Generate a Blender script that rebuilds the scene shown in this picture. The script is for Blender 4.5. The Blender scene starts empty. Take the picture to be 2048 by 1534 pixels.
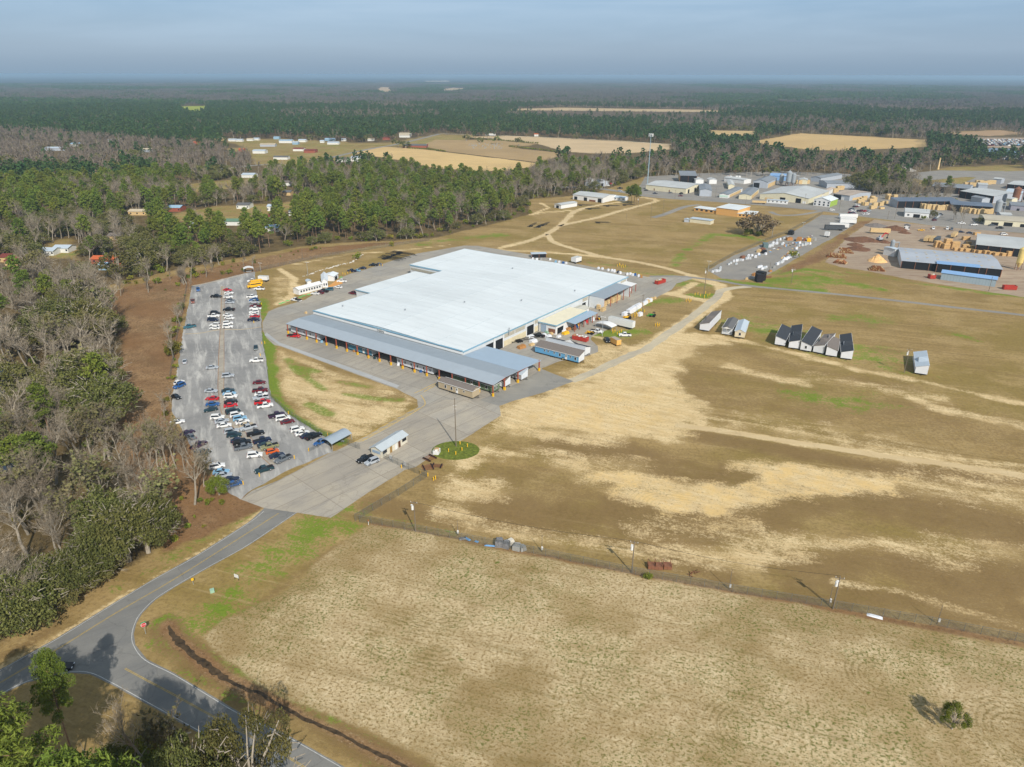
import bpy, math, random
import numpy as np
from mathutils import Vector, Matrix
PI = math.pi
R = math.radians
# ---------------------------------------------------------------- camera, sky, sun, exposure
FPX, HOR, CAMH = 1422.0, 149.0, 110.0          # focal length (px of 2048), horizon row, flying height in metres
PITCH = math.atan((767 - HOR) / FPX)
sc = bpy.context.scene
cam = bpy.data.cameras.new('camera'); camo = bpy.data.objects.new('camera', cam)
sc.collection.objects.link(camo); sc.camera = camo
cam.sensor_width = 36.0; cam.lens = FPX / 2048 * 36
cam.clip_start = 1.0; cam.clip_end = 120000
camo.location = (0, 0, CAMH)
camo.rotation_euler = (PI / 2 - PITCH, R(-0.12), 0)
w = bpy.data.worlds.new('World'); sc.world = w; w.use_nodes = True
SUN_EL, SUN_AZ = 38.0, -68.0                    # azimuth as a maths angle of the direction TO the sun
nt = w.node_tree; nt.nodes.clear()
def N(nt, typ, **kw):
    n = nt.nodes.new(typ)
    for k, v in kw.items():
        if k in n.inputs: n.inputs[k].default_value = v
        else: setattr(n, k, v)
    return n
sky = N(nt, 'ShaderNodeTexSky', sky_type='NISHITA', sun_disc=False)
sky.sun_elevation = R(SUN_EL); sky.sun_rotation = R(90 - SUN_AZ)
sky.altitude = 100; sky.air_density = 1.15; sky.dust_density = 1.3; sky.ozone_density = 2.0
bg = N(nt, 'ShaderNodeBackground', Strength=0.09)
out = N(nt, 'ShaderNodeOutputWorld')
# thin high cloud and pale humid air low down: part of the sky itself
L = nt.links.new
tc = N(nt, 'ShaderNodeTexCoord'); mp = N(nt, 'ShaderNodeMapping'); mp.inputs['Scale'].default_value = (1.2, 1.2, 11)
mp.inputs['Rotation'].default_value = (R(5), R(4), 0)
cn = N(nt, 'ShaderNodeTexNoise', Scale=1.7, Detail=7.0, Roughness=0.6, Distortion=0.4)
L(tc.outputs['Generated'], mp.inputs['Vector']); L(mp.outputs['Vector'], cn.inputs['Vector'])
cr = N(nt, 'ShaderNodeMapRange'); cr.inputs['From Min'].default_value = 0.40; cr.inputs['From Max'].default_value = 0.70; cr.inputs['To Max'].default_value = 0.85
L(cn.outputs['Fac'], cr.inputs['Value'])
sx = N(nt, 'ShaderNodeSeparateXYZ'); L(tc.outputs['Generated'], sx.inputs['Vector'])
rp = N(nt, 'ShaderNodeValToRGB'); L(sx.outputs['Z'], rp.inputs['Fac'])
SKYM = 10.4
els = rp.color_ramp.elements
def sk(c): return tuple(v for v in lin0(c)) + (1,)
def lin0(c): return tuple((v / 255.0 / 12.92 if v / 255.0 <= 0.04045 else ((v / 255.0 + 0.055) / 1.055) ** 2.4) for v in c)
els[0].position = 0.0; els[0].color = sk((136, 164, 192)); els[1].position = 0.9; els[1].color = sk((138, 144, 152))
for p_, c_ in ((0.03, (146, 172, 200)), (0.09, (148, 182, 216)), (0.3, (142, 154, 168))):
    e_ = els.new(p_); e_.color = sk(c_)
vs = N(nt, 'ShaderNodeVectorMath', operation='SCALE'); vs.inputs['Scale'].default_value = SKYM; L(rp.outputs['Color'], vs.inputs[0])
mx = N(nt, 'ShaderNodeMix', data_type='RGBA'); mx.inputs['Factor'].default_value = 0.8
L(sky.outputs['Color'], mx.inputs['A']); L(vs.outputs['Vector'], mx.inputs['B'])
m2 = N(nt, 'ShaderNodeMix', data_type='RGBA'); L(mx.outputs['Result'], m2.inputs['A']); m2.inputs['B'].default_value = tuple(v * SKYM for v in sk((184, 206, 226))[:3]) + (1,)
hz = N(nt, 'ShaderNodeMapRange'); hz.inputs['From Min'].default_value = 0.01; hz.inputs['From Max'].default_value = 0.09
L(sx.outputs['Z'], hz.inputs['Value'])
mu = N(nt, 'ShaderNodeMath', operation='MULTIPLY'); L(cr.outputs['Result'], mu.inputs[0]); L(hz.outputs['Result'], mu.inputs[1]); L(mu.outputs[0], m2.inputs['Factor'])
L(m2.outputs['Result'], bg.inputs['Color']); L(bg.outputs['Background'], out.inputs['Surface'])
sun = bpy.data.lights.new('sun', 'SUN'); sun.energy = 4.2; sun.angle = R(0.53); sun.color = (1.0, 0.945, 0.86)
suno = bpy.data.objects.new('sun', sun); sc.collection.objects.link(suno)
sd = Vector((math.cos(R(SUN_EL)) * math.cos(R(SUN_AZ)), math.cos(R(SUN_EL)) * math.sin(R(SUN_AZ)), math.sin(R(SUN_EL))))
suno.rotation_euler = sd.to_track_quat('Z', 'Y').to_euler()
sc.view_settings.view_transform = 'Standard'; sc.view_settings.look = 'None'
sc.view_settings.exposure = 0.17; sc.view_settings.gamma = 1.0; sc.view_settings.use_curve_mapping = False
sc.cycles.max_bounces = 6; sc.cycles.diffuse_bounces = 3; sc.cycles.glossy_bounces = 3
sc.cycles.transmission_bounces = 4; sc.cycles.transparent_max_bounces = 8; sc.cycles.volume_bounces = 1
sc.cycles.use_adaptive_sampling = True; sc.cycles.adaptive_threshold = 0.02

# ---------------------------------------------------------------- helpers
rng = random.Random(7)
CO, SI = math.cos(PITCH), math.sin(PITCH)
def P(px, py, h=0.0):
    """the ground point (at height h) seen at pixel px, py of the 2048 x 1534 photograph"""
    x = px - 1024.0; y = 767.0 - py
    ra = R(-0.12); x, y = x * math.cos(ra) - y * math.sin(ra), x * math.sin(ra) + y * math.cos(ra)
    d = (x, FPX * CO + y * SI, -FPX * SI + y * CO)
    t = (h - CAMH) / d[2]
    return Vector((d[0] * t, d[1] * t, h))
def crop(ox, oy, s):
    return lambda x, y, h=0.0: P(ox + x / s, oy + y / s, h)
C1 = crop(300, 520, 5.1125); C2 = crop(300, 740, 5.1125); C3 = crop(560, 480, 5.1125); C4 = crop(860, 600, 5.1125)
C5 = crop(1060, 500, 5.1125); C6 = crop(1360, 560, 3.7926); C7 = crop(600, 820, 5.1125); C8 = crop(0, 1100, 3.534)
CE = crop(1000, 640, 10.24); CDD = crop(1160, 540, 10.956); CB = crop(1060, 320, 5.12); CS = crop(1380, 320, 5.689); CR = crop(1700, 320, 5.48)
def lin(c):
    return tuple((v / 12.92 if v <= 0.04045 else ((v + 0.055) / 1.055) ** 2.4) for v in (x / 255.0 for x in c))
def vnoise(x, y, seed=0):
    xi = np.floor(x).astype(np.int64); yi = np.floor(y).astype(np.int64); xf = x - xi; yf = y - yi
    def h(a, b):
        n = (a * 374761393 + b * 668265263 + seed * 974634777) & 0xffffffff
        n = ((n ^ (n >> 13)) * 1274126177) & 0xffffffff
        return ((n ^ (n >> 16)) & 0xffff) / 65535.0
    u = xf * xf * (3 - 2 * xf); v = yf * yf * (3 - 2 * yf)
    return (h(xi, yi) * (1 - u) + h(xi + 1, yi) * u) * (1 - v) + (h(xi, yi + 1) * (1 - u) + h(xi + 1, yi + 1) * u) * v
def fbm(x, y, oct=4, seed=0):
    s = 0; a = 0.5; t = 0
    for i in range(oct):
        s = s + a * vnoise(x * 2 ** i, y * 2 ** i, seed + i); t += a; a *= 0.5
    return s / t
def inside(x, y, poly):
    r = np.zeros(x.shape, bool); n = len(poly)
    for i in range(n):
        x0, y0 = poly[i][0], poly[i][1]; x1, y1 = poly[(i + 1) % n][0], poly[(i + 1) % n][1]
        if y0 == y1: continue
        c = ((y0 > y) != (y1 > y)) & (x < (x1 - x0) * (y - y0) / (y1 - y0) + x0)
        r ^= c
    return r
def segdist(x, y, pts, closed=False):
    d = np.full(x.shape, 1e9); n = len(pts)
    for i in range(n if closed else n - 1):
        a = pts[i]; b = pts[(i + 1) % n]
        vx, vy = b[0] - a[0], b[1] - a[1]; l2 = vx * vx + vy * vy + 1e-9
        t = np.clip(((x - a[0]) * vx + (y - a[1]) * vy) / l2, 0, 1)
        d = np.minimum(d, np.hypot(x - a[0] - t * vx, y - a[1] - t * vy))
    return d
def smooth(e0, e1, v):
    t = np.clip((v - e0) / (e1 - e0), 0, 1); return t * t * (3 - 2 * t)
class MB:
    """collects shapes into one mesh"""
    def __init__(s): s.v = []; s.f = []; s.m = []
    def add(s, vs, fs, m=0):
        o = len(s.v); s.v += [tuple(p) for p in vs]; s.f += [tuple(i + o for i in f) for f in fs]; s.m += [m] * len(fs)
    def box(s, c, size, rz=0.0, m=0, top=None):
        """box by centre and full size; top=(sx, sy) shrinks the upper face"""
        hx, hy, hz_ = size[0] / 2, size[1] / 2, size[2] / 2; tx, ty = top or (1, 1)
        vs = []
        for z, kx, ky in ((-hz_, 1, 1), (hz_, tx, ty)):
            for x, y in ((-hx, -hy), (hx, -hy), (hx, hy), (-hx, hy)):
                x *= kx; y *= ky
                vs.append((c[0] + x * math.cos(rz) - y * math.sin(rz), c[1] + x * math.sin(rz) + y * math.cos(rz), c[2] + z))
        s.add(vs, [(3, 2, 1, 0), (4, 5, 6, 7), (0, 1, 5, 4), (1, 2, 6, 5), (2, 3, 7, 6), (3, 0, 4, 7)], m)
    def prism(s, prof, y0, y1, m=0):
        """profile in x,z swept along y"""
        n = len(prof); vs = [(x, y0, z) for x, z in prof] + [(x, y1, z) for x, z in prof]
        fs = [tuple(range(n))[::1], tuple(range(2 * n - 1, n - 1, -1))]
        fs += [(i, i + n, (i + 1) % n + n, (i + 1) % n) for i in range(n)]
        s.add(vs, fs, m)
    def tube(s, a, b, r0, r1=None, n=6, m=0, cap=True):
        a = Vector(a); b = Vector(b); r1 = r0 if r1 is None else r1
        d = (b - a); 
        if d.length < 1e-6: return
        d.normalize(); u = d.orthogonal().normalized(); v = d.cross(u)
        vs = [a + (u * math.cos(2 * PI * i / n) + v * math.sin(2 * PI * i / n)) * r0 for i in range(n)]
        vs += [b + (u * math.cos(2 * PI * i / n) + v * math.sin(2 * PI * i / n)) * r1 for i in range(n)]
        fs = [(i, (i + 1) % n, (i + 1) % n + n, i + n) for i in range(n)]
        if cap: fs += [tuple(range(n - 1, -1, -1)), tuple(range(n, 2 * n))]
        s.add(vs, fs, m)
    def quad(s, a, b, c, d, m=0): s.add([a, b, c, d], [(0, 1, 2, 3)], m)
    def blob(s, c, r, m=0, seed=0, sub=1, jit=0.25, flat=1.0):
        t = (1 + 5 ** .5) / 2
        V = [Vector(p).normalized() for p in ((-1, t, 0), (1, t, 0), (-1, -t, 0), (1, -t, 0), (0, -1, t), (0, 1, t), (0, -1, -t), (0, 1, -t), (t, 0, -1), (t, 0, 1), (-t, 0, -1), (-t, 0, 1))]
        F = [(0, 11, 5), (0, 5, 1), (0, 1, 7), (0, 7, 10), (0, 10, 11), (1, 5, 9), (5, 11, 4), (11, 10, 2), (10, 7, 6), (7, 1, 8), (3, 9, 4), (3, 4, 2), (3, 2, 6), (3, 6, 8), (3, 8, 9), (4, 9, 5), (2, 4, 11), (6, 2, 10), (8, 6, 7), (9, 8, 1)]
        rr = random.Random(seed)
        vs = [(c[0] + p.x * r * (1 + jit * (rr.random() - .5) * 2), c[1] + p.y * r * (1 + jit * (rr.random() - .5) * 2), c[2] + p.z * r * flat * (1 + jit * (rr.random() - .5))) for p in V]
        s.add(vs, F, m)
    def mesh(s, name):
        me = bpy.data.meshes.new(name); me.from_pydata(s.v, [], s.f); return me
    def build(s, name, mats, parent=None, loc=None, rz=None, smooth=False):
        me = s.mesh(name)
        for m in (mats if isinstance(mats, (list, tuple)) else [mats]): me.materials.append(m)
        me.polygons.foreach_set('material_index', s.m)
        if smooth: me.polygons.foreach_set('use_smooth', [True] * len(me.polygons))
        me.update()
        o = bpy.data.objects.new(name, me); sc.collection.objects.link(o)
        if parent: o.parent = parent
        if loc is not None: o.location = loc
        if rz is not None: o.rotation_euler = (0, 0, rz)
        return o
LABELS = {}
def tag(o, label, cat, group=None, kind=None):
    if label: o['label'] = label
    if cat: o['category'] = cat
    if group: o['group'] = group
    if kind: o['kind'] = kind
    return o
def structure(o): o['kind'] = 'structure'; return o
def thing(name, loc, rz, label, cat, group=None):
    o = bpy.data.objects.new(name, None); sc.collection.objects.link(o); o.empty_display_size = 0.5
    o.location = loc; o.rotation_euler = (0, 0, rz); return tag(o, label, cat, group)
KIDS = {}
def kids(o):
    return [c for c in bpy.data.objects if c.parent == o]
def copy_tree(src, loc, rz, label, group=None, scale=None, swap=None, cache={}):
    if src.name not in cache: cache[src.name] = [(c, kids(c)) for c in kids(src)]
    o = src.copy(); sc.collection.objects.link(o); o.location = loc; o.rotation_euler = (0, 0, rz)
    if scale: o.scale = (scale,) * 3 if not isinstance(scale, tuple) else scale
    if label: o['label'] = label
    if group: o['group'] = group
    for ch, gs in cache[src.name]:
        c = ch.copy(); sc.collection.objects.link(c); c.parent = o
        if swap and ch.data and ch.data.name in swap: c.data = swap[ch.data.name]
        for g in gs:
            d = g.copy(); sc.collection.objects.link(d); d.parent = c
    return o
MATS = {}
def mat(name, col, rough=0.8, var=0.12, scale=1.5, metal=0.0, spec=0.3, detail=4.0, stretch=None, coord='Object', bump=0.0, emis=None, stripes=None, rand=0.0):
    """a plain procedural surface: colour (sRGB 0-255) broken up by noise, optional seams"""
    if name in MATS: return MATS[name]
    m = bpy.data.materials.new(name); m.use_nodes = True; t = m.node_tree; b = t.nodes['Principled BSDF']
    b.inputs['Roughness'].default_value = rough; b.inputs['Metallic'].default_value = metal
    b.inputs['Specular IOR Level'].default_value = spec
    c = lin(col) if max(col) > 1 else col
    tc = N(t, 'ShaderNodeTexCoord'); mp = N(t, 'ShaderNodeMapping')
    if stretch: mp.inputs['Scale'].default_value = stretch
    t.links.new(tc.outputs[coord], mp.inputs['Vector'])
    n = N(t, 'ShaderNodeTexNoise', Scale=scale, Detail=detail, Roughness=0.65); t.links.new(mp.outputs['Vector'], n.inputs['Vector'])
    mr = N(t, 'ShaderNodeMapRange'); mr.inputs['From Min'].default_value = 0.3; mr.inputs['From Max'].default_value = 0.7
    mr.inputs['To Min'].default_value = 1 - var; mr.inputs['To Max'].default_value = 1 + var
    t.links.new(n.outputs['Fac'], mr.inputs['Value'])
    val = mr.outputs['Result']
    if stripes:                                             # (axis, period, depth): metal panel or board seams
        ax, per, dep = stripes
        s = N(t, 'ShaderNodeSeparateXYZ'); t.links.new(tc.outputs[coord], s.inputs['Vector'])
        k = N(t, 'ShaderNodeMath', operation='MODULO'); dv = N(t, 'ShaderNodeMath', operation='DIVIDE'); dv.inputs[1].default_value = per
        t.links.new(s.outputs[ax], dv.inputs[0]); fr = N(t, 'ShaderNodeMath', operation='FRACT'); t.links.new(dv.outputs[0], fr.inputs[0])
        g = N(t, 'ShaderNodeMath', operation='LESS_THAN'); g.inputs[1].default_value = 0.16; t.links.new(fr.outputs[0], g.inputs[0])
        k2 = N(t, 'ShaderNodeMath', operation='MULTIPLY'); k2.inputs[1].default_value = -dep; t.links.new(g.outputs[0], k2.inputs[0])
        ad = N(t, 'ShaderNodeMath', operation='ADD'); t.links.new(k2.outputs[0], ad.inputs[0]); t.links.new(val, ad.inputs[1]); val = ad.outputs[0]
    if rand:
        oi = N(t, 'ShaderNodeObjectInfo'); rr = N(t, 'ShaderNodeMapRange'); rr.inputs['To Min'].default_value = 1 - rand; rr.inputs['To Max'].default_value = 1 + rand
        t.links.new(oi.outputs['Random'], rr.inputs['Value']); mm = N(t, 'ShaderNodeMath', operation='MULTIPLY')
        t.links.new(rr.outputs['Result'], mm.inputs[0]); t.links.new(val, mm.inputs[1]); val = mm.outputs[0]
    vm = N(t, 'ShaderNodeVectorMath', operation='SCALE'); vm.inputs[0].default_value = c; t.links.new(val, vm.inputs['Scale'])
    t.links.new(vm.outputs['Vector'], b.inputs['Base Color'])
    if bump:
        bp = N(t, 'ShaderNodeBump', Strength=bump, Distance=0.05); t.links.new(n.outputs['Fac'], bp.inputs['Height']); t.links.new(bp.outputs['Normal'], b.inputs['Normal'])
    MATS[name] = m; return m
# ---------------------------------------------------------------- the ground: one sheet, with where sand, grass, brush and leaf litter lie
def px(*pts): return [P(*p) for p in pts]
def cr_(f, *pts): return [f(*p) for p in pts]
W5 = crop(1000, 640, 1.954); W2 = crop(1450, 1040, 3.105); W1 = crop(900, 960, 3.413); WF = crop(380, 1040, 3.106)
fa = P(720, 1040); fb = P(2048, 1285); FDIR = math.atan2(fb.y - fa.y, fb.x - fa.x)
def polar_grid():
    a0, a1 = R(90 - 52), R(90 + 52)
    an = np.concatenate([np.linspace(a0, a1, 470), np.linspace(a1, a0 + 2 * PI, 42)[1:-1]])
    r = [12.0]
    while r[-1] < 62000: r.append(r[-1] * (1.0072 if r[-1] < 1200 else 1.03))
    return an, np.array(r)
an, rr_ = polar_grid(); na, nr = len(an), len(rr_)
RX = (rr_[:, None] * np.cos(an)[None, :]).ravel(); RY = (rr_[:, None] * np.sin(an)[None, :]).ravel()
gx = np.concatenate([[0], RX]); gy = np.concatenate([[0], RY]); NV = len(gx)
ch = {k: np.zeros(NV) for k in ('sand', 'gold', 'green', 'dark', 'field', 'forest', 'brush', 'ringd', 'ringk', 'far', 'pine')}
ndx = fbm(gx / 22, gy / 22, 4, 3) - 0.5; ndy = fbm(gx / 5, gy / 5, 3, 9) - 0.5
cF, sF = math.cos(FDIR), math.sin(FDIR)
gu, gv = gx * cF + gy * sF, -gx * sF + gy * cF             # along and across the mowing direction
streak = fbm(gu / 60, gv / 6, 4, 21) - 0.5
def put(c, val, sdv, feather, mode='max', rag=1.0):
    s = sdv + rag * feather * (1.6 * ndx + 1.0 * ndy + 1.2 * streak)
    m = val * (1 - smooth(-feather, feather, s))
    if mode == 'max': ch[c] = np.maximum(ch[c], m)
    elif mode == 'sub': ch[c] = ch[c] * (1 - m)
def bbsel(pts, pad):
    xs = [p[0] for p in pts]; ys = [p[1] for p in pts]
    return np.nonzero((gx > min(xs) - pad) & (gx < max(xs) + pad) & (gy > min(ys) - pad) & (gy < max(ys) + pad))[0]
def full(idx, v): a = np.full(NV, 1e6); a[idx] = v; return a
def poly(c, val, feather, pts, mode='max', rag=1.0):
    i = bbsel(pts, feather * 3 + 1); x, y = gx[i], gy[i]
    d = segdist(x, y, pts, True); d = np.where(inside(x, y, pts), -d, d); put(c, val, full(i, d), feather, mode, rag)
def stroke(c, val, width, pts, feather=None, mode='max', rag=1.0):
    feather = width * (0.55 if c == 'sand' and width > 4 else 0.4) if feather is None else feather
    i = bbsel(pts, width + feather * 3 + 1); put(c, val, full(i, segdist(gx[i], gy[i], pts) - width / 2), feather, mode, rag)
SITE = px((206, 578), (330, 548), (480, 517), (640, 489), (860, 478), (960, 455), (1062, 428), (1058, 398), (1180, 388), (1290, 352), (1700, 352), (1745, 392), (1900, 392), (1960, 335),
          (2300, 330), (2900, 420), (3200, 2300), (-900, 2300), (-900, 1800), (0, 1292), (100, 1232), (230, 1150), (300, 1110), (335, 1060), (262, 960), (225, 890), (243, 800), (243, 700), (215, 620))
ch['forest'][:] = 1.0
poly('forest', 1.0, 2.5, SITE, 'sub')
# fields and clearings beyond the woods
FIELDS = [
 ('field', px((706, 306), (762, 295), (820, 296), (900, 306), (1083, 327), (1060, 334), (1010, 342), (940, 342), (860, 335), (800, 322)), (214, 182, 124)),
 ('field', px((930, 274), (1022, 272), (1200, 280), (1338, 287), (1340, 297), (1262, 305), (1180, 306), (1130, 303), (1074, 287), (1000, 279)), (206, 180, 140)),
 ('cemetery_lawn', px((870, 280), (1000, 281), (1072, 288), (1020, 296), (1128, 306), (1080, 325), (900, 304), (840, 292)), (176, 148, 104)),
 ('field', px((1500, 282), (1600, 264), (1850, 276), (1855, 290), (1690, 298), (1620, 297)), (204, 172, 116)),
 ('field', px((1410, 259), (1516, 260), (1500, 268), (1440, 270)), (205, 176, 122)),
 ('field', px((960, 220), (1120, 215), (1400, 218), (1560, 224), (1400, 222.5), (1100, 220.5)), (196, 172, 132)),
 ('field', px((747, 182), (760, 175), (785, 176), (784, 187)), (196, 168, 130)),
 ('field', px((878, 181), (900, 176), (938, 177), (900, 182)), (190, 166, 130)),
 ('field', px((850, 162.5), (896, 161.7), (896, 164), (850, 164)), (186, 170, 150)),
 ('green_field', px((352, 216), (412, 214), (408, 222), (386, 226)), (160, 168, 62)),
 ('field', px((1870, 262), (2000, 256), (2048, 262), (1980, 268)), (180, 148, 110)),
]
CLEAR = [px((440, 300), (520, 292), (640, 298), (760, 292), (700, 318), (640, 330), (560, 345), (505, 330), (500, 312)),
         px((430, 280), (560, 280), (760, 288), (880, 268), (960, 272), (880, 290), (700, 300), (500, 300)),
         px((170, 345), (230, 352), (330, 372), (280, 395), (120, 410), (0, 400), (60, 372)),
         px((330, 375), (560, 352), (520, 372), (400, 388)), px((340, 430), (430, 415), (600, 405), (600, 420), (450, 450), (340, 445)),
         px((1810, 350), (1900, 330), (2048, 325), (2048, 352), (1930, 372), (1840, 372)), px((100, 490), (140, 480), (170, 500), (165, 525), (60, 520))]
for c in CLEAR: poly('forest', 0.8, 6, c, 'sub'); poly('green', 0.25, 8, c)
for n_, c, k in FIELDS: poly('forest', 1.0, 3, c, 'sub')
poly('green', 0.8, 8, px((0, 372), (120, 355), (230, 352), (260, 365), (150, 400), (0, 405)))
# foreground rough field
FIELD = px((745, 1052), (850, 1068), (1000, 1098), (1240, 1142), (1500, 1192), (1750, 1238), (2048, 1292), (2900, 1470), (2900, 2400), (1100, 1720), (930, 1565), (860, 1515), (760, 1472), (690, 1440), (640, 1420), (560, 1382), (505, 1350), (440, 1300), (412, 1275), (445, 1245), (500, 1222), (560, 1190), (600, 1165), (640, 1120), (690, 1082))
poly('field', 1.0, 1.6, FIELD)
# brush of the cleared strip and round the car park
poly('brush', 1.0, 3, px((205, 590), (330, 558), (480, 527), (600, 500), (700, 490), (860, 480), (720, 498), (620, 520), (505, 547), (420, 568), (384, 578), (372, 625), (362, 670), (350, 760), (342, 820), (362, 870), (420, 950), (455, 990), (500, 1005), (520, 1020), (400, 1085), (330, 1110), (262, 960), (200, 900), (215, 800), (200, 700)))
stroke('sand', 0.35, 6, px((215, 592), (340, 560), (480, 531), (620, 505), (700, 492)))
stroke('dark', 0.7, 9, px((250, 560), (300, 1000), (360, 1060), (440, 1010), (480, 1002)))
stroke('dark', 0.8, 7, px((228, 860), (262, 940), (330, 1000)))
# sand
poly('sand', 1.0, 7, cr_(W5, (60, 330), (150, 300), (330, 240), (560, 90), (650, 60), (760, 50), (900, 95), (800, 110), (700, 130), (680, 220), (720, 290), (830, 350), (850, 400), (760, 420), (700, 470), (560, 455), (400, 440), (250, 425), (100, 420), (20, 400), (0, 360)))
for v, w_, pts in (
  (0.8, 5, ((850, 60), (1100, 112), (1250, 150), (1400, 190), (1550, 215), (1700, 245), (2048, 318))), (0.7, 6, ((900, 180), (1000, 205), (1200, 245))),
  (0.7, 6, ((1620, 300), (1750, 350), (2048, 410))), (0.55, 15, ((850, 385), (1050, 400), (1180, 430), (1400, 475), (1550, 500), (1750, 545), (2048, 585))),
  (0.7, 8, ((40, 525), (150, 510), (300, 550), (320, 565))), (0.6, 8, ((400, 550), (560, 565))), (0.5, 16, ((1600, 620), (1800, 650), (2048, 700))),
  (0.6, 10, ((60, 440), (250, 455), (450, 460))), (0.45, 12, ((1250, 210), (1500, 260), (1700, 300)))):
    stroke('sand', v, w_, cr_(W5, *pts))
Y = cr_(W5, (920, 540), (1100, 545), (1300, 570), (1500, 600), (1560, 620), (1540, 670), (1300, 680), (1050, 700), (980, 740), (850, 755), (700, 740), (550, 700), (420, 650), (300, 620), (430, 590), (560, 590), (650, 630), (800, 640), (980, 640), (1010, 600), (900, 580))
poly('sand', 0.85, 5, Y); poly('gold', 0.8, 9, Y); poly('gold', 0.5, 12, cr_(W5, (200, 300), (700, 250), (700, 430), (100, 420)))
poly('sand', 0.7, 5, cr_(W2, (0, 50), (500, 95), (1000, 50), (1300, 90), (1857, 170), (1857, 240), (1400, 270), (900, 190), (500, 220), (200, 280), (0, 250)))
stroke('sand', 0.6, 8, cr_(W1, (0, 200), (150, 300), (550, 390), (1000, 430), (1300, 500), (2048, 560)))
stroke('sand', 0.5, 9, cr_(W1, (1300, 330), (1600, 320), (2048, 330)))
stroke('sand', 0.4, 2.5, cr_(W2, (700, 380), (1100, 430), (1500, 560), (1857, 650)))
for pts, w_, v in (((930, 930), (960, 905), (985, 895)), 8, .75), (((925, 980), (960, 975), (975, 972)), 11, .7), (((905, 950), (880, 975)), 3, .5), (((1000, 830), (1040, 850), (1100, 870)), 12, .7), (((960, 880), (1010, 850)), 7, .5):
    stroke('sand', v, w_, px(*pts))
LOOP = px((560, 704), (640, 728), (736, 762), (795, 785), (836, 800), (818, 820), (716, 880), (690, 884), (610, 850), (560, 800), (545, 740))
poly('sand', 0.62, 3, LOOP)
for pts in (((575, 720), (620, 760), (650, 780)), ((680, 765), (740, 775)), ((690, 790), (760, 800), (800, 800)), ((620, 810), (660, 830)), ((600, 735), (640, 745))): stroke('green', 0.8, 4, px(*pts)); stroke('sand', 0.6, 4, px(*pts), mode='sub')
stroke('green', 1.0, 5.5, px((530, 670), (536, 700), (541, 760), (552, 800), (580, 835), (630, 865), (680, 884)), 1.5)
stroke('sand', 0.9, 6, px((530, 670), (536, 700), (541, 760), (552, 800), (580, 835), (630, 865), (680, 884)), mode='sub')
stroke('green', 0.8, 5, px((523, 600), (530, 640)))
# dirt tracks
for w_, pts in ((5, ((1000, 496), (1037, 487), (1060, 481), (1095, 467), (1118, 452), (1134, 437), (1146, 424), (1169, 415), (1204, 408), (1250, 402))),
                (4, ((1060, 429), (1085, 425), (1109, 423), (1140, 420))), (3.5, ((1060, 405), (1080, 405), (1098, 415), (1060, 430))), (5, ((1120, 450), (1160, 442), (1197, 434), (1236, 422), (1304, 404), (1314, 400), (1305, 396), (1285, 394))),
                (4.5, ((1095, 470), (1104, 482), (1120, 489), (1158, 500), (1206, 513), (1275, 523), (1333, 535), (1392, 552))),
                (4, ((990, 500), (1060, 502), (1158, 509), (1216, 515))), (8, ((1385, 552), (1440, 568), (1452, 588), (1400, 625), (1300, 693), (1240, 725), (1150, 762))),
                (3.5, ((1368, 850), (1430, 858), (1512, 870), (1716, 901), (1921, 929), (2100, 955))), (5, ((1318, 583), (1360, 590), (1410, 600), (1440, 600))), (3, ((1185, 672), (1230, 680), (1270, 700))), (5, ((1390, 565), (1360, 583), (1320, 586))),
                (4, ((560, 540), (590, 560), (580, 600), (555, 610))), (3, ((590, 530), (700, 510), (820, 500), (900, 490)))):
    stroke('sand', 1.0 if w_ > 3.2 else 0.7, w_, px(*pts), w_ * 0.3, rag=0.4)
poly('sand', 0.55, 3, px((1185, 690), (1240, 690), (1290, 695), (1200, 740), (1150, 758), (1090, 745), (1150, 730)))
for p_, w_ in (((1240, 706), 6), ((1245, 750), 7), ((1205, 640), 2), ((1270, 690), 4)): stroke('dark', 0.7, w_, px(p_, (p_[0] + 15, p_[1] - 1)))
poly('sand', 0.4, 3, px((560, 545), (600, 560), (580, 605), (556, 612), (540, 590), (545, 560)))
poly('sand', 0.7, 2.5, px((630, 590), (575, 590), (585, 565), (600, 570)))
# green
for v, w_, pts in ((.6, 12, ((420, 1240), (470, 1195), (540, 1130), (600, 1090), (650, 1060))), (.35, 7, ((250, 1170), (330, 1130), (430, 1062), (520, 1012))),
                   (.35, 5, ((750, 1052), (900, 1066))), (.7, 2, ((755, 1075), (790, 1078))), (.9, 4.5, ((1700, 543), (1755, 550), (1830, 562), (1910, 573), (1980, 583), (2060, 592))),
                   (.55, 5, ((1422, 470), (1390, 490), (1365, 505), (1350, 530))), (.55, 6, ((1425, 468), (1480, 470), (1525, 478))), (.5, 8, ((1560, 575), (1640, 560), (1720, 565))), (.6, 7, ((1620, 545), (1680, 560), (1760, 575))),
                   (.7, 6, ((1450, 560), (1490, 566))), (.6, 9, ((1300, 568), (1350, 565), (1420, 570))), (.7, 6, ((1395, 590), (1430, 588))), (.5, 8, ((1260, 620), (1290, 605), (1340, 600))), (.6, 7, ((1190, 668), (1240, 668), (1280, 660))),
                   (.4, 10, ((1250, 540), (1320, 548), (1380, 560))), (.6, 4, ((1180, 525), (1250, 532))), (.55, 14, ((1680, 635), (1740, 640))), (.35, 20, ((1500, 650), (1650, 690), (1800, 720))), (.5, 14, ((1620, 790), (1680, 800), (1720, 790))),
                   (.45, 9, ((1410, 640), (1500, 650), (1600, 670))), (.45, 9, ((840, 490), (900, 480), (1000, 470))), (.6, 4, ((1900, 660), (1960, 680)))):
    stroke('green', min(1, v * (1.45 if pts[0][1] < 1000 else .95)), w_, px(*pts), w_ * .7)
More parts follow.
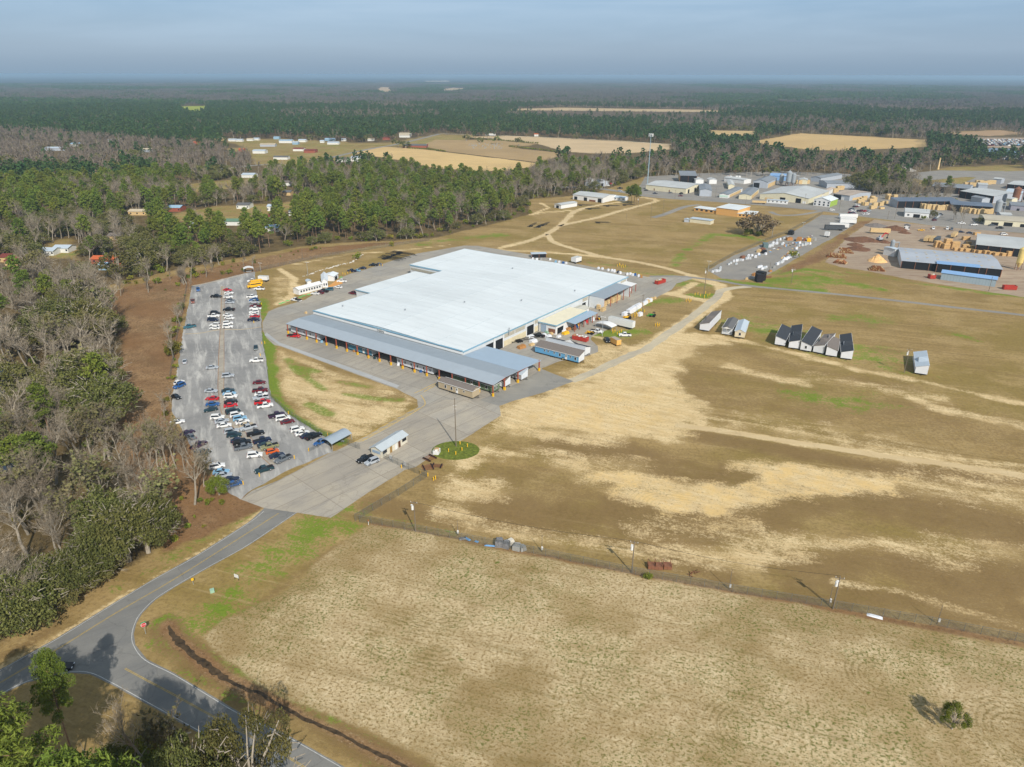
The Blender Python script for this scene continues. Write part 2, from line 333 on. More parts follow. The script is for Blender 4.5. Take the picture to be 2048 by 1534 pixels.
poly('brush', .9, 4, px((1722, 440), (1750, 436), (1700, 468), (1668, 500), (1645, 522), (1605, 532), (1552, 548), (1605, 514), (1665, 480), (1700, 452)))
for w_, pts in ((9, ((1540, 560), (1600, 552), (1680, 558))), (8, ((1500, 566), (1560, 574), (1640, 578))), (7, ((1560, 545), (1600, 535), (1680, 545)))): stroke('green', .9, w_, px(*pts))
# darker, damper bands
for v, w_, pts in ((.8, 22, ((0, 770), (300, 775), (600, 790), (900, 780), (1100, 720), (1400, 690), (1600, 730), (2048, 810))), (.75, 18, ((200, 480), (500, 510), (700, 590), (950, 612))), (.8, 10, ((780, 450), (1000, 492), (1400, 560), (1700, 590), (2048, 612))),
                   (.5, 35, ((750, 240), (900, 300), (1200, 330), (1600, 360), (2048, 480))), (.55, 12, ((680, 100), (900, 90), (1100, 170), (1300, 210), (1600, 260))), (.7, 4, ((1460, 105), (1560, 118))), (.6, 3, ((1700, 150), (2048, 215))), (.6, 5, ((420, 225), (500, 218))),
                   (.5, 20, ((50, 620), (200, 660), (300, 700)))): stroke('dark', v, w_, cr_(W5, *pts))
stroke('dark', .75, 17, cr_(W2, (400, 250), (1000, 230), (1500, 330), (1857, 330)))
stroke('dark', .7, 12, cr_(W2, (500, 420), (1000, 480), (1857, 620))); stroke('dark', .7, 9, px((760, 1010), (900, 1045), (1100, 1060), (1300, 1095), (1450, 1150)))
stroke('dark', .6, 3, px((0, 1318), (60, 1290), (120, 1256)), 1.0); stroke('dark', .6, 5, px((690, 1090), (600, 1150), (520, 1210), (430, 1262)))
for a in ((330, 1160), (420, 1115), (500, 1075)): pass
stroke('sand', 0.75, 1.3, px((118, 1277), (219, 1214), (309, 1159), (397, 1110), (500, 1044), (528, 1022)), 0.8)
stroke('sand', 0.5, 1.6, px((0, 1341), (118, 1277)), 1.0)
# turning rows ploughed into the field, and wheel arcs in the sand
DT = cr_(C8, (1205, 540), (1290, 670), (1500, 840), (1767, 1000)) + cr_(WF, (580, 1165), (960, 1340), (1320, 1520), (1500, 1640))
stroke('brush', .9, 2.6, DT, 1.6); stroke('dark', .9, 6.5, DT, 3.0); stroke('green', .45, 5, DT, 3.0)
for fx_ in (px((750, 1052), (1079, 1111), (1500, 1190), (2048, 1284), (2200, 1314)),): stroke('brush', .9, 2.6, fx_, 1.3)
rd = np.full(NV, 1e3)
for cx, cy, ln, rmax in ((621, 1217, 22, 9), (800, 1268, 10, 8), (905, 1275, 12, 11), (1759, 1349, 8, 7), (1492, 1455, 14, 9), (2050, 1465, 14, 10), (1215, 1370, 5, 6), (1310, 815, 5, 22), (1330, 1010, 40, 14), (1500, 1080, 14, 9)):
    c = P(cx, cy); e = (c.x + ln * cF, c.y + ln * sF)
    d = segdist(gx, gy, [c, e]); k = (1 - smooth(rmax * 0.8, rmax * 1.1, d)) * smooth(1.5, 3, d)
    uu = (gx - c.x) * cF + (gy - c.y) * sF; k = k * (1 - smooth(-1.0, 5.0, uu)) if cx < 1300 or cy > 1100 else k * (1 - smooth(4, 14, uu)) * .6
    ch['ringk'] = np.maximum(ch['ringk'], k * .55); rd = np.minimum(rd, d + 0.0 * gx)
ch['ringd'] = np.minimum(rd, 60)
ch['far'] = smooth(2500, 6000, np.hypot(gx, gy)); ch['pine'] = smooth(.46, .56, fbm(gx / 900 + 3.3, gy / 1500 + 1.7, 4, 77))
me = bpy.data.meshes.new('ground')
fs = []
idx = 1 + np.arange(nr)[:, None] * na + np.arange(na)[None, :]
a = idx[:-1, :]; b = idx[1:, :]; a2 = np.roll(a, -1, 1); b2 = np.roll(b, -1, 1)
q = np.stack([a, b, b2, a2], -1).reshape(-1, 4)
tri = np.stack([np.zeros(na, int), idx[0], np.roll(idx[0], -1)], -1)
me.vertices.add(NV)
# slight unevenness of the land near the camera fades out under the paved areas
gz = np.zeros(NV)
me.vertices.foreach_set('co', np.stack([gx, gy, gz], -1).ravel())
nl = q.size + tri.size; me.loops.add(nl); me.loops.foreach_set('vertex_index', np.concatenate([q.ravel(), tri.ravel()]))
npoly = len(q) + len(tri); me.polygons.add(npoly)
me.polygons.foreach_set('loop_start', np.concatenate([np.arange(len(q)) * 4, q.size + np.arange(len(tri)) * 3]))
me.polygons.foreach_set('loop_total', np.concatenate([np.full(len(q), 4), np.full(len(tri), 3)]))
me.update(); me.validate()
for k, v in ch.items():
    at = me.attributes.new(k, 'FLOAT', 'POINT'); at.data.foreach_set('value', v.astype(np.float32))
go = bpy.data.objects.new('ground', me); sc.collection.objects.link(go); structure(go)
def ground_mat():
    m = bpy.data.materials.new('earth_and_grass'); m.use_nodes = True; t = m.node_tree; b = t.nodes['Principled BSDF']
    b.inputs['Roughness'].default_value = 0.95; b.inputs['Specular IOR Level'].default_value = 0.1
    tc = N(t, 'ShaderNodeTexCoord'); Lk = t.links.new
    def noise(scale, det=5.0, rough=0.65, stretch=None, dist=0.0):
        n = N(t, 'ShaderNodeTexNoise', Scale=scale, Detail=det, Roughness=rough, Distortion=dist)
        mp = N(t, 'ShaderNodeMapping'); Lk(tc.outputs['Object'], mp.inputs['Vector'])
        if stretch:
            mp.vector_type = 'TEXTURE'; mp.inputs['Rotation'].default_value = (0, 0, FDIR + stretch[2] if len(stretch) > 2 else FDIR)
            mp.inputs['Scale'].default_value = (stretch[0], stretch[1], 1)
        Lk(mp.outputs['Vector'], n.inputs['Vector']); return n.outputs['Fac']
    def attr(k): n = N(t, 'ShaderNodeAttribute', attribute_name=k); return n.outputs['Fac']
    def mth(op, a, b_=None, cl=False):
        n = N(t, 'ShaderNodeMath', operation=op, use_clamp=cl)
        for i, v in enumerate((a, b_)):
            if v is None: continue
            if isinstance(v, (int, float)): n.inputs[i].default_value = v
            else: Lk(v, n.inputs[i])
        return n.outputs[0]
    def rmp(v, a, b_, c=0.0, d=1.0):
        n = N(t, 'ShaderNodeMapRange', interpolation_type='SMOOTHSTEP'); n.inputs['From Min'].default_value = a; n.inputs['From Max'].default_value = b_
        n.inputs['To Min'].default_value = c; n.inputs['To Max'].default_value = d; Lk(v, n.inputs['Value']); return n.outputs['Result']
    def mix(f, A, B):
        n = N(t, 'ShaderNodeMix', data_type='RGBA')
        if isinstance(f, float): n.inputs['Factor'].default_value = f
        else: Lk(f, n.inputs['Factor'])
        for k, v in (('A', A), ('B', B)):
            if isinstance(v, tuple): n.inputs[k].default_value = (*lin(v), 1)
            else: Lk(v, n.inputs[k])
        return n.outputs['Result']
    fine = noise(0.85, 6, 0.75); mid = noise(0.16, 6, 0.7); big = noise(0.018, 5, 0.6); st = noise(0.1, 7, 0.72, (8, 1), 0.6); st2 = noise(0.5, 6, 0.75, (6, 1, -0.2)); speck = noise(1.9, 4, 0.7, (1.2, 1)); blot = noise(0.045, 6, 0.65); thin = noise(0.35, 5, 0.8, (26, .7), 0.3); dots = noise(1.3, 3, 0.6)
    def dis(k, amt=0.9, lo=0.2, hi=0.85):                      # attribute dissolved by the noises
        e = mth('ADD', mth('MULTIPLY', mth('SUBTRACT', mid, 0.5), amt * 1.1), mth('MULTIPLY', mth('SUBTRACT', st, 0.5), amt * 1.3))
        e = mth('ADD', e, mth('MULTIPLY', mth('SUBTRACT', fine, 0.5), amt * 1.2))
        e = mth('ADD', e, mth('MULTIPLY', mth('SUBTRACT', speck, 0.5), amt * 1.1))
        at = attr(k); g = mth('ADD', at, mth('MULTIPLY', e, rmp(at, 0.0, 0.2))); return rmp(g, lo, hi)
    base = mix(rmp(st, 0.35, 0.65), (138, 116, 73), (164, 139, 92)); base = mix(rmp(big, 0.45, 0.62, 0, .75), base, (136, 118, 64)); base = mix(rmp(blot, 0.46, 0.64, 0, .6), base, (172, 148, 102))
    base = mix(rmp(fine, 0.42, 0.68, 0, .6), base, (112, 92, 58)); base = mix(rmp(st2, 0.56, 0.76, 0, .5), base, (186, 163, 118)); base = mix(rmp(thin, 0.55, 0.72, 0, .35), base, (190, 168, 126))
    c = mix(mth('MULTIPLY', dis('dark', 0.8), 0.75), base, mix(rmp(fine, .35, .65), (106, 84, 54), (134, 110, 72)))
    c = mix(mth('MULTIPLY', dis('green', 2.1, .28, .85), 0.85), c, mix(rmp(fine, .35, .65), (82, 118, 20), (116, 138, 44)))
    sandc = mix(rmp(st2, 0.35, 0.68), (204, 178, 132), (226, 204, 160)); sandc = mix(rmp(fine, 0.52, 0.7, 0, .6), sandc, (176, 148, 102)); sandc = mix(rmp(blot, 0.5, 0.66, 0, .7), sandc, (188, 162, 116)); sandc = mix(rmp(thin, 0.54, 0.7, 0, .5), sandc, (172, 146, 104)); sandc = mix(rmp(dots, 0.59, 0.66, 0, .75), sandc, (142, 114, 72))
    sandc = mix(mth('MULTIPLY', attr('gold'), rmp(mid, .4, .65)), sandc, (222, 188, 124))
    c = mix(mth('MULTIPLY', dis('sand', 1.15), .93), c, sandc)
    br = mix(rmp(mid, .3, .7), (128, 100, 70), (160, 130, 94)); br = mix(rmp(fine, .45, .68, 0, .85), br, (90, 70, 48)); br = mix(rmp(big, .5, .65, 0, .6), br, (146, 110, 70)); br = mix(rmp(blot, .5, .66, 0, .6), br, (104, 84, 58)); br = mix(rmp(speck, .56, .68, 0, .6), br, (190, 170, 138)); br = mix(rmp(big, .42, .56, 0, .55), br, (122, 90, 60)); br = mix(rmp(dots, .58, .66, 0, .7), br, (84, 64, 44))
    c = mix(mth('MULTIPLY', dis('brush', .6), mth('SUBTRACT', 1.0, mth('MULTIPLY', dis('sand', .6), .6))), c, br)
    fl = mix(rmp(fine, .35, .65), (182, 160, 120), (206, 187, 150)); fl = mix(rmp(mid, .40, .66, 0, .6), fl, (168, 146, 108)); fl = mix(rmp(blot, .48, .62, 0, .65), fl, (152, 130, 88)); fl = mix(rmp(big, .47, .58, 0, .6), fl, (138, 116, 74))
    fl = mix(rmp(st, .48, .72, 0, .6), fl, (138, 116, 74)); fl = mix(rmp(thin, .52, .66, 0, .4), fl, (116, 102, 58))
    gsel = rmp(noise(0.05, 5, .65), .44, .6)
    fl = mix(rmp(speck, .50, .60, 0, 0.85), fl, mix(gsel, (128, 106, 64), (106, 104, 48)))
    fl = mix(mth('MULTIPLY', rmp(dots, .56, .63), mth('MULTIPLY', gsel, .75)), fl, (88, 96, 36))
    fl = mix(rmp(noise(0.22, 5, .7), .64, .70, 0, .8), fl, (92, 106, 40))
    c = mix(dis('field', .7), c, fl)
    fo = mix(rmp(mid, .35, .65), mix(fine, (70, 60, 38), (98, 82, 54)), (112, 96, 66)); fo = mix(attr('far'), fo, mix(attr('pine'), (62, 64, 58), (24, 44, 32)))
    c = mix(mth('MULTIPLY', dis('forest', .5), .97), c, fo)
    ring = mth('SINE', mth('MULTIPLY', mth('ADD', attr('ringd'), mth('MULTIPLY', mid, 0.9)), 2 * PI / 1.25))
    rk = mth('MULTIPLY', mth('MULTIPLY', attr('ringk'), rmp(ring, 0.0, 1.0)), mth('MULTIPLY', rmp(mid, .36, .58, .1, .95), rmp(fine, .25, .5)))
    c = mix(mth('MULTIPLY', rk, mth('SUBTRACT', 1.0, mth('MULTIPLY', attr('sand'), 0.55))), c, (112, 98, 54))
    Lk(c, b.inputs['Base Color'])
    bp = N(t, 'ShaderNodeBump', Strength=0.55, Distance=0.25); Lk(mth('ADD', fine, mth('MULTIPLY', speck, .6)), bp.inputs['Height']); Lk(bp.outputs['Normal'], b.inputs['Normal'])
    return m
me.materials.append(ground_mat())

# ---------------------------------------------------------------- paved sheets
def sheet(name, pts, z, m, holes=(), rag=0.0, step=None, feather=0):
    """a flat polygon sheet; its edge broken up by rag metres"""
    if rag:
        q_ = []
        n = len(pts)
        for i in range(n):
            a_, b_ = pts[i], pts[(i + 1) % n]; ln = math.hypot(b_[0] - a_[0], b_[1] - a_[1]); k = max(1, int(ln / (step or 2)))
            for j in range(k):
                f = j / k; x_ = a_[0] + (b_[0] - a_[0]) * f; y_ = a_[1] + (b_[1] - a_[1]) * f
                nx, ny = -(b_[1] - a_[1]) / (ln + 1e-6), (b_[0] - a_[0]) / (ln + 1e-6)
                d_ = (rng.random() - .5) * 2 * rag * (1 if j else 0.3); q_.append((x_ + nx * d_, y_ + ny * d_))
        pts = q_
    from mathutils.geometry import tessellate_polygon
    vs = [Vector((p[0], p[1], z)) for p in pts]
    tris = tessellate_polygon([vs])
    mb = MB(); mb.add(vs, [tuple(t_) for t_ in tris])
    o = mb.build(name, m)
    me_ = o.data; bm_ = None
    for p_ in me_.polygons:
        if p_.normal.z < 0: p_.flip()
    return structure(o)
def ribbon(name, pts, wd, z, m, rag=0.0):
    """a road: constant width strip along a smoothed centre line"""
    P2 = []
    n = len(pts)
    for i in range(n - 1):
        p0 = pts[max(i - 1, 0)]; p1 = pts[i]; p2 = pts[i + 1]; p3 = pts[min(i + 2, n - 1)]
        for j in range(6):
            t = j / 6; P2.append(tuple(0.5 * (2 * p1[k] + (p2[k] - p0[k]) * t + (2 * p0[k] - 5 * p1[k] + 4 * p2[k] - p3[k]) * t * t + (3 * p1[k] - p0[k] - 3 * p2[k] + p3[k]) * t ** 3) for k in (0, 1)))
    P2.append(tuple(pts[-1][:2])); mb = MB(); vs = []
    for i, p in enumerate(P2):
        a_ = P2[max(i - 1, 0)]; b_ = P2[min(i + 1, len(P2) - 1)]; l_ = math.hypot(b_[0] - a_[0], b_[1] - a_[1]) + 1e-9
        nx, ny = -(b_[1] - a_[1]) / l_, (b_[0] - a_[0]) / l_; h_ = wd / 2
        e1 = h_ + (rng.random() - .5) * rag; e2 = h_ + (rng.random() - .5) * rag
        vs += [(p[0] - nx * e1, p[1] - ny * e1, z), (p[0] + nx * e2, p[1] + ny * e2, z)]
    mb.add(vs, [(2 * i, 2 * i + 2, 2 * i + 3, 2 * i + 1) for i in range(len(P2) - 1)])
    o = mb.build(name, m)
    for p_ in o.data.polygons:
        if p_.normal.z < 0: p_.flip()
    return o
def pave_mat(name, cols, stain, blotch=(0.05, 0.55), slab=None, rot=0.0, dirs=(6, 1)):
    m = bpy.data.materials.new(name); m.use_nodes = True; t = m.node_tree; b = t.nodes['Principled BSDF']; b.inputs['Roughness'].default_value = 0.9; b.inputs['Specular IOR Level'].default_value = 0.2
    tc = N(t, 'ShaderNodeTexCoord'); Lk = t.links.new
    mp = N(t, 'ShaderNodeMapping', vector_type='TEXTURE'); mp.inputs['Rotation'].default_value = (0, 0, rot); mp.inputs['Scale'].default_value = (dirs[0], dirs[1], 1); Lk(tc.outputs['Object'], mp.inputs['Vector'])
    n1 = N(t, 'ShaderNodeTexNoise', Scale=blotch[0], Detail=6.0, Roughness=0.62); Lk(tc.outputs['Object'], n1.inputs['Vector'])
    n2 = N(t, 'ShaderNodeTexNoise', Scale=0.35, Detail=6.0, Roughness=0.7, Distortion=0.4); Lk(mp.outputs['Vector'], n2.inputs['Vector'])
    n3 = N(t, 'ShaderNodeTexNoise', Scale=2.5, Detail=5.0, Roughness=0.8); Lk(tc.outputs['Object'], n3.inputs['Vector'])
    def ramp(o_, a, b_, hi=1.0):
        n = N(t, 'ShaderNodeMapRange', interpolation_type='SMOOTHSTEP'); n.inputs['From Min'].default_value = a; n.inputs['From Max'].default_value = b_; n.inputs['To Max'].default_value = hi; Lk(o_, n.inputs['Value']); return n.outputs['Result']
    def mix(f, A, B):
        n = N(t, 'ShaderNodeMix', data_type='RGBA'); Lk(f, n.inputs['Factor'])
        for k, v in (('A', A), ('B', B)):
            if isinstance(v, tuple): n.inputs[k].default_value = (*lin(v), 1)
            else: Lk(v, n.inputs[k])
        return n.outputs['Result']
    c = mix(ramp(n1.outputs['Fac'], .35, .65), cols[0], cols[1]); c = mix(ramp(n2.outputs['Fac'], .45, .72, blotch[1]), c, cols[2])
    c = mix(ramp(n3.outputs['Fac'], .3, .9, .35), c, stain)
    wn = N(t, 'ShaderNodeTexNoise', Scale=0.4, Detail=3.0); Lk(tc.outputs['Object'], wn.inputs['Vector']); wv = N(t, 'ShaderNodeMix', data_type='VECTOR'); wv.inputs['Factor'].default_value = 0.85
    va = N(t, 'ShaderNodeVectorMath', operation='SCALE'); va.inputs['Scale'].default_value = 3.0; Lk(wn.outputs['Color'], va.inputs[0]); vb = N(t, 'ShaderNodeVectorMath', operation='ADD'); Lk(va.outputs[0], vb.inputs[0]); Lk(tc.outputs['Object'], vb.inputs[1])
    vo = N(t, 'ShaderNodeTexVoronoi', feature='DISTANCE_TO_EDGE', Scale=0.085); Lk(vb.outputs[0], vo.inputs['Vector'])
    ck = N(t, 'ShaderNodeMapRange'); ck.inputs['From Min'].default_value = 0.003; ck.inputs['From Max'].default_value = 0.012; ck.inputs['To Min'].default_value = 0.22; ck.inputs['To Max'].default_value = 0.0; Lk(vo.outputs['Distance'], ck.inputs['Value'])
    c = mix(ck.outputs['Result'], c, tuple(int(v * .8) for v in stain))
    if slab:                                                    # joints between poured slabs
        mp2 = N(t, 'ShaderNodeMapping'); mp2.inputs['Rotation'].default_value = (0, 0, -rot); Lk(tc.outputs['Object'], mp2.inputs['Vector'])
        bt = N(t, 'ShaderNodeTexBrick', Scale=1.0); bt.offset = 0.0; bt.inputs['Mortar Size'].default_value = 0.13; bt.inputs['Brick Width'].default_value = slab[0]; bt.inputs['Row Height'].default_value = slab[1]
        bt.inputs['Color1'].default_value = (0, 0, 0, 1); bt.inputs['Color2'].default_value = (0.3, 0.3, 0.3, 1); bt.inputs['Mortar'].default_value = (.62, .62, .62, 1); Lk(mp2.outputs['Vector'], bt.inputs['Vector'])
        c = mix(bt.outputs['Color'], c, stain)
    Lk(c, b.inputs['Base Color']); return m
road_m = pave_mat('worn_asphalt', ((122, 121, 117), (134, 132, 126), (106, 106, 105)), (92, 92, 91), (0.08, .5), rot=R(33), dirs=(14, 1))
yard_m = pave_mat('yard_paving', ((176, 168, 153), (160, 156, 147), (134, 131, 127)), (122, 115, 105), (0.045, .6), rot=R(54), dirs=(5, 1), slab=(9, 9))
pad_m = pave_mat('poured_concrete', ((180, 171, 154), (168, 161, 149), (140, 136, 130)), (128, 118, 104), (0.07, .8), slab=(18, 7), rot=R(47), dirs=(5, 1))
lot_m = pave_mat('lot_paving', ((158, 156, 152), (134, 133, 131), (196, 193, 186)), (98, 97, 95), (0.05, 1.0), rot=R(113), dirs=(7, 1))
grey_m = pave_mat('gravelly_asphalt', ((138, 134, 128), (150, 145, 136), (120, 117, 113)), (104, 98, 90), (0.05, .5), rot=R(30))
mill_m = pave_mat('sawdust_yard', ((174, 156, 134), (158, 140, 120), (124, 94, 74)), (104, 84, 66), (0.03, .7))
dirtx_m = mat('packed_dirt', (205, 180, 134), 0.95, .12, .3)
LOT = cr_(C1, (430, 280), (640, 230), (960, 150), (1075, 130), (1085, 290), (1100, 380), (1125, 480), (1145, 640), (1140, 700), (1160, 850), (1195, 1050), (1240, 1400)) + cr_(C2, (1400, 440), (1800, 690), (1880, 842), (1450, 1020), (1000, 1270), (940, 1335), (800, 1260), (620, 1000), (480, 870), (340, 640), (230, 420), (230, 330), (270, 100)) + cr_(C1, (340, 780), (380, 560), (410, 400))
sheet('parking_lot', LOT, 0.012, lot_m, rag=0.25)
YARD = px((538, 625), (556, 617), (589, 608), (611, 601), (687, 554.7), (706, 547), (726, 541.5), (756, 532), (795, 519), (834, 508), (928, 491.5), (955, 492), (1080, 512), (1189, 534), (1252, 544), (1295, 552.5), (1340, 552), (1375, 550), (1385, 556), (1353, 566), (1344, 578), (1318, 591), (1285, 611.5), (1256, 627), (1243, 638), (1235, 650), (1185, 672), (1182, 678), (1197, 692), (1197, 703), (1171, 713), (1120, 722), (1085, 736),
          (1085, 745), (1147, 762), (1088, 785), (1030, 801), (1000, 812), (1003, 831), (984, 843), (924, 882), (878, 904), (833, 935), (811, 941), (740, 985), (664, 1037), (597, 1027), (530, 1018), (484, 1001), (505, 984), (560, 962), (668, 904), (700, 900), (721, 880), (819, 824), (838, 815), (836, 800), (795, 779), (736, 758), (638, 722), (560, 694), (550, 692), (534, 678), (526, 662), (526, 646))
sheet('paved_yard', YARD, 0.008, yard_m, rag=0.12)
PAD = px((484, 1001), (560, 964), (668, 906), (760, 860), (880, 800), (940, 800), (1003, 831), (984, 843), (924, 882), (878, 904), (833, 935), (811, 941), (740, 985), (664, 1037), (597, 1027), (530, 1018))
sheet('concrete_pad', PAD, 0.016, pad_m, rag=0.05)
sheet('asphalt_apron', px((1085, 738), (1148, 762), (1088, 785), (1030, 801), (1000, 812), (960, 800), (1040, 765)), 0.020, pave_mat('worn_apron', ((138, 136, 130), (152, 148, 138), (120, 119, 116)), (104, 102, 98)), rag=0.15)
sheet('concrete_apron', px((560, 692.5), (638, 721), (736, 756), (795, 777), (800, 772), (740, 750), (640, 715), (560, 687), (534, 667), (530, 672)), 0.020, pave_mat('pale_apron', ((176, 176, 174), (166, 168, 168), (158, 158, 156)), (140, 138, 134)), rag=0.05)
ROAD = px((-420, 1600), (0, 1345), (118, 1279), (219, 1216), (309, 1161), (397, 1112), (500, 1046), (531, 1018), (597, 1027), (500, 1093), (422, 1136.6), (356, 1175), (315, 1202), (287.5, 1229.7), (276.6, 1249), (271, 1270.7), (274.5, 1292.4), (297, 1320.7), (353.7, 1349), (424.5, 1391.5), (481, 1425), (573, 1468), (690, 1533), (860, 1630), (1000, 1720), (860, 1830), (640, 1640), (540, 1545), (396, 1465), (283, 1402.8), (226, 1371.6), (184, 1351.8), (147, 1349), (104.7, 1357.5), (56.6, 1369), (0, 1397), (-420, 1680))
sheet('asphalt_road', ROAD, 0.012, road_m, rag=0.04)
white_p = mat('white_road_paint', (182, 182, 178), .8, .25, 1.2); yel_p = mat('yellow_road_paint', (178, 150, 70), .8, .25, 1.2); yel2 = mat('yellow_yard_paint', (206, 168, 58), .8, .35, .8)
def line(name, pts, wd, z, m): return structure(ribbon(name, pts, wd, z, m))
def inset(pts, d): # shift a polyline sideways
    o_ = []
    for i, p in enumerate(pts):
        a_ = pts[max(i - 1, 0)]; b_ = pts[min(i + 1, len(pts) - 1)]; l_ = math.hypot(b_[0] - a_[0], b_[1] - a_[1]); o_.append((p[0] - (b_[1] - a_[1]) / l_ * d, p[1] + (b_[0] - a_[0]) / l_ * d))
    return o_
line('road_edge_line', inset(px((597, 1027), (500, 1093), (422, 1136.6), (356, 1175), (315, 1202), (287.5, 1229.7), (276.6, 1249), (271, 1270.7), (274.5, 1292.4), (297, 1320.7), (353.7, 1349), (424.5, 1391.5), (481, 1425), (573, 1468), (690, 1533), (860, 1630)), -0.35), .13, .018, white_p)
line('road_edge_line', inset(px((-200, 1467), (0, 1345), (118, 1279), (219, 1216), (309, 1161), (397, 1112), (500, 1046), (528, 1024)), -0.35), .13, .018, white_p)
line('road_edge_line', inset(px((0, 1397), (56.6, 1369), (104.7, 1357.5), (147, 1349), (184, 1351.8), (226, 1371.6), (283, 1402.8), (396, 1465), (540, 1545), (640, 1620)), 0.35), .13, .018, white_p)
for s_ in (-.12, .12):
    line('road_centre_line', inset(px((-100, 1438), (0, 1372), (118, 1302), (235, 1229), (339.6, 1168), (438.6, 1105.7), (560, 1028)), s_), .1, .018, yel_p)
    line('road_centre_line', inset(px((254, 1340), (300, 1364.6), (353.7, 1392.9), (404.6, 1421), (470, 1456), (547, 1497), (605, 1531), (700, 1590)), s_), .1, .018, yel_p)
# strip of old concrete down the middle of the car park, and gutters across it
sheet('median_strip', cr_(C1, (722, 280), (765, 280), (762, 480), (760, 730), (762, 1100), (760, 1400)) + cr_(C2, (770, 410), (850, 500), (1010, 680), (1200, 860), (1335, 958), (1240, 985), (1000, 760), (860, 600), (740, 455), (722, 330)) + cr_(C1, (702, 1200), (708, 1000), (722, 730)), 0.018, pad_m, rag=0.1)
rust_m = mat('rusty_kerb_edge', (150, 112, 78), .9, .3, .8)
line('kerb_edge', cr_(C1, (740, 280), (722, 730), (708, 1000), (702, 1300)) + cr_(C2, (708, 230), (740, 450), (860, 595), (1000, 755), (1240, 980)), .22, .024, rust_m)
line('kerb_edge', cr_(C1, (770, 280), (768, 480), (762, 730), (764, 1100), (762, 1350)) + cr_(C2, (772, 340), (850, 498), (1010, 676), (1200, 855), (1335, 954)), .18, .024, rust_m)
line('yard_crack', cr_(C1, (360, 770), (520, 760), (720, 725), (950, 720), (1140, 695)), 1.1, .017, mat('sandy_joint', (178, 164, 140), .95, .3, .5))
line('yard_crack', cr_(C1, (420, 280), (650, 235), (960, 160)), 1.0, .017, MATS['sandy_joint'])
# yellow markings on the drive
DRV = px((722, 882), (780, 850), (838, 816), (846, 806), (838, 792))
line('yellow_line', inset(DRV, -1.0), .22, .024, yel2)
for i in range(34):
    f = i / 33; k = f * 1.0; a_ = DRV[0].lerp(DRV[2], min(1, f)); a_ = Vector(a_)
    if i % 5 == 4: continue
    dr = (DRV[2] - DRV[0]).normalized(); nn = Vector((-dr.y, dr.x, 0))
    line('yellow_hatch_line', [a_ - nn * 1.0 , a_ + nn * 1.2 - dr * 2.6], .16, .024, yel2)
line('yellow_line', C3(1660, 1480) and cr_(crop(760, 640, 8.533), (600, 1255), (700, 1210), (960, 1085)), .25, .024, yel2); line('yellow_line', cr_(crop(760, 640, 8.533), (760, 1230), (990, 1100)), .25, .024, yel2)
# parking stalls: faded ticks
tick = mat('faded_stall_paint', (176, 176, 170), .85, .3, 1)
def ticks(a_, b_, n, ln, ang):
    a_, b_ = Vector(a_), Vector(b_)
    for i in range(n):
        c_ = a_.lerp(b_, i / (n - 1)); d_ = Vector((math.cos(ang), math.sin(ang), 0)); line('stall_line', [c_, c_ + d_ * ln], .1, .022, tick)
ticks(C1(765, 740), C1(765, 1380), 22, 4.6, R(2)); ticks(C1(702, 1340), C1(716, 760), 20, -4.6, R(2)); ticks(C1(1190, 1230), C1(1142, 720), 20, -4.6, R(2)); ticks(C1(768, 300), C1(764, 700), 16, 4.6, 0)
trk = pave_mat('sandy_track', ((206, 184, 142), (196, 172, 130), (216, 196, 156)), (172, 148, 108), (0.05, .6))
for pts, w_ in ((((1352, 848), (1430, 858), (1512, 870), (1716, 901), (1921, 929), (2048, 947), (2200, 972)), 3.0), (((1037, 487), (1060, 481), (1095, 467), (1118, 452), (1134, 437), (1146, 424), (1169, 415), (1204, 408)), 4.2), (((1118, 452), (1160, 442), (1197, 434), (1236, 422), (1304, 404)), 4.2), (((1095, 468), (1106, 483), (1120, 489), (1158, 500), (1206, 513), (1275, 523), (1333, 535), (1392, 552)), 3.6)): structure(ribbon('dirt_track', px(*pts), w_, .014, trk, .8))
# far streets, lanes and yards
STREET = px((1100, 374), (1170, 374), (1226, 380), (1281, 389), (1333, 394.5), (1460, 402.5), (1573, 411.5), (1643, 418), (1740, 430.5), (1810, 438.6), (1882, 447.7), (1974, 455), (2060, 461), (2300, 480))
structure(ribbon('street', STREET, 9, .03, grey_m)); 
structure(ribbon('lane', px((1300, 552), (1340, 551), (1380, 553), (1440, 560), (1502, 570), (1624, 581), (1756, 594), (1900, 610), (2048, 626), (2300, 655)), 3.6, .016, grey_m, .4))
structure(ribbon('lane', px((1144, 762), (1200, 738), (1260, 710), (1295, 695.6), (1340, 664), (1392, 627), (1432, 594), (1446, 578), (1500, 571)), 4.4, .010, pave_mat('dusty_lane', ((192, 180, 154), (172, 163, 145), (206, 190, 158)), (150, 138, 116), (0.05, .7), rot=R(40)), .9))
structure(ribbon('drive', px((1400, 408), (1370, 412), (1330, 427), (1306, 434)), 6, .02, grey_m, .3)); structure(ribbon('drive', px((1540, 421), (1560, 428), (1600, 427), (1640, 420), (1660, 418)), 5, .02, grey_m, .3))
structure(ribbon('highway', px((880, 268), (800, 288), (745, 298), (690, 310), (640, 322), (600, 332), (520, 332), (400, 345)), 9, .05, grey_m)); structure(ribbon('highway', px((880, 268), (1020, 272), (1200, 279), (1350, 288)), 7, .05, pave_mat('pale_road', ((200, 186, 160), (206, 192, 168), (190, 176, 150)), (180, 160, 130))))
sheet('trailer_lot', px((1445, 555.5), (1415, 539.7), (1470, 508), (1531, 483.4), (1575, 467.6), (1600, 453.6), (1643, 427), (1714, 429), (1714, 443), (1661, 476.4), (1649, 481.7), (1608, 506), (1538, 546.7), (1512, 556), (1480, 558)), .02, grey_m, rag=.3)
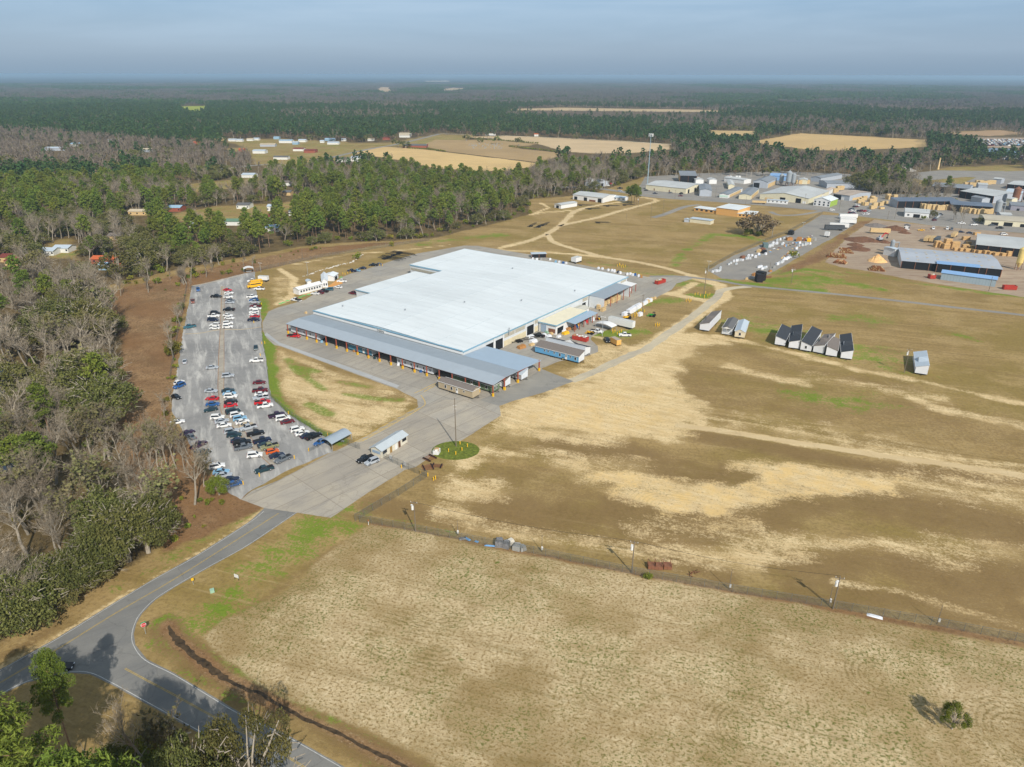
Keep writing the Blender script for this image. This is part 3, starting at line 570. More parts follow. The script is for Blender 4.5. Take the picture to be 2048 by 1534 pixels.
sheet('works_yard', px((1270, 386), (1290, 352), (1400, 345), (1560, 340), (1700, 345), (1745, 385), (1830, 385), (1900, 375), (1975, 340), (2100, 335), (2300, 400), (2300, 478), (2048, 459), (1882, 446), (1740, 429), (1643, 416), (1460, 401), (1333, 393)), .012, grey_m, rag=.5)
sheet('sawmill_yard', px((1748, 436), (1882, 450), (2048, 463), (2300, 482), (2300, 640), (2048, 590), (1900, 568), (1800, 552), (1740, 540), (1680, 531), (1650, 522), (1668, 500), (1700, 468)), .014, mill_m, rag=.6)
sheet('gravel_yard', px((1795, 345), (1880, 337), (2010, 338), (1990, 352), (1930, 350), (1850, 358)), .02, grey_m, rag=1)
def field_mat(name, col):
    return pave_mat(name, (col, tuple(int(v * .93) for v in col), tuple(int(v * .84) for v in col)), tuple(int(v * .78) for v in col), (0.008, .7), rot=FDIR, dirs=(14, 2))
for i, (nm, pts, col) in enumerate(FIELDS): sheet(nm, pts, .03, field_mat('dry_field_%d' % i, col), rag=2.5, step=15)
water_m = mat('pond_water', (38, 58, 78), 0.08, .1, .2, spec=.5)
sheet('pond', px((1960, 296), (1985, 292), (2020, 293), (2045, 300), (2030, 306), (1985, 304)), .06, water_m, rag=1); sheet('pond', px((-60, 742), (4, 742), (24, 756), (20, 800), (-10, 850), (-60, 860)), .06, water_m, rag=.6)
sheet('pond', px((-80, 860), (30, 880), (50, 905), (30, 945), (-60, 960)), .06, water_m, rag=.6)
# ditch: dark wet channel beside the side road
DITCH = cr_(C8, (1205, 540), (1225, 600), (1290, 670), (1400, 770), (1500, 840), (1620, 930), (1767, 1000)) + cr_(WF, (440, 1075), (580, 1165), (750, 1250), (960, 1340), (1150, 1440), (1320, 1520), (1500, 1640))
D3 = []
for i in range(len(DITCH) - 1):
    for j in range(6): k = j / 6; D3.append((DITCH[i][0] * (1 - k) + DITCH[i + 1][0] * k + rng.uniform(-.12, .12), DITCH[i][1] * (1 - k) + DITCH[i + 1][1] * k + rng.uniform(-.12, .12)))
dm = MB(); vs = []
for i, p in enumerate(D3):
    a_, b_ = D3[max(i - 1, 0)], D3[min(i + 1, len(D3) - 1)]; l_ = math.hypot(b_[0] - a_[0], b_[1] - a_[1]); nx, ny = -(b_[1] - a_[1]) / l_, (b_[0] - a_[0]) / l_; wd = (.25 + .75 * min(1, i / 9)) * (1.0 if i < 30 else .5)
    wa, wb = wd * rng.uniform(.45, .95), wd * rng.uniform(.45, .95); vs += [(p[0] - nx * wa, p[1] - ny * wa, .012), (p[0] + nx * wb, p[1] + ny * wb, .012)]
dm.add(vs, [(2 * i, 2 * i + 2, 2 * i + 3, 2 * i + 1) for i in range(len(D3) - 1)])
structure(dm.build('ditch', mat('wet_mud', (72, 58, 40), .7, .7, .8)))
# trampled grass island with the tall pole
ISL = [P(913, 901) + Vector((math.cos(a_) * 7.6, math.sin(a_) * 6.2, 0)) for a_ in np.linspace(0, 2 * PI, 40, endpoint=False)]
sheet('grass_island', ISL, .022, mat('mown_grass', (98, 108, 36), .95, .5, 1.1), rag=.15, step=.7)
# ---------------------------------------------------------------- haze: the air between here and the horizon
hb = MB(); hb.box((0, 0, 55.5), (130000, 130000, 113.0))
ho = hb.build('haze', []); ho['kind'] = 'stuff'
hm = bpy.data.materials.new('hazy_air'); hm.use_nodes = True; t = hm.node_tree; t.nodes.clear()
pv = N(t, 'ShaderNodeVolumePrincipled', Density=0.00009, Anisotropy=0.1); pv.inputs['Color'].default_value = (0.51, 0.72, 0.93, 1)
oo = N(t, 'ShaderNodeOutputMaterial'); t.links.new(pv.outputs['Volume'], oo.inputs['Volume']); ho.data.materials.append(hm)
# ---------------------------------------------------------------- vegetation
def leaf_mat(name, a, b_, sc_=0.35, rand=0.18, trans=0.25):
    m = bpy.data.materials.new(name); m.use_nodes = True; t = m.node_tree; b = t.nodes['Principled BSDF']; b.inputs['Roughness'].default_value = 0.8; b.inputs['Specular IOR Level'].default_value = 0.15
    tc = N(t, 'ShaderNodeTexCoord'); n = N(t, 'ShaderNodeTexNoise', Scale=sc_, Detail=4.0, Roughness=0.7); t.links.new(tc.outputs['Object'], n.inputs['Vector'])
    r_ = N(t, 'ShaderNodeMapRange'); r_.inputs['From Min'].default_value = .35; r_.inputs['From Max'].default_value = .65; t.links.new(n.outputs['Fac'], r_.inputs['Value'])
    mx = N(t, 'ShaderNodeMix', data_type='RGBA'); mx.inputs['A'].default_value = (*lin(a), 1); mx.inputs['B'].default_value = (*lin(b_), 1); t.links.new(r_.outputs['Result'], mx.inputs['Factor'])
    oi = N(t, 'ShaderNodeObjectInfo'); h = N(t, 'ShaderNodeHueSaturation')
    r1 = N(t, 'ShaderNodeMapRange'); r1.inputs['To Min'].default_value = 1 - rand; r1.inputs['To Max'].default_value = 1 + rand; t.links.new(oi.outputs['Random'], r1.inputs['Value']); t.links.new(r1.outputs['Result'], h.inputs['Value'])
    k = N(t, 'ShaderNodeMath', operation='MULTIPLY'); k.inputs[1].default_value = 7.31; t.links.new(oi.outputs['Random'], k.inputs[0]); f = N(t, 'ShaderNodeMath', operation='FRACT'); t.links.new(k.outputs[0], f.inputs[0])
    r2 = N(t, 'ShaderNodeMapRange'); r2.inputs['To Min'].default_value = 0.5 - rand * .12; r2.inputs['To Max'].default_value = 0.5 + rand * .12; t.links.new(f.outputs[0], r2.inputs['Value']); t.links.new(r2.outputs['Result'], h.inputs['Hue'])
    t.links.new(mx.outputs['Result'], h.inputs['Color']); t.links.new(h.outputs['Color'], b.inputs['Base Color'])
    MATS[name] = m; return m
pine_l = leaf_mat('pine_needles', (84, 100, 36), (120, 130, 54)); oak_l = leaf_mat('oak_leaves', (82, 86, 42), (112, 110, 62)); shrub_l = leaf_mat('shrub_leaves', (92, 102, 32), (128, 126, 48), rand=.3)
far_l = leaf_mat('far_pine_needles', (52, 76, 40), (76, 98, 50)); holly_l = leaf_mat('bright_leaves', (98, 108, 30), (124, 128, 44))
bark = mat('pine_bark', (128, 104, 84), .95, .3, 2, rand=.15); gbark = mat('grey_bark', (152, 143, 128), .95, .25, 1.5, rand=.2); twig2 = mat('distant_twigs', (122, 111, 98), .95, .25, .3, rand=.2); twig = mat('grey_twigs', (136, 124, 106), .95, .25, .3, rand=.22); vinem = leaf_mat('ivy_and_moss', (96, 98, 56), (128, 120, 84))
def rv(r_): 
    while True:
        v = Vector((r_.uniform(-1, 1), r_.uniform(-1, 1), r_.uniform(-1, 1)))
        if .05 < v.length < 1: return v
def leaves(mb, c, rad, n, size, r_, m=0, flat=.7, droop=0.0, thin=.38):
    for _ in range(n):
        v = rv(r_); v = v.normalized() * (v.length ** .6); p = Vector(c) + Vector((v.x * rad, v.y * rad, v.z * rad * flat - droop * r_.random()))
        a = rv(r_).normalized(); b = a.orthogonal(); b.rotate(Matrix.Rotation(r_.random() * 6.28, 3, a)); d = a.cross(b); s = size * r_.uniform(.6, 1.3)
        mb.add([p - b * s * .5, p + d * s * thin, p + b * s * .5, p - d * s * thin], [(0, 1, 2, 3)], m)
def pine_meshes(seed, lod):
    r_ = random.Random(seed); H = 21.0; t = MB(); c = MB(); bx, by = r_.uniform(-.8, .8), r_.uniform(-.8, .8)
    def axis(z): k = z / H; return Vector((bx * k * k, by * k * k, z))
    nseg = (5, 3, 1, 6)[lod]
    for i in range(nseg): t.tube(axis(H * .93 * i / nseg), axis(H * .93 * (i + 1) / nseg), .27 * (1 - i / nseg * .75), .27 * (1 - (i + 1) / nseg * .75), (7, 5, 3, 8)[lod], cap=False)
    base = r_.uniform(.42, .6); nb = (26, 22, 11, 30)[lod]; TH = ((1.25, .22), (1.1, .3), (1, .38), (1.9, .12))[lod]; per = (90, 34, 6, 330)[lod]; sz = (.46, .74, 2.0, .2)[lod]
    for i in range(nb):
        f = i / nb; z = H * (base + (1 - base) * (f ** .85)); reach = (3.9 * (1 - f) ** .6 * (.55 + .45 * min(1, f * 5)) + .5) * r_.uniform(.55, 1.15); an_ = i * 2.4 + r_.uniform(-.5, .5)
        e = axis(z) + Vector((math.cos(an_) * reach, math.sin(an_) * reach, r_.uniform(0, .8)))
        if lod != 2: t.tube(axis(z - .6), e, .09, .03, 3, cap=False)
        leaves(c, e, r_.uniform(1.0, 1.7) * (1.0 if lod != 2 else 1.2), per, sz * TH[0], r_, flat=.6, thin=TH[1])
        if reach > 2: leaves(c, axis(z).lerp(e, .55) + Vector((0, 0, .3)), 1.1, per // 2, sz * TH[0], r_, flat=.6, thin=TH[1])
    leaves(c, axis(H), 1.2, per, sz * TH[0], r_, flat=.8, thin=TH[1])
    return t, c
def oak_meshes(seed, lod):
    r_ = random.Random(seed); t = MB(); c = MB(); H = 11.0; RR = 7.2
    t.tube((0, 0, -.2), (0, 0, 2.4), .55, .42, 7, cap=False)
    nc = (46, 30, 9, 44)[lod]; per = (190, 62, 10, 420)[lod]; sz = (.31, .58, 1.9, .19)[lod]
    for i in range(nc):
        v = rv(r_).normalized(); v.z = abs(v.z) * 1.0 if r_.random() < .85 else v.z * .4; k = r_.uniform(.62, 1.0)
        p = Vector((v.x * RR * k, v.y * RR * k, 4.6 + v.z * (H - 5.6) * k)); p.z = max(p.z, 1.8)
        if lod != 2 and i % 2 == 0:
            mid = Vector((p.x * .45, p.y * .45, 3.2 + (p.z - 3.2) * .6)); t.tube((0, 0, 2.0), mid, .25, .15, 5, cap=False); t.tube(mid, p * 1.03, .14, .05, 4, cap=False)
        leaves(c, p, r_.uniform(1.3, 2.4) * (1 if lod < 3 else .8), per, sz, r_, flat=.7, droop=.4)
    for _ in range((110, 50, 0, 60)[lod]):
        v = rv(r_).normalized(); v.z = abs(v.z); p = Vector((v.x * RR, v.y * RR, 4.4 + v.z * (H - 5.4))) * r_.uniform(.86, 1.02); q_ = p + Vector((v.x, v.y, .2)) * r_.uniform(.8, 1.8) + rv(r_) * .7; c.tube(p, q_, .07, .03, 3, m=2, cap=False)
    return t, c
def bare_meshes(seed, lod, tall=True, mossy=0.0):
    r_ = random.Random(seed); t = MB(); c = MB(); H = 17.0
    lod = 0 if lod == 3 else lod; wmul = (1.0, 1.9, 5.5)[lod]
    def rib(a, b, w0, w1, mm=0):
        d = (b - a); s = d.cross(Vector((r_.uniform(-1, 1), r_.uniform(-1, 1), r_.uniform(-1, 1)))); 
        if s.length < 1e-5: return
        s.normalize(); c.add([a - s * w0, a + s * w0, b + s * w1, b - s * w1], [(0, 1, 2, 3)], mm)
    def grow(p, d, ln, r, lev):
        n = 3 if lev < 2 else 2; q = p
        for i in range(n):
            d = (d + Vector((r_.uniform(-.22, .22), r_.uniform(-.22, .22), r_.uniform(-.05, .18)))).normalized(); e = q + d * ln / n
            ra, rb = r * (1 - i / n * .5), r * (1 - (i + 1) / n * .5)
            if lev == 0: t.tube(q, e, ra, rb, (7, 5, 3)[lod], cap=False)
            elif lev == 1 and lod < 2: t.tube(q, e, ra, rb, 4 - lod, cap=False)
            else: rib(q, e, max(ra, .016) * wmul * 1.25, max(rb * .8, .010) * wmul * 1.25, 2 if lev < 3 and lod < 2 else 0)
            kids_ = (((0, 3, 3), (2, 3, 2), (2, 2, 2), (3, 3, 0), (0, 0, 0)) if lod == 0 else ((0, 3, 3), (2, 2, 2), (2, 2, 2), (0, 0, 0), (0, 0, 0)) if lod == 1 else ((0, 3, 3), (1, 2, 1), (0, 0, 0), (0, 0, 0), (0, 0, 0)))[lev]
            if lev < 4 and (lod == 0 or lev < 3):
                for _ in range(kids_[min(i + (3 - n), 2)] if lev else (1 if i == 0 else 4 if lod < 2 else 3)):
                    if lev == 0 and i == 0 and r_.random() < .6: continue
                    a_ = r_.uniform(0, 6.28); sp = r_.uniform(.45, .95); dd = (d * 1.0 + (d.orthogonal().normalized()).copy() * 0)
                    o_ = d.orthogonal().normalized(); o_.rotate(Matrix.Rotation(a_, 3, d)); dd = (d + o_ * sp + Vector((0, 0, .15))).normalized()
                    grow(e, dd, ln * r_.uniform(.42, .68) * (1 if lev else .72), rb * .62, lev + 1)
            q = e
    grow(Vector((0, 0, -.2)), Vector((0, 0, 1)), H * (.62 if tall else .45), .3, 0)
    tips = [Vector(v) for v in c.v if v[2] > H * .38]
    for _ in range((650, 380, 46)[lod]):
        p = r_.choice(tips); d_ = rv(r_); d_.z = abs(d_.z) * .8 + .15; d_.normalize(); rib(p, p + d_ * r_.uniform(.5, 1.3) * (1, 1.25, 2)[lod], (.014, .03, .13)[lod], (.008, .016, .07)[lod])
    if mossy:
        zs = [v for v in c.v]
        for _ in range(int((700, 170, 30)[lod] * mossy)):
            p = r_.choice(zs); leaves(c, p, .5, 1, (.5, .9, 1.6)[lod], r_, m=1)
    return t, c
def shrub_meshes(seed, lod):
    r_ = random.Random(seed); t = MB(); c = MB()
    for k in range(3): t.tube((0, 0, 0), (r_.uniform(-.6, .6), r_.uniform(-.6, .6), 1.4), .06, .03, 3, cap=False)
    for i in range((10, 6, 4, 12)[lod]):
        v = rv(r_); leaves(c, (v.x * 1.5, v.y * 1.5, 1.5 + v.z * .9), r_.uniform(.7, 1.2), (80, 26, 7, 160)[lod], (.27, .56, 1.2, .17)[lod], r_, flat=.8)
    return t, c
KIND = {'pine_tree': (pine_meshes, pine_l, bark, 4), 'oak_tree': (oak_meshes, oak_l, gbark, 3), 'bare_tree': (bare_meshes, twig, gbark, 5), 'shrub': (shrub_meshes, shrub_l, gbark, 3), 'mossy_tree': (lambda s, l: bare_meshes(s, l, True, 1.0), twig, gbark, 3), 'yellow_shrub': (shrub_meshes, holly_l, gbark, 2), 'bright_bush': (oak_meshes, holly_l, gbark, 2), 'twiggy_tree': (oak_meshes, leaf_mat('twig_haze', (96, 82, 62), (122, 106, 82)), gbark, 1)}
VM = {}
def tree_data(kind, var, lod):
    k = (kind, var, lod)
    if k not in VM:
        f, lm, bm, _ = KIND[kind]; t, c = f(hash((kind == 'pine_tree', len(kind))) % 50 + var * 17 + 5, lod)
        mt = t.mesh('trunk'); mt.materials.append(bm); mc = c.mesh('crown'); mc.materials.append(far_l if lod == 2 and kind == 'pine_tree' else twig2 if lod == 2 and kind == 'bare_tree' else lm); mc.materials.append(vinem); mc.materials.append(bm)
        mc.polygons.foreach_set('material_index', c.m); mt.update(); mc.update(); VM[k] = (mt, mc)
    return VM[k]
def tree(kind, loc, label, group=None, h=1.0, rz=None, var=None, lod=None, name=None, wide=1.0, tilt=None):
    d = math.hypot(loc[0], loc[1]); lod = (0 if d < 300 else 1) if lod is None else lod
    if d < 125 and lod == 0: lod = 3
    var = rng.randrange(KIND[kind][3]) if var is None else var
    o = thing(name or {'mossy_tree': 'bare_tree', 'twiggy_tree': 'bare_tree', 'bright_bush': 'shrub', 'yellow_shrub': 'shrub'}.get(kind, kind), loc, rng.uniform(0, 6.28) if rz is None else rz, label, {'shrub': 'shrub', 'yellow_shrub': 'shrub', 'bright_bush': 'shrub'}.get(kind, 'tree'), group)
    o.scale = (h * wide, h * wide, h)
    if tilt: o.rotation_euler = (tilt[0], tilt[1], o.rotation_euler[2])
    mt, mc = tree_data(kind, var, lod)
    for nm, m_ in (('trunk', mt), ('crown', mc)):
        c = bpy.data.objects.new(nm, m_); sc.collection.objects.link(c); c.parent = o
    return o
def hgt(b, t, off=0.0):
    """height in metres of something whose foot is at pixel b and whose top at pixel t"""
    g = P(*b); lo, hi = 0.0, 60.0
    for _ in range(40):
        m_ = (lo + hi) / 2
        if P(t[0], t[1], m_).y > g.y: lo = m_
        else: hi = m_
    return lo
FPOLY = [c for n_, c, k in FIELDS] + CLEAR[:2] + CLEAR[3:7]
def wooded(x, y):
    r_ = ~inside(x, y, SITE)
    for n_i, p_ in enumerate(FPOLY):
        for h_ in ((0, 5, 10, 15) if n_i < len(FIELDS) else (0, 7)):
            k_ = 110 / (110 - h_); r_ &= ~inside(x * k_, y * k_, p_)
    hw = segdist(x, y, px((880, 268), (800, 288), (745, 298), (690, 310), (640, 322), (600, 332), (520, 332), (400, 345))); r_ &= hw > 12
    for pd in (px((-60, 742), (4, 742), (24, 756), (20, 800), (-10, 850), (-60, 860)), px((-80, 860), (30, 880), (50, 905), (30, 945), (-60, 960)), px((1950, 292), (1985, 288), (2030, 290), (2070, 300), (2050, 312), (1970, 310)), px((1862, 276), (1900, 268), (2100, 270), (2100, 306), (1960, 290), (1880, 284)), px((1450, 270), (1600, 268), (1800, 278), (1600, 272))): r_ &= ~inside(x, y, pd)
    return r_
def pinef(x, y):
    n = fbm(x / 520 + 3.3, y / 900 + 1.7, 4, 77); return smooth(.51, .57, n)
PZ = [(px((430, 405), (560, 352), (700, 335), (800, 345), (900, 368), (1000, 398), (1000, 425), (940, 450), (820, 452), (700, 450), (640, 430), (560, 400), (500, 425), (430, 430)), .5),
      (px((330, 390), (430, 370), (560, 360), (520, 400), (430, 405), (250, 430), (130, 410), (140, 390)), .22),
      (px((0, 262), (140, 268), (560, 276), (860, 262), (900, 240), (560, 232), (330, 212), (0, 205)), .93), (px((560, 282), (900, 262), (1180, 277), (1400, 288), (1500, 275), (1340, 250), (1000, 240), (700, 262), (560, 270)), .8),
      (px((1000, 232), (1500, 230), (1700, 250), (2048, 250), (2048, 232), (1700, 222), (1000, 225)), .75), (px((1360, 330), (1500, 318), (1640, 325), (1620, 350), (1500, 352), (1400, 345)), .6),
      (px((0, 470), (130, 440), (300, 470), (330, 540), (200, 575), (0, 600)), .05), (px((-200, 640), (240, 640), (240, 900), (330, 1080), (-200, 1400)), .06),
      (px((0, 270), (420, 300), (500, 320), (560, 350), (420, 370), (300, 350), (0, 360)), .03), (px((1040, 360), (1240, 330), (1500, 325), (1380, 352), (1180, 380), (1090, 385)), .12),
      (px((560, 190), (1000, 195), (1400, 204), (1400, 216), (950, 212), (560, 216)), .12), (px((1300, 236), (1700, 252), (2100, 252), (2100, 266), (1500, 262), (1300, 262)), .15), (px((0, 183), (300, 190), (560, 200), (560, 213), (0, 202)), .12), (px((1060, 322), (1300, 298), (1900, 300), (1960, 338), (1900, 398), (1745, 396), (1700, 360), (1290, 362), (1180, 392), (1060, 400)), .2), (px((560, 228), (880, 230), (880, 242), (700, 250), (560, 244)), .3)]
def pprob(x, y):
    p = .05 + .8 * pinef(x, y)
    for poly_, v in PZ: p = np.where(inside(x, y, poly_), v, p)
    return p
def scatter(r0, r1, dens, ang=43):
    a0, a1 = R(90 - ang), R(90 + ang); area = .5 * (a1 - a0) * (r1 * r1 - r0 * r0); n = int(area * dens)
    g = np.random.default_rng(int(r0) + 11); a = g.uniform(a0, a1, n); r_ = np.sqrt(g.uniform(r0 * r0, r1 * r1, n)); return r_ * np.cos(a), r_ * np.sin(a), g
PTS = {k: [] for k in ('pine_tree', 'oak_tree', 'bare_tree', 'shrub')}
SPOTS_TREES = []
def addpts(r0, r1, dens):
    x, y, g = scatter(r0, r1, dens); k = wooded(x, y); x, y = x[k], y[k]
    for cx, cy, rr0 in KEEPOUT:
        k = np.hypot(x - cx, y - cy) > rr0; x, y = x[k], y[k]
    pp = pprob(x, y); u = g.uniform(0, 1, len(x)); v = g.uniform(0, 1, len(x)); clump = fbm(x / 30, y / 30, 3, 5)
    oakz = inside(x, y, px((0, 460), (130, 440), (330, 460), (640, 455), (870, 462), (860, 478), (480, 517), (330, 548), (206, 578), (0, 600)))
    edge = segdist(x, y, SITE[:9]) < 13
    for i in range(len(x)):
        h = .62 + .62 * g.random() ** 1.1
        if edge[i] and u[i] < .75 and r0 < 900: k_ = 'shrub' if v[i] < .72 else 'oak_tree'; h *= 1.25 if k_ == 'shrub' else .75
        elif u[i] < pp[i]: k_ = 'pine_tree'; h *= .86
        elif oakz[i] and clump[i] > (.47 if r0 > 300 else .53): k_ = 'oak_tree'
        elif clump[i] > .63: k_ = 'oak_tree'
        elif v[i] < .1 and r0 < 900: k_ = 'shrub'; h *= 1.3
        else: k_ = 'bare_tree'; h *= .98
        PTS[k_].append((float(x[i]), float(y[i]), float(h), float(g.uniform(0, 6.28))))
# ---------------------------------------------------------------- buildings
whw = mat('white_metal_wall', (206, 210, 212), .55, .05, .5, stripes=('X', .6, .06)); whr = mat('white_coated_roof', (213, 219, 220), .6, .09, .08, stretch=(1, .25, 1), detail=6)
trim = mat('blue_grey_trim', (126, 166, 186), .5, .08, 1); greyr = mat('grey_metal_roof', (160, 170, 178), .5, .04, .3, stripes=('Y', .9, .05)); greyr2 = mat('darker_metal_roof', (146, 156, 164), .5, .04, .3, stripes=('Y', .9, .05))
darkin = mat('interior_shade', (26, 28, 32), .9, .2, 1); creamw = mat('cream_panel', (208, 196, 164), .8, .12, .5, stripes=('X', 1.1, .1)); louv = mat('beige_louvre', (176, 170, 154), .7, .1, 1, stripes=('X', .5, .12))  # darkin: flat dark faces for openings, the shade inside put into the colour
redst = mat('red_oxide_steel', (158, 84, 66), .6, .1, 1); yelst = mat('yellow_guard', (226, 178, 40), .6, .1, 2); glass = mat('dark_glass', (34, 44, 54), .12, .1, 1, spec=.6); whitep = mat('white_paint', (222, 222, 220), .5, .05, 2)
blackm = mat('black_steel', (30, 31, 33), .6, .2, 2); wood = mat('sawn_timber', (206, 178, 130), .85, .14, 1.2, stripes=('Z', .35, .25)); woodb = mat('brown_timber', (170, 122, 72), .9, .2, 1.2); rust = mat('rusty_steel', (128, 86, 64), .8, .3, 1.5)
FR = R(54.2); F0 = Vector((P(926.8, 701, 7).x, P(926.8, 701, 7).y, 0)); uF = Vector((math.cos(FR), math.sin(FR), 0)); vF = Vector((-math.sin(FR), math.cos(FR), 0))
def LF(x, y, z=0): return F0 + uF * x + vF * y + Vector((0, 0, z))
def toF(p): d = p - F0; return d.dot(uF), d.dot(vF)
fac = thing('factory_building', F0, FR, 'huge white roofed factory hall at the centre of the site', 'factory')
wl = MB(); H1 = 6.6
def wallrun(mb, pts, h0, hs, m=0):
    n = len(pts)
    for i in range(n):
        a_, b_ = pts[i], pts[(i + 1) % n]; mb.quad((*a_, h0), (*b_, h0), (*b_, hs[(i + 1) % n]), (*a_, hs[i]), m)
OUT = [(0, 0), (144, 0), (144, 117), (93.2, 117), (93.2, 91.5), (0, 91.5)]
RZ = lambda y: 6.6 + 1.0 * (1 - abs(min(y, 91.5) - 46) / 46)
wallrun(wl, OUT, 0, [6.6] * 6); wl.build('wall', whw, fac)
rf = MB()
def roofq(mb, x0, x1, ys, z=lambda y: RZ(y) + .06, m=0):
    for i in range(len(ys) - 1): mb.quad((x0, ys[i], z(ys[i])), (x1, ys[i], z(ys[i])), (x1, ys[i + 1], z(ys[i + 1])), (x0, ys[i + 1], z(ys[i + 1])), m)
roofq(rf, -.35, 144.3, [-.35, 15, 30, 46, 61, 76, 91.8]); roofq(rf, 92.9, 144.3, [91.8, 105, 117.3], lambda y: 6.66)
wl2 = MB(); wl2.add([(0, 0, 6.6), (0, 91.5, 6.6), (0, 46, 7.6)], [(0, 1, 2)]); wl2.build('gable_end', whw, fac); wl2 = MB(); wl2.add([(144, 0, 6.6), (144, 91.5, 6.6), (144, 46, 7.6)], [(0, 2, 1)]); wl2.build('gable_end', whw, fac)
rfo = rf.build('roof', whr, fac)
se = MB(); seam = mat('roof_seam', (196, 205, 208), .6, .05, 1); seam2 = mat('roof_patch', (234, 240, 241), .55, .05, .3)
for y in (15.5, 30.8, 46, 61.2, 76.4): se.box((72, y, RZ(y) + .09), (144.2, .32, .05), m=0)
for y in (105,): se.box((118.6, y, 6.71), (51, .32, .05))
for x in np.arange(4, 144, 5.0):
    for j, y0 in enumerate((-.2, 15.6, 30.9, 46.1, 61.3, 76.5)): 
        if rng.random() < .9: se.quad((x, y0 + .1, RZ(y0 + .1) + .085), (x + .12, y0 + .1, RZ(y0 + .1) + .085), (x + .12, y0 + 14.8, RZ(y0 + 14.8) + .085), (x, y0 + 14.8, RZ(y0 + 14.8) + .085))
se.build('roof_seam', seam, fac)
tr = MB()
tr.box((-.42, 45.7, 6.52), (.16, 92.6, .3)); tr.box((-.5, 22.9, 6.87), (.9, 46, .10)); tr.box((-.5, 68.7, 6.87), (.9, 46, .10)); tr.box((71.9, -.42, 6.45), (144.8, .16, .5)); tr.box((92.9, 104.6, 6.4), (.18, 25.4, .6)); tr.box((144.5, 58.4, 6.4), (.18, 118, .5)); tr.box((46.2, 91.95, 6.4), (93.2, .16, .5)); tr.build('gutter_trim', trim, fac)
ft = MB(); ft.box((-.50, 45.7, 5.8), (.12, 91.9, 1.1)); ft.build('white_fascia', whitep, fac)
def panel(mb, x0, x1, z0, z1, y=-.06, m=0): mb.box(((x0 + x1) / 2, y, (z0 + z1) / 2), (x1 - x0, .1, z1 - z0), m=m)
for a_, b_ in ((28.5, 36), (36.6, 44), (51.5, 54.6), (95.5, 100.5), (136.5, 142.5)): q_ = MB(); panel(q_, a_, b_, 4.0, 5.6, -.08); q_.build('louvre_panel', louv, fac)
q_ = MB(); panel(q_, 27.5, 45.5, .1, 2.7, -.07); panel(q_, 51.2, 54.8, .1, 2.7, -.07); q_.build('base_panel', creamw, fac)
for a_, b_, h_ in ((15.2, 20.2, 4.6), (22, 27, 4.6), (45.6, 51, 4.4), (95.2, 98.5, 3.2)): q_ = MB(); panel(q_, a_, b_, .02, h_, -.12); q_.build('door_opening', darkin, fac)
for a_, b_ in ((20.6, 21.6), (27.1, 27.7), (44.9, 45.5), (51.1, 51.6)): q_ = MB(); panel(q_, a_, b_, .02, 6.4, -.2); q_.build('pilaster', whitep, fac)
q_ = MB(); q_.box((93.1, 106, 4.1), (.12, 21, 1.5)); q_.build('louvre_panel', louv, fac)
q_ = MB(); q_.tube((31, -.7, 5.2), (31, -.7, 8.2), .22, n=8); q_.tube((31, -.7, 5.2), (31, 0, 5.2), .2, n=6); q_.build('flue', mat('galvanised', (150, 156, 160), .4, .1, 2), fac)
for x, y in ((12, 85), (50, 40), (101, 8), (70, 20), (24, 55), (118, 60)): q_ = MB(); q_.tube((x, y, RZ(y)), (x, y, RZ(y) + .7), .3, n=8); q_.tube((x, y, RZ(y) + .7), (x, y, RZ(y) + .85), .45, n=8); q_.build('roof_vent', MATS['galvanised'], fac)
# lettering on the front fascia
def text(name, body, size, m, parent, loc, rot, ext=.03, align='CENTER'):
    cu = bpy.data.curves.new(name, 'FONT'); cu.body = body; cu.size = size; cu.extrude = ext; cu.align_x = align; cu.align_y = 'CENTER'
    o = bpy.data.objects.new(name, cu); sc.collection.objects.link(o); dg = bpy.context.evaluated_depsgraph_get(); me_ = bpy.data.meshes.new_from_object(o.evaluated_get(dg)); bpy.data.objects.remove(o)
    me_.materials.clear(); me_.materials.append(m); o = bpy.data.objects.new(name, me_); sc.collection.objects.link(o); o.parent = parent; o.location = loc; o.rotation_euler = rot; return o
ny = toF(crop(760, 640, 8.533)(125, 160, 5.8))[1]
q_ = MB(); q_.box((-.66, ny, 5.95), (.08, 6.2, 1.35)); q_.build('sign_board', whitep, fac)
text('sign_lettering', 'Destiny', 1.45, mat('black_lettering', (26, 34, 44), .6, .05, 1), fac, (-.73, ny, 5.9), (PI / 2, 0, -PI / 2))
q_ = MB(); q_.box((-.74, ny + .25, 6.42), (.04, .55, .28)); q_.build('sign_mark', mat('yellow_lettering', (226, 186, 40), .6, .05, 1), fac)
# the long canopy along the front, with homes being finished below it
can = thing('loading_canopy', F0, FR, 'long grey roofed canopy on red posts along the front of the factory', 'canopy')
cr0 = MB(); y0, y1 = -28.4, 91.3
def slab(mb, a_, b_, c_, d_, th=.18, m=0):
    lo = [Vector(p) - Vector((0, 0, th)) for p in (a_, b_, c_, d_)]; mb.add([*map(Vector, (a_, b_, c_, d_)), *lo], [(0, 1, 2, 3), (7, 6, 5, 4), (0, 4, 5, 1), (1, 5, 6, 2), (2, 6, 7, 3), (3, 7, 4, 0)], m)
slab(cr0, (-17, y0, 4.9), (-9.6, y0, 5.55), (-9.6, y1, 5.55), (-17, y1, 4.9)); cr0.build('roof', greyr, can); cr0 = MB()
slab(cr0, (-9.6, y0, 5.55), (-.75, y0, 5.15), (-.75, y1, 5.15), (-9.6, y1, 5.55)); cr0.build('roof', greyr2, can)  # shade of the slope turned from the sun put into its colour
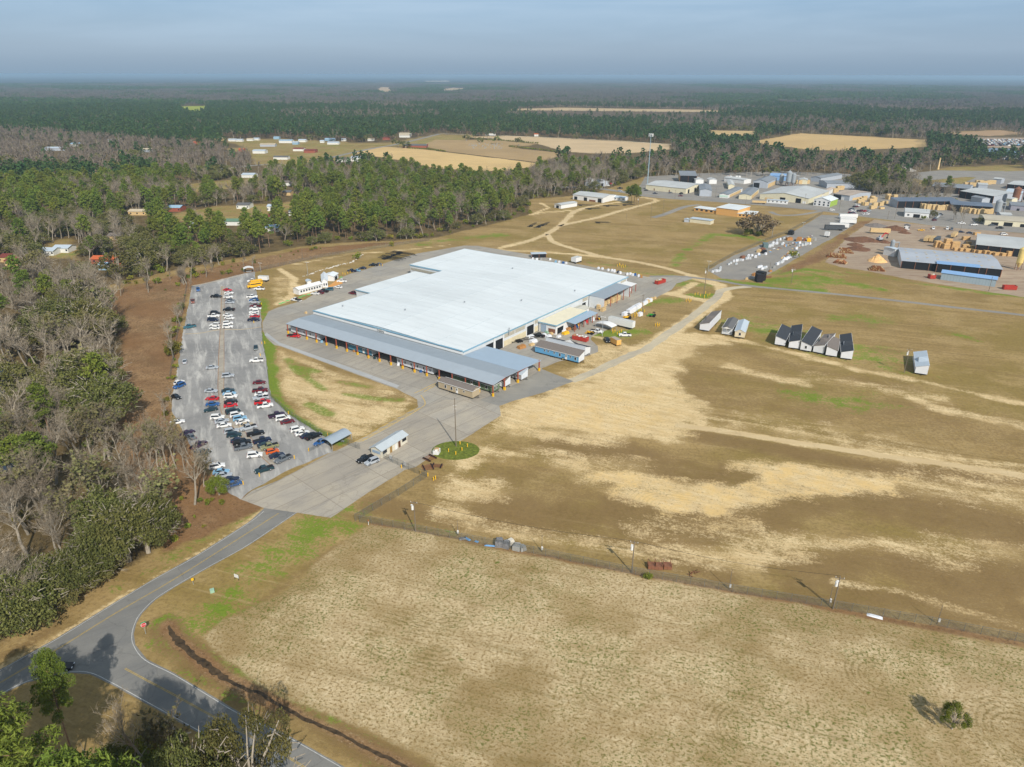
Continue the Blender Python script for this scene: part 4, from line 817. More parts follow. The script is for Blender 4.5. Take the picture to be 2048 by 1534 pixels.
cr0 = MB(); slab(cr0, (-.7, y0, 5.2), (14.8, y0, 4.5), (14.8, -.7, 4.5), (-.7, -.7, 5.2)); cr0.build('roof', mat('blue_grey_roof', (156, 174, 190), .45, .04, .3, stripes=('Y', .9, .05)), can)
for i in range(19):
    y = y0 + .5 + i * (y1 - y0 - 1) / 18; q_ = MB(); q_.box((-16.6, y, 2.35), (.34, .34, 4.6), m=0); q_.box((-16.6, y, .65), (.62, .62, 1.3), m=1); q_.build('post', [redst, yelst], can)
for x in (-9.4, -.6, 14.2): q_ = MB(); q_.box((x, y0 + .5, 2.35), (.4, .4, 4.6 if x > 10 else 5.1), m=0); q_.box((x, y0 + .5, .65), (.7, .7, 1.3), m=1); q_.build('post', [redst, yelst], can)
q_ = MB(); q_.box((-16.6, (y0 + y1) / 2, 4.6), (.2, y1 - y0 - .6, .3)); q_.box((-13, y0 + .5, 4.85), (7, .2, .25)); q_.box((-5, y0 + .5, 5.0), (9, .2, .25)); q_.box((7, y0 + .5, 4.45), (14, .2, .25)); q_.build('beam', redst, can)
# annexes
def local_bldg(name, label, cat, parts):
    o = thing(name, F0, FR, label, cat)
    for nm, m_, fn in parts: q_ = MB(); fn(q_); q_.build(nm, m_, o)
    return o
local_bldg('side_annex', 'low white flat roofed annex along the far long side of the factory', 'annex', [
  ('wall', whw, lambda q: q.box((66.8, 100.9, 1.95), (46.4, 18.6, 3.9))), ('roof', whr, lambda q: q.box((66.8, 100.9, 3.98), (47, 19.2, .16))), ('gutter_trim', trim, lambda q: (q.box((43.2, 100.9, 3.8), (.2, 19.4, .4)), q.box((66.8, 110.6, 3.8), (47, .2, .4))))])
local_bldg('workshop_annex', 'cream roofed workshop annex against the right side of the factory', 'workshop', [
  ('wall', whitep, lambda q: q.box((68.4, -5.4, 2.3), (27.2, 9.2, 4.6))), ('roof', mat('cream_roof', (222, 214, 188), .8, .06, .3), lambda q: q.box((68.4, -5.5, 4.7), (27.8, 9.8, .16))), ('gutter_trim', trim, lambda q: (q.box((54.4, -5.5, 4.55), (.2, 9.9, .5)), q.box((68.4, -10.45, 4.55), (27.8, .2, .5)))),
  ('shutter_door', mat('grey_shutter', (150, 168, 186), .5, .05, 1, stripes=('Z', .3, .15)), lambda q: q.box((54.7, -3.2, 1.9), (.16, 3.0, 3.6))), ('window', MATS['rusty_steel'], lambda q: q.box((54.72, -7.8, 1.6), (.14, 3.6, 1.9))), ('door_opening', darkin, lambda q: q.box((58.5, -10.1, 1.5), (5, .14, 2.8)))])
def canopy_bits(x0, x1, ya, yb, ha, hb, np_, roofm, postc=redst):
    L_ = [('roof', roofm, lambda q: slab(q, (x0, ya, ha), (x1, ya, ha), (x1, yb, hb), (x0, yb, hb), .16))]
    for i in range(np_):
        x = x0 + .3 + (x1 - x0 - .6) * i / (np_ - 1); L_.append(('post', postc, lambda q, x=x: q.box((x, ya + .3, (ha - .2) / 2), (.28, .28, ha - .2))))
    return L_
local_bldg('equipment_canopy', 'blue grey canopy sheltering tools and machines beside the workshop annex', 'canopy', canopy_bits(63.4, 84.6, -15.1, -10.6, 3.9, 4.3, 6, MATS['blue_grey_roof']))
local_bldg('lumber_canopy', 'tall grey canopy with a white end wall over stacked yellow lumber', 'canopy', canopy_bits(101.2, 130.2, -9.4, -.45, 5.9, 6.3, 5, greyr2) + [('end_wall', whw, lambda q: q.box((101.3, -4.9, 2.95), (.2, 8.7, 5.9))), ('end_wall', whw, lambda q: q.box((129.9, -4.9, 2.8), (.2, 8.2, 5.6)))])
local_bldg('small_canopy', 'small white roofed canopy at the far right corner of the factory', 'canopy', canopy_bits(131.4, 141.8, -7.2, -.45, 4.4, 4.8, 3, whitep) + [('end_wall', whitep, lambda q: q.box((136.5, -4.4, 1.8), (8.5, .15, 3.6)))])
local_bldg('lean_to', 'small curved roof lean-to between the workshop annex and lumber canopy', 'shed', [('wall', whitep, lambda q: q.box((88, -3.4, 1.6), (6.6, 5.6, 3.2))), ('roof', mat('sandy_roof', (186, 184, 172), .8, .08, .5), lambda q: (slab(q, (84.5, -6.6, 3.3), (91.6, -6.6, 3.3), (91.6, -3.4, 4.0), (84.5, -3.4, 4.0)), slab(q, (84.5, -3.4, 4.0), (91.6, -3.4, 4.0), (91.6, -.5, 3.4), (84.5, -.5, 3.4)))), ('door_opening', darkin, lambda q: q.box((84.65, -3.4, 1.5), (.14, 3.4, 2.8)))])
# ------------ manufactured homes
def home(p1, p2, L_, label, wallc, roofc, kind='gable', group=None, wins=(), door=None, ends=(), h=2.75, porch=False, endc=None, loc=None, rz=None, Wd=None, sidec=None, rise=.9):
    """p1, p2: ground points of the near end's left and right corner; the home runs L_ metres away from it"""
    if loc is None:
        dx = p2 - p1; Wd = dx.length if Wd is None else Wd; rz = math.atan2(dx.y, dx.x); loc = (p1.x, p1.y, 0)
    o = thing('manufactured_home', loc, rz, label, 'mobile home', group); z0 = .65; zt = z0 + h
    fl, fr_ = {'gable': (zt, zt), 'right': (zt - .15, zt + 1.25), 'left': (zt + 1.25, zt - .15)}[kind]
    q_ = MB(); e0, e1 = (2.2, L_) if porch else (0, L_)
    q_.add([(0, e0, z0), (0, e0, fl), (Wd, e0, fr_), (Wd, e0, z0), (0, e1, z0), (0, e1, fl), (Wd, e1, fr_), (Wd, e1, z0), (Wd / 2, e0, zt + rise if kind == 'gable' else (fl + fr_) / 2), (Wd / 2, e1, zt + rise if kind == 'gable' else (fl + fr_) / 2)],
           [(0, 3, 2, 8, 1), (4, 5, 9, 6, 7), (0, 1, 5, 4), (3, 7, 6, 2)]); 
    q_.m = [1, 1, 0, 2]; q_.build('wall', [wallc, endc or wallc, sidec or wallc], o)
    q_ = MB(); a_ = .25
    if kind == 'gable':
        slab(q_, (-a_, -a_, zt - .05), (Wd / 2, -a_, zt + rise + .08), (Wd / 2, L_ + a_, zt + rise + .08), (-a_, L_ + a_, zt - .05), .1); slab(q_, (Wd / 2, -a_, zt + rise + .08), (Wd + a_, -a_, zt - .05), (Wd + a_, L_ + a_, zt - .05), (Wd / 2, L_ + a_, zt + rise + .08), .1)
    else: slab(q_, (-a_ * (kind == 'right') - .02, -a_, fl + .06), (Wd + a_ * (kind == 'left') + .02, -a_, fr_ + .06), (Wd + a_ * (kind == 'left') + .02, L_ + a_, fr_ + .06), (-a_ * (kind == 'right') - .02, L_ + a_, fl + .06), .1)
    q_.build('roof', roofc, o)
    q_ = MB(); q_.box((Wd / 2, -a_ - .02, zt + .02), (Wd + .4, .06, .16)) if kind == 'gable' else None
    q_.box((-a_ - .03 if kind != 'left' else -.06, L_ / 2, fl - .02), (.07, L_ + .5, .18)); q_.box((Wd + a_ + .03 if kind != 'right' else Wd + .06, L_ / 2, fr_ - .02), (.07, L_ + .5, .18)); q_.build('eaves_trim', whitep, o)
    q_ = MB(); q_.box((Wd / 2, L_ / 2, .5), (Wd - .3, L_ - .3, .3)); q_.tube((Wd / 2 - .8, -.0, .45), (Wd / 2, -1.4, .4), .07, n=4); q_.tube((Wd / 2 + .8, -.0, .45), (Wd / 2, -1.4, .4), .07, n=4); q_.build('chassis', blackm, o)
    for k in range(3):
        for s in (.15, Wd - .15): q_ = MB(); q_.tube((s - .1, L_ * .55 + k * .95, .36), (s + .1, L_ * .55 + k * .95, .36), .36, n=10); q_.build('wheel', blackm, o)
    for side, pos, w_, h_, zb in wins:                            # windows: face, place along it, size, sill height
        q_ = MB()
        for m_, g_, t_ in ((0, .1, .05), (1, 0, .07)):
            c_ = {'left': ((-t_ / 2 - .01, pos, zb + h_ / 2), (t_, w_ + g_ * 2, h_ + g_ * 2)), 'right': ((Wd + t_ / 2 + .01, pos, zb + h_ / 2), (t_, w_ + g_ * 2, h_ + g_ * 2)), 'near': ((pos, e0 - t_ / 2 - .01, zb + h_ / 2), (w_ + g_ * 2, t_, h_ + g_ * 2))}[side]
            q_.box(*c_, m=m_)
        q_.build('window', [whitep, glass], o)
    if door:
        side, pos = door; q_ = MB(); q_.box({'left': (-.05, pos, z0 + 1.1), 'right': (Wd + .05, pos, z0 + 1.1), 'near': (pos, e0 - .05, z0 + 1.1)}[side], (.08, 1.0, 2.1) if side != 'near' else (1.0, .08, 2.1)); q_.box({'left': (-.1, pos, z0 + 1.55), 'right': (Wd + .1, pos, z0 + 1.55), 'near': (pos, e0 - .1, z0 + 1.55)}[side], (.04, .5, .8) if side != 'near' else (.5, .04, .8), m=1); q_.build('door', [whitep, glass], o)
    if kind == 'dormer_right' or (ends and 'dormer' in ends):
        q_ = MB(); yc = L_ * .42; hw = 3.0; zr = fr_ + .04; zl = fl + (fr_ - fl) * .25
        q_.add([(Wd * .25, yc - .02, zl + 1.35), (Wd * .2, yc - hw, zl - .02), (Wd, yc - hw, zr), (Wd, yc, zr + .25), (Wd * .2, yc + hw, zl - .02), (Wd, yc + hw, zr)], [(0, 1, 4), (0, 3, 2, 1), (0, 4, 5, 3)])
        q_.m = [0, 1, 1]; q_.build('dormer', [whitep, roofc], o)
    if porch:
        q_ = MB(); q_.box((Wd / 2, 1.1, z0 - .05), (Wd, 2.2, .12))
        for x in (.08, Wd / 2, Wd - .08): q_.box((x, .1, z0 + 1.35), (.12, .12, 2.7))
        for z in (.35, .95): q_.box((Wd / 2, .08, z0 + z), (Wd, .05, .06))
        for k in range(15): q_.box((.2 + k * (Wd - .4) / 14, .08, z0 + .65), (.04, .04, .6))
        q_.add([(0, 0, zt - .1), (Wd, 0, zt - .1), (Wd / 2, 0, zt + rise)], [(0, 1, 2)]); q_.build('porch', whitep, o)
    return o
sh_black = mat('black_shingles', (58, 62, 68), .9, .16, 2.5); sh_brown = mat('brown_shingles', (118, 110, 104), .9, .16, 2.5); sh_grey = mat('grey_shingles', (100, 100, 100), .9, .16, 2.5); sh_pale = mat('pale_roofing', (178, 190, 200), .7, .06, 1)
wrap = mat('white_house_wrap', (214, 216, 220), .6, .05, .6, stripes=('Y', 2.4, .05)); creamS = mat('cream_siding', (206, 194, 166), .8, .05, 1, stripes=('Z', .25, .08)); tanS = mat('tan_siding', (176, 160, 132), .8, .05, 1, stripes=('Z', .25, .1)); blueS = mat('blue_siding', (98, 158, 198), .7, .05, 1, stripes=('Z', .25, .1))
greyS = mat('grey_siding', (168, 168, 168), .8, .05, 1, stripes=('Z', .25, .1)); greenS = mat('green_siding', (104, 122, 96), .8, .05, 1, stripes=('Z', .25, .1)); tealS = mat('teal_siding', (78, 128, 150), .8, .05, 1, stripes=('Z', .25, .1)); whS = mat('white_siding', (210, 214, 218), .7, .04, 1, stripes=('Z', .25, .08))
GH = 'unfinished homes parked on the field'
def fieldhome(a_, b_, c_, label, wc, rc, kind, **k):
    p1, p2, p3 = C6(*a_), C6(*b_), C6(*c_); L_ = (p3 - p2).length
    return home(p1, p2, min(max(L_, 11), 23), label, wc, rc, kind, GH, Wd=4.4, **k)
fieldhome((150, 378), (212, 388), (324, 296), 'white wrapped half home with brown roof and white dormer, alone beside the lane', wrap, sh_brown, 'right', ends=('dormer',))
fieldhome((318, 408), (388, 418), (482, 352), 'white home with railed end porch and grey gable roof', whS, sh_grey, 'gable', porch=True, wins=(('right', 5, .9, 1.2, 1.5), ('right', 9, .9, 1.2, 1.5), ('right', 13, .9, 1.2, 1.5)), door=('near', 2.2))
fieldhome((415, 432), (480, 440), (574, 368), 'cream home with pale gable roof and shuttered end window', creamS, sh_pale, 'gable', wins=(('near', 2.2, .9, 1.2, 1.5), ('right', 6, .9, 1.2, 1.5), ('right', 10, .9, 1.2, 1.5)))
fieldhome((720, 488), (786, 498), (874, 415), 'black roofed half home at the left end of the row of six', wrap, sh_black, 'left', sidec=greyS, wins=(('right', 4, .8, 1, 1.5), ('right', 9, .8, 1, 1.5)))
fieldhome((825, 512), (905, 522), (998, 408), 'black roofed half home with white dormer, second in the row of six', wrap, sh_black, 'right', ends=('dormer',))
fieldhome((913, 528), (992, 542), (1084, 425), 'black roofed half home with a framed end window, third in the row of six', wrap, sh_black, 'left', wins=(('near', 2.2, .8, 1.2, 1.5), ('right', 5, .8, 1, 1.5)))
fieldhome((1010, 543), (1080, 557), (1157, 468), 'brown roofed half home with white dormer, fourth in the row of six', wrap, sh_brown, 'right', ends=('dormer',))
fieldhome((1106, 568), (1176, 578), (1260, 502), 'brown roofed half home without dormer, fifth in the row of six', wrap, sh_brown, 'left', sidec=greyS, wins=(('right', 4, .8, 1, 1.5), ('right', 8, .8, 1, 1.5)))
fieldhome((1220, 590), (1286, 598), (1380, 480), 'black roofed half home with dormer at the right end of the row of six', wrap, sh_black, 'right', ends=('dormer',))
fieldhome((1783, 702), (1860, 713), (1915, 612), 'pale roofed half home with dormer standing alone at the far right', wrap, sh_pale, 'right', ends=('dormer',))
def fhome(x0, ya, yb, Wd, label, wc, rc, kind, **k):
    """a home whose long side is parallel to the factory front: its near corner at local x0, from ya to yb"""
    return home(None, None, abs(yb - ya), label, wc, rc, kind, k.pop('group', None), loc=LF(x0, ya), rz=FR, Wd=Wd, **k)
fhome(30, -37, -15.2, 4.6, 'bright blue half home with brown roof and white door on the yard', blueS, sh_brown, 'right', endc=whS, wins=(('left', 1.6, .8, 1.2, 1.4), ('left', 9.2, .8, 1.2, 1.4), ('left', 12, .55, .8, 1.9), ('left', 15, .55, .8, 1.9), ('left', 16.8, .55, .8, 1.9), ('left', 4, .6, .6, 2.0)), door=('left', 6.1))
fhome(38.6, -35, -15, 4.4, 'white half home with a dark gable, right behind the blue home', whS, sh_black, 'left', ends=('dormer',))
fhome(-23.4, -23.6, -7, 4.3, 'tan home with brown gable roof standing in front of the canopy', tanS, sh_brown, 'gable', wins=(('left', 13, .8, 1.2, 1.4), ('left', 10, .8, 1.2, 1.4), ('left', 4, .6, .6, 2)), door=('left', 7.4), ends=())
GC = 'homes being finished under the canopy'
ys = [toF(C3(*p))[1] for p in ((165, 940), (455, 1028), (735, 1120), (985, 1188), (1225, 1272), (1598, 1378))] + [toF(C4(250, 830))[1], toF(C4(706, 962))[1]]
fhome(-14.8, ys[1], ys[0], 4.3, 'pale grey home under the far left end of the canopy', whS, sh_grey, 'gable', group=GC, wins=tuple(('left', 2 + 4.2 * k, .6, 1, 1.5) for k in range(4)), h=2.5, rise=.6)
fhome(-14.8, ys[3], ys[2], 4.3, 'teal blue home under the middle of the canopy', tealS, sh_grey, 'gable', group=GC, wins=(('left', 3, .8, 1.2, 1.4), ('left', 9, .8, 1.2, 1.4)), door=('left', 5), h=2.5, rise=.6, endc=whS)
fhome(-14.8, ys[5], ys[4], 4.3, 'white home with a dark door under the right half of the canopy', whS, sh_grey, 'gable', group=GC, wins=tuple(('left', 1.5 + 3.4 * k, .6, 1, 1.5) for k in range(6)), h=2.5, rise=.6)
fhome(-14.8, -26.4, ys[6], 4.3, 'dark green home under the right end of the canopy, behind the tan home', greenS, sh_grey, 'gable', group=GC, wins=(('left', 3, 1, 1.2, 1.4), ('left', 6.5, 1, 1.2, 1.4), ('near', 1.2, .7, 1, 1.5), ('near', 2.6, .7, 1, 1.5)), door=('left', 10), h=2.5, rise=.6, endc=greenS)
fhome(-8.6, -27.0, -12, 4.3, 'white ended home under the canopy between two red end posts', whS, sh_brown, 'right', group=GC, h=2.3, door=('left', 2))
fhome(1.2, -28.3, -14, 4.4, 'grey home with pale roof under the rear bay of the canopy', greyS, sh_pale, 'right', group=GC, wins=(('left', 2, .9, 1.3, 1.4),), endc=whS, h=2.2)
# ------------ generic buildings set out by their front edge
def bldg(name, label, cat, p1, p2, depth, h, wallc, roofc, roof='x', rise=1.2, opens=(), group=None, eave=.4, sidec=None, openfront=False, extra=None):
    """p1-p2 front wall seen from the camera, left to right; depth away from it; roof ridge along x or y, mono or flat"""
    d = p2 - p1; Wd = d.length; rz = math.atan2(d.y, d.x); o = thing(name, (p1.x, p1.y, 0), rz, label, cat, group); q_ = MB(); D = depth
    if roof == 'x': prof = [(0, 0, h), (Wd, 0, h), (Wd, D, h), (0, D, h)]; rid = [(0, D / 2, h + rise), (Wd, D / 2, h + rise)]
    elif roof == 'y': prof = [(0, 0, h), (Wd, 0, h), (Wd, D, h), (0, D, h)]; rid = [(Wd / 2, 0, h + rise), (Wd / 2, D, h + rise)]
    elif roof == 'mono': prof = [(0, 0, h + rise), (Wd, 0, h + rise), (Wd, D, h), (0, D, h)]; rid = []
    elif roof == 'back': prof = [(0, 0, h), (Wd, 0, h), (Wd, D, h + rise), (0, D, h + rise)]; rid = []
    else: prof = [(0, 0, h), (Wd, 0, h), (Wd, D, h), (0, D, h)]; rid = []
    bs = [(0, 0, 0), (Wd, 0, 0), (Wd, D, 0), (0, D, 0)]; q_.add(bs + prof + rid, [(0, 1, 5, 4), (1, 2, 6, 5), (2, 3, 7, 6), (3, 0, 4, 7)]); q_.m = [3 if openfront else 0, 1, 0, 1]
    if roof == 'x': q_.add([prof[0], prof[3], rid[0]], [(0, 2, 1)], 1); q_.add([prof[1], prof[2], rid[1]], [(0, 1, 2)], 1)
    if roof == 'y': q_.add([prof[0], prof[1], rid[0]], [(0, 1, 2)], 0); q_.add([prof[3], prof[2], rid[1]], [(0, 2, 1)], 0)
    q_.build('wall', [wallc, sidec or wallc, wallc, darkin], o)  # open front: closed wall with the shade inside put into its colour
    q_ = MB(); e = eave
    if roof == 'x': slab(q_, (-e, -e, h + .05), (Wd + e, -e, h + .05), (Wd + e, D / 2, h + rise + .1), (-e, D / 2, h + rise + .1), .15); slab(q_, (-e, D / 2, h + rise + .1), (Wd + e, D / 2, h + rise + .1), (Wd + e, D + e, h + .05), (-e, D + e, h + .05), .15)
    elif roof == 'y': slab(q_, (-e, -e, h + .05), (Wd / 2, -e, h + rise + .1), (Wd / 2, D + e, h + rise + .1), (-e, D + e, h + .05), .15); slab(q_, (Wd / 2, -e, h + rise + .1), (Wd + e, -e, h + .05), (Wd + e, D + e, h + .05), (Wd / 2, D + e, h + rise + .1), .15)
    else: slab(q_, (-e, -e, prof[0][2] + .1), (Wd + e, -e, prof[1][2] + .1), (Wd + e, D + e, prof[2][2] + .1), (-e, D + e, prof[3][2] + .1), .2)
    q_.build('roof', roofc, o)
    for it in opens:                                              # (face, fraction, width, height, material, name, sill)
        face, f, w_, h_, m_, nm = it[:6]; zb = it[6] if len(it) > 6 else .02; q_ = MB()
        if face == 'f': q_.box((Wd * f, -.05, zb + h_ / 2), (w_, .12, h_))
        elif face == 'r': q_.box((Wd + .05, D * f, zb + h_ / 2), (.12, w_, h_))
        else: q_.box((-.05, D * f, zb + h_ / 2), (.12, w_, h_))
        q_.build(nm, m_, o)
    if openfront:
        n = max(2, int(Wd / 7))
        for i in range(n + 1): q_ = MB(); q_.box((Wd * i / n, -.2, h / 2), (.3, .3, h)); q_.build('post', rust, o)
    if extra: extra(o, Wd, D, h)
    return o
def win_row(n, w_=1.0, h_=1.1, sill=1.2, face='f', a_=.1, b_=.9): return tuple((face, a_ + (b_ - a_) * i / max(1, n - 1), w_, h_, glass, 'window', sill) for i in range(n))
cw = mat('cream_metal_wall', (214, 206, 178), .7, .06, .4, stripes=('X', .8, .06)); gw = mat('grey_metal_wall', (170, 176, 184), .6, .05, .4, stripes=('X', .8, .06)); pg = mat('pale_grey_roof', (180, 183, 182), .7, .1, .06, stripes=('X', .9, .05)); dg_ = mat('dark_grey_roof', (128, 134, 140), .7, .1, .08, stripes=('X', .9, .06))
rr2 = mat('rust_streaked_roof', (170, 156, 142), .8, .2, .08, stretch=(1, .3, 1)); dkb = mat('dark_blue_roof', (98, 110, 126), .6, .1, .08, stripes=('X', .9, .08)); brick = mat('tan_brick', (212, 164, 100), .9, .1, 2, stripes=('Z', .3, .08)); bluer = mat('blue_metal_roof', (128, 164, 204), .5, .04, .2, stripes=('X', .9, .05))
grn = mat('lime_green_wall', (150, 176, 78), .8, .05, 1)
def lumber(p, rz, L_, Wd, h, label, group='stacks of yellow lumber in the yards', m=None):
    q_ = MB(); n = max(1, round(h / 1.1))
    for k in range(n):
        hh = h / n; q_.box((0, 0, hh * k + hh / 2 + .05), (L_ - rng.random() * .3, Wd, hh - .12)); 
        for s in (-.35, .35): q_.box((L_ * s, 0, hh * k + .03), (.12, Wd * .98, .1), m=1)
    o = q_.build('lumber_stack', [m or wood, woodb], None, (p.x, p.y, 0), rz); return tag(o, label, 'lumber stack', group)
D_ = lambda q: ('f', *q)
dk = darkin
bldg('office_building', 'long white office wing with a row of dark windows, left of the factory', 'office', crop(560, 500, 10.24)(400, 940), crop(560, 500, 10.24)(872, 812), 5.0, 3.0, whitep, whitep, 'x', .9, win_row(8, .9, 1.0, 1.2), sidec=whitep)
bldg('office_building', 'white gabled office hall with entrance porch at the end of the long wing', 'office', crop(560, 500, 10.24)(876, 786), crop(560, 500, 10.24)(990, 778), 15, 3.6, whitep, mat('white_ribbed_roof', (220, 226, 230), .5, .04, .3, stripes=('Y', .6, .04)), 'y', 1.6, (('f', .35, .6, 1.3, glass, 'window', 1.1), ('f', .75, .6, 1.3, glass, 'window', 1.1), ('r', .3, 1, 2.1, glass, 'door', .1)))
bldg('office_canopy', 'white roofed entrance canopy at the right end of the office hall', 'canopy', crop(560, 500, 10.24)(1110, 655), crop(560, 500, 10.24)(1200, 590), 6, 2.9, whitep, MATS['white_ribbed_roof'], 'x', .9, (('f', .5, 3.4, 2.0, dk, 'opening'),))
q_ = MB(); A_, B_, C_, D4 = (crop(560, 500, 10.24)(*p) for p in ((980, 778), (1100, 762), (1290, 700), (1180, 640))); slab(q_, (*A_[:2], .45), (*B_[:2], .45), (*C_[:2], .45), (*D4[:2], .45), .4); tag(q_.build('wooden_deck', mat('deck_boards', (206, 150, 84), .85, .12, 2)), 'orange brown wooden deck in front of the white office hall', 'deck')
bldg('storage_shed', 'small blue roofed shed behind the long white office wing', 'shed', crop(560, 500, 10.24)(570, 745), crop(560, 500, 10.24)(650, 735), 3.5, 2.3, whitep, sh_pale, 'y', .6)
bldg('gatehouse', 'white gatehouse with pale metal roof beside the entrance gate', 'gatehouse', C7(740, 462), C7(848, 498), 12.5, 2.6, mat('gatehouse_block', (206, 200, 182), .85, .1, 1), mat('gatehouse_roof', (180, 188, 192), .5, .05, .5, stripes=('Y', .5, .05)), 'y', 1.0, (('f', .5, 3.2, .9, mat('pale_window', (150, 170, 188), .2, .1, 1), 'window', 1.2), ('r', .12, 1.8, 1.0, glass, 'window', 1.1), ('r', .35, 1.0, 2.1, mat('brown_door', (150, 120, 70), .8, .1, 1), 'door'), ('r', .55, 1.0, 2.1, whitep, 'door'), ('r', .68, 1.0, 2.1, mat('dark_brown_door', (96, 62, 40), .8, .1, 1), 'door'), ('r', .88, 2.0, 1.0, dk, 'window', 1.1)))
def arch_canopy(name, label, p1, p2, depth, h, m_, n=8, bow=1.0):
    d = p2 - p1; Wd = d.length; rz = math.atan2(d.y, d.x); o = thing(name, (p1.x, p1.y, 0), rz, label, 'canopy'); q_ = MB()
    for i in range(n):
        x0, x1 = Wd * i / n, Wd * (i + 1) / n; z0, z1 = (h + bow * math.sin(PI * k) for k in (i / n, (i + 1) / n)); slab(q_, (x0, 0, z0), (x1, 0, z1), (x1, depth, z1), (x0, depth, z0), .08)
    q_.build('roof', m_, o)
    for x in (.1, Wd - .1):
        for y in (.2, depth - .2): q_ = MB(); q_.tube((x, y, 0), (x, y, h + .02), .07, n=6); q_.build('post', MATS['galvanised'], o)
    q_ = MB(); q_.box((Wd / 2, depth * .7, .45), (Wd * .6, .5, .1)); q_.box((Wd / 2, depth * .7, .22), (Wd * .5, .1, .45)); q_.build('bench', MATS['galvanised'], o); return o
arch_canopy('shelter', 'curved grey roofed shelter beside the car park exit', C7(222, 385), C7(340, 428), 9.0, 2.5, mat('curved_sheet', (150, 162, 172), .4, .04, .5))
arch_canopy('shelter', 'white arched shelter at the far top corner of the car park', C1(965, 150), C1(1068, 140), 4.5, 2.6, whitep, bow=.8)
def trailer(p1, p2, label, wd=2.6, h=2.9, wc=None, rc=None, group=None, name='box_trailer'):
    d = p2 - p1; L_ = d.length; o = thing(name, (p1.x, p1.y, 0), math.atan2(d.y, d.x), label, 'trailer', group); q_ = MB(); q_.box((L_ / 2, wd / 2, 1.05 + h / 2), (L_, wd, h)); q_.build('box', wc or whitep, o)
    q_ = MB(); q_.box((L_ / 2, wd / 2, 1.07 + h), (L_ - .1, wd - .1, .06)); q_.build('roof', rc or MATS['weathered_trailer_roof'], o); q_ = MB(); q_.box((L_ / 2, wd / 2, .95), (L_ * .96, .9, .2)); q_.tube((L_ * .22, wd * .25, 0), (L_ * .22, wd * .25, .95), .08, n=5); q_.tube((L_ * .22, wd * .75, 0), (L_ * .22, wd * .75, .95), .08, n=5); q_.build('chassis', blackm, o)
    for x in (.78, .87):
        for y in (.15, wd - .15): q_ = MB(); q_.tube((L_ * x, y - .14, .48), (L_ * x, y + .14, .48), .48, n=10); q_.build('wheel', blackm, o)
    return o
mat('weathered_trailer_roof', (188, 190, 186), .7, .15, .5)
trailer(CDD(618, 1190), CDD(1150, 1312), 'long white box trailer with weathered roof on the right hand grass', h=2.9)
arch_canopy('fabric_shelter', 'white arched fabric shelter in front of the long white trailer', CDD(335, 1255), CDD(700, 1350), 4.5, 2.2, whitep, bow=.9)
trailer(C5(420, 130), C5(470, 140), 'small white box trailer with open end behind the factory', h=2.6, wd=6)
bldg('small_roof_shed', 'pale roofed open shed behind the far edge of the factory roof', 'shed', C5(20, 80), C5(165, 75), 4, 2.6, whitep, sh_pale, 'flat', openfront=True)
# works across the fields
bldg('workshop', 'white workshop with three dark bay doors and grey roof beyond the fields', 'workshop', CB(437, 400), CB(742, 436), 24, 4.6, whitep, pg, 'x', 1.6, (('f', .1, 3.4, 3.0, dk, 'door_opening'), ('f', .43, 3.6, 3.2, dk, 'door_opening'), ('f', .9, 4, 3.6, dk, 'door_opening'), ('f', .66, 7, 1.6, rust, 'steel_rack', .1)))
bldg('workshop', 'small white shed with an open dark end beside the three bay workshop', 'shed', CB(248, 486), CB(316, 498), 21, 3.4, whitep, pg, 'y', .6, (('f', .48, 3.2, 2.5, dk, 'door_opening'),))
bldg('cottage', 'small white hipped building between workshop and tall pines', 'house', CB(862, 408), CB(960, 418), 9, 2.8, whitep, sh_pale, 'x', 1.2, win_row(3))
bldg('warehouse', 'pale grey shed half hidden behind the roadside pines', 'warehouse', CB(560, 262), CB(690, 272), 22, 5, gw, pg, 'x', 1.6)
bldg('warehouse', 'pale grey gabled warehouse with open door near the parked cars', 'warehouse', CB(690, 272), CB(806, 262), 24, 5, gw, pg, 'y', 1.6, (('f', .4, 3, 3.4, dk, 'door_opening'),))
bldg('warehouse', 'long cream warehouse with weathered grey roof left of the works', 'warehouse', CB(1182, 298), CB(1592, 340), 42, 5.2, cw, pg, 'x', 1.8, (('f', .22, 1, 2.2, rust, 'door'), ('f', .60, 1, 2.2, rust, 'door'), ('r', .15, 3.5, 3.8, dk, 'door_opening'), ('r', .5, 3.5, 3.8, dk, 'door_opening')))
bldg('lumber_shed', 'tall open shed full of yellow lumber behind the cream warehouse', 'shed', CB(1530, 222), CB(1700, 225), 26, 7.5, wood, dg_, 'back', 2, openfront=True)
bldg('warehouse', 'plain grey metal warehouse at the street, right of the cream one', 'warehouse', CS(105, 402), CS(240, 406), 40, 5.8, gw, dg_, 'y', 1.4)
bldg('lumber_shed', 'narrow open sided shed with a white end and green lettering board', 'shed', CS(330, 418), CS(428, 426), 52, 3.6, whitep, dg_, 'y', .9, (('f', .5, 8, 1.6, mat('pale_green_board', (196, 222, 206), .7, .1, 1), 'board', 1), ('r', .5, 40, 2.6, wood, 'lumber_bay', .1)))
bldg('lumber_shed', 'cream ended open sided shed with yellow lumber along its side', 'shed', CS(552, 432), CS(686, 441), 50, 4.2, cw, dg_, 'y', 1.1, (('r', .5, 40, 3.0, wood, 'lumber_bay', .1),))
bldg('lumber_shed', 'grey gabled shed with a dark doorway between silos and warehouses', 'shed', CS(712, 300), CS(872, 312), 40, 6.5, gw, dg_, 'y', 2.2, (('f', .25, 6, 5, dk, 'door_opening'), ('r', .5, 32, 4.0, wood, 'lumber_bay', .1)))
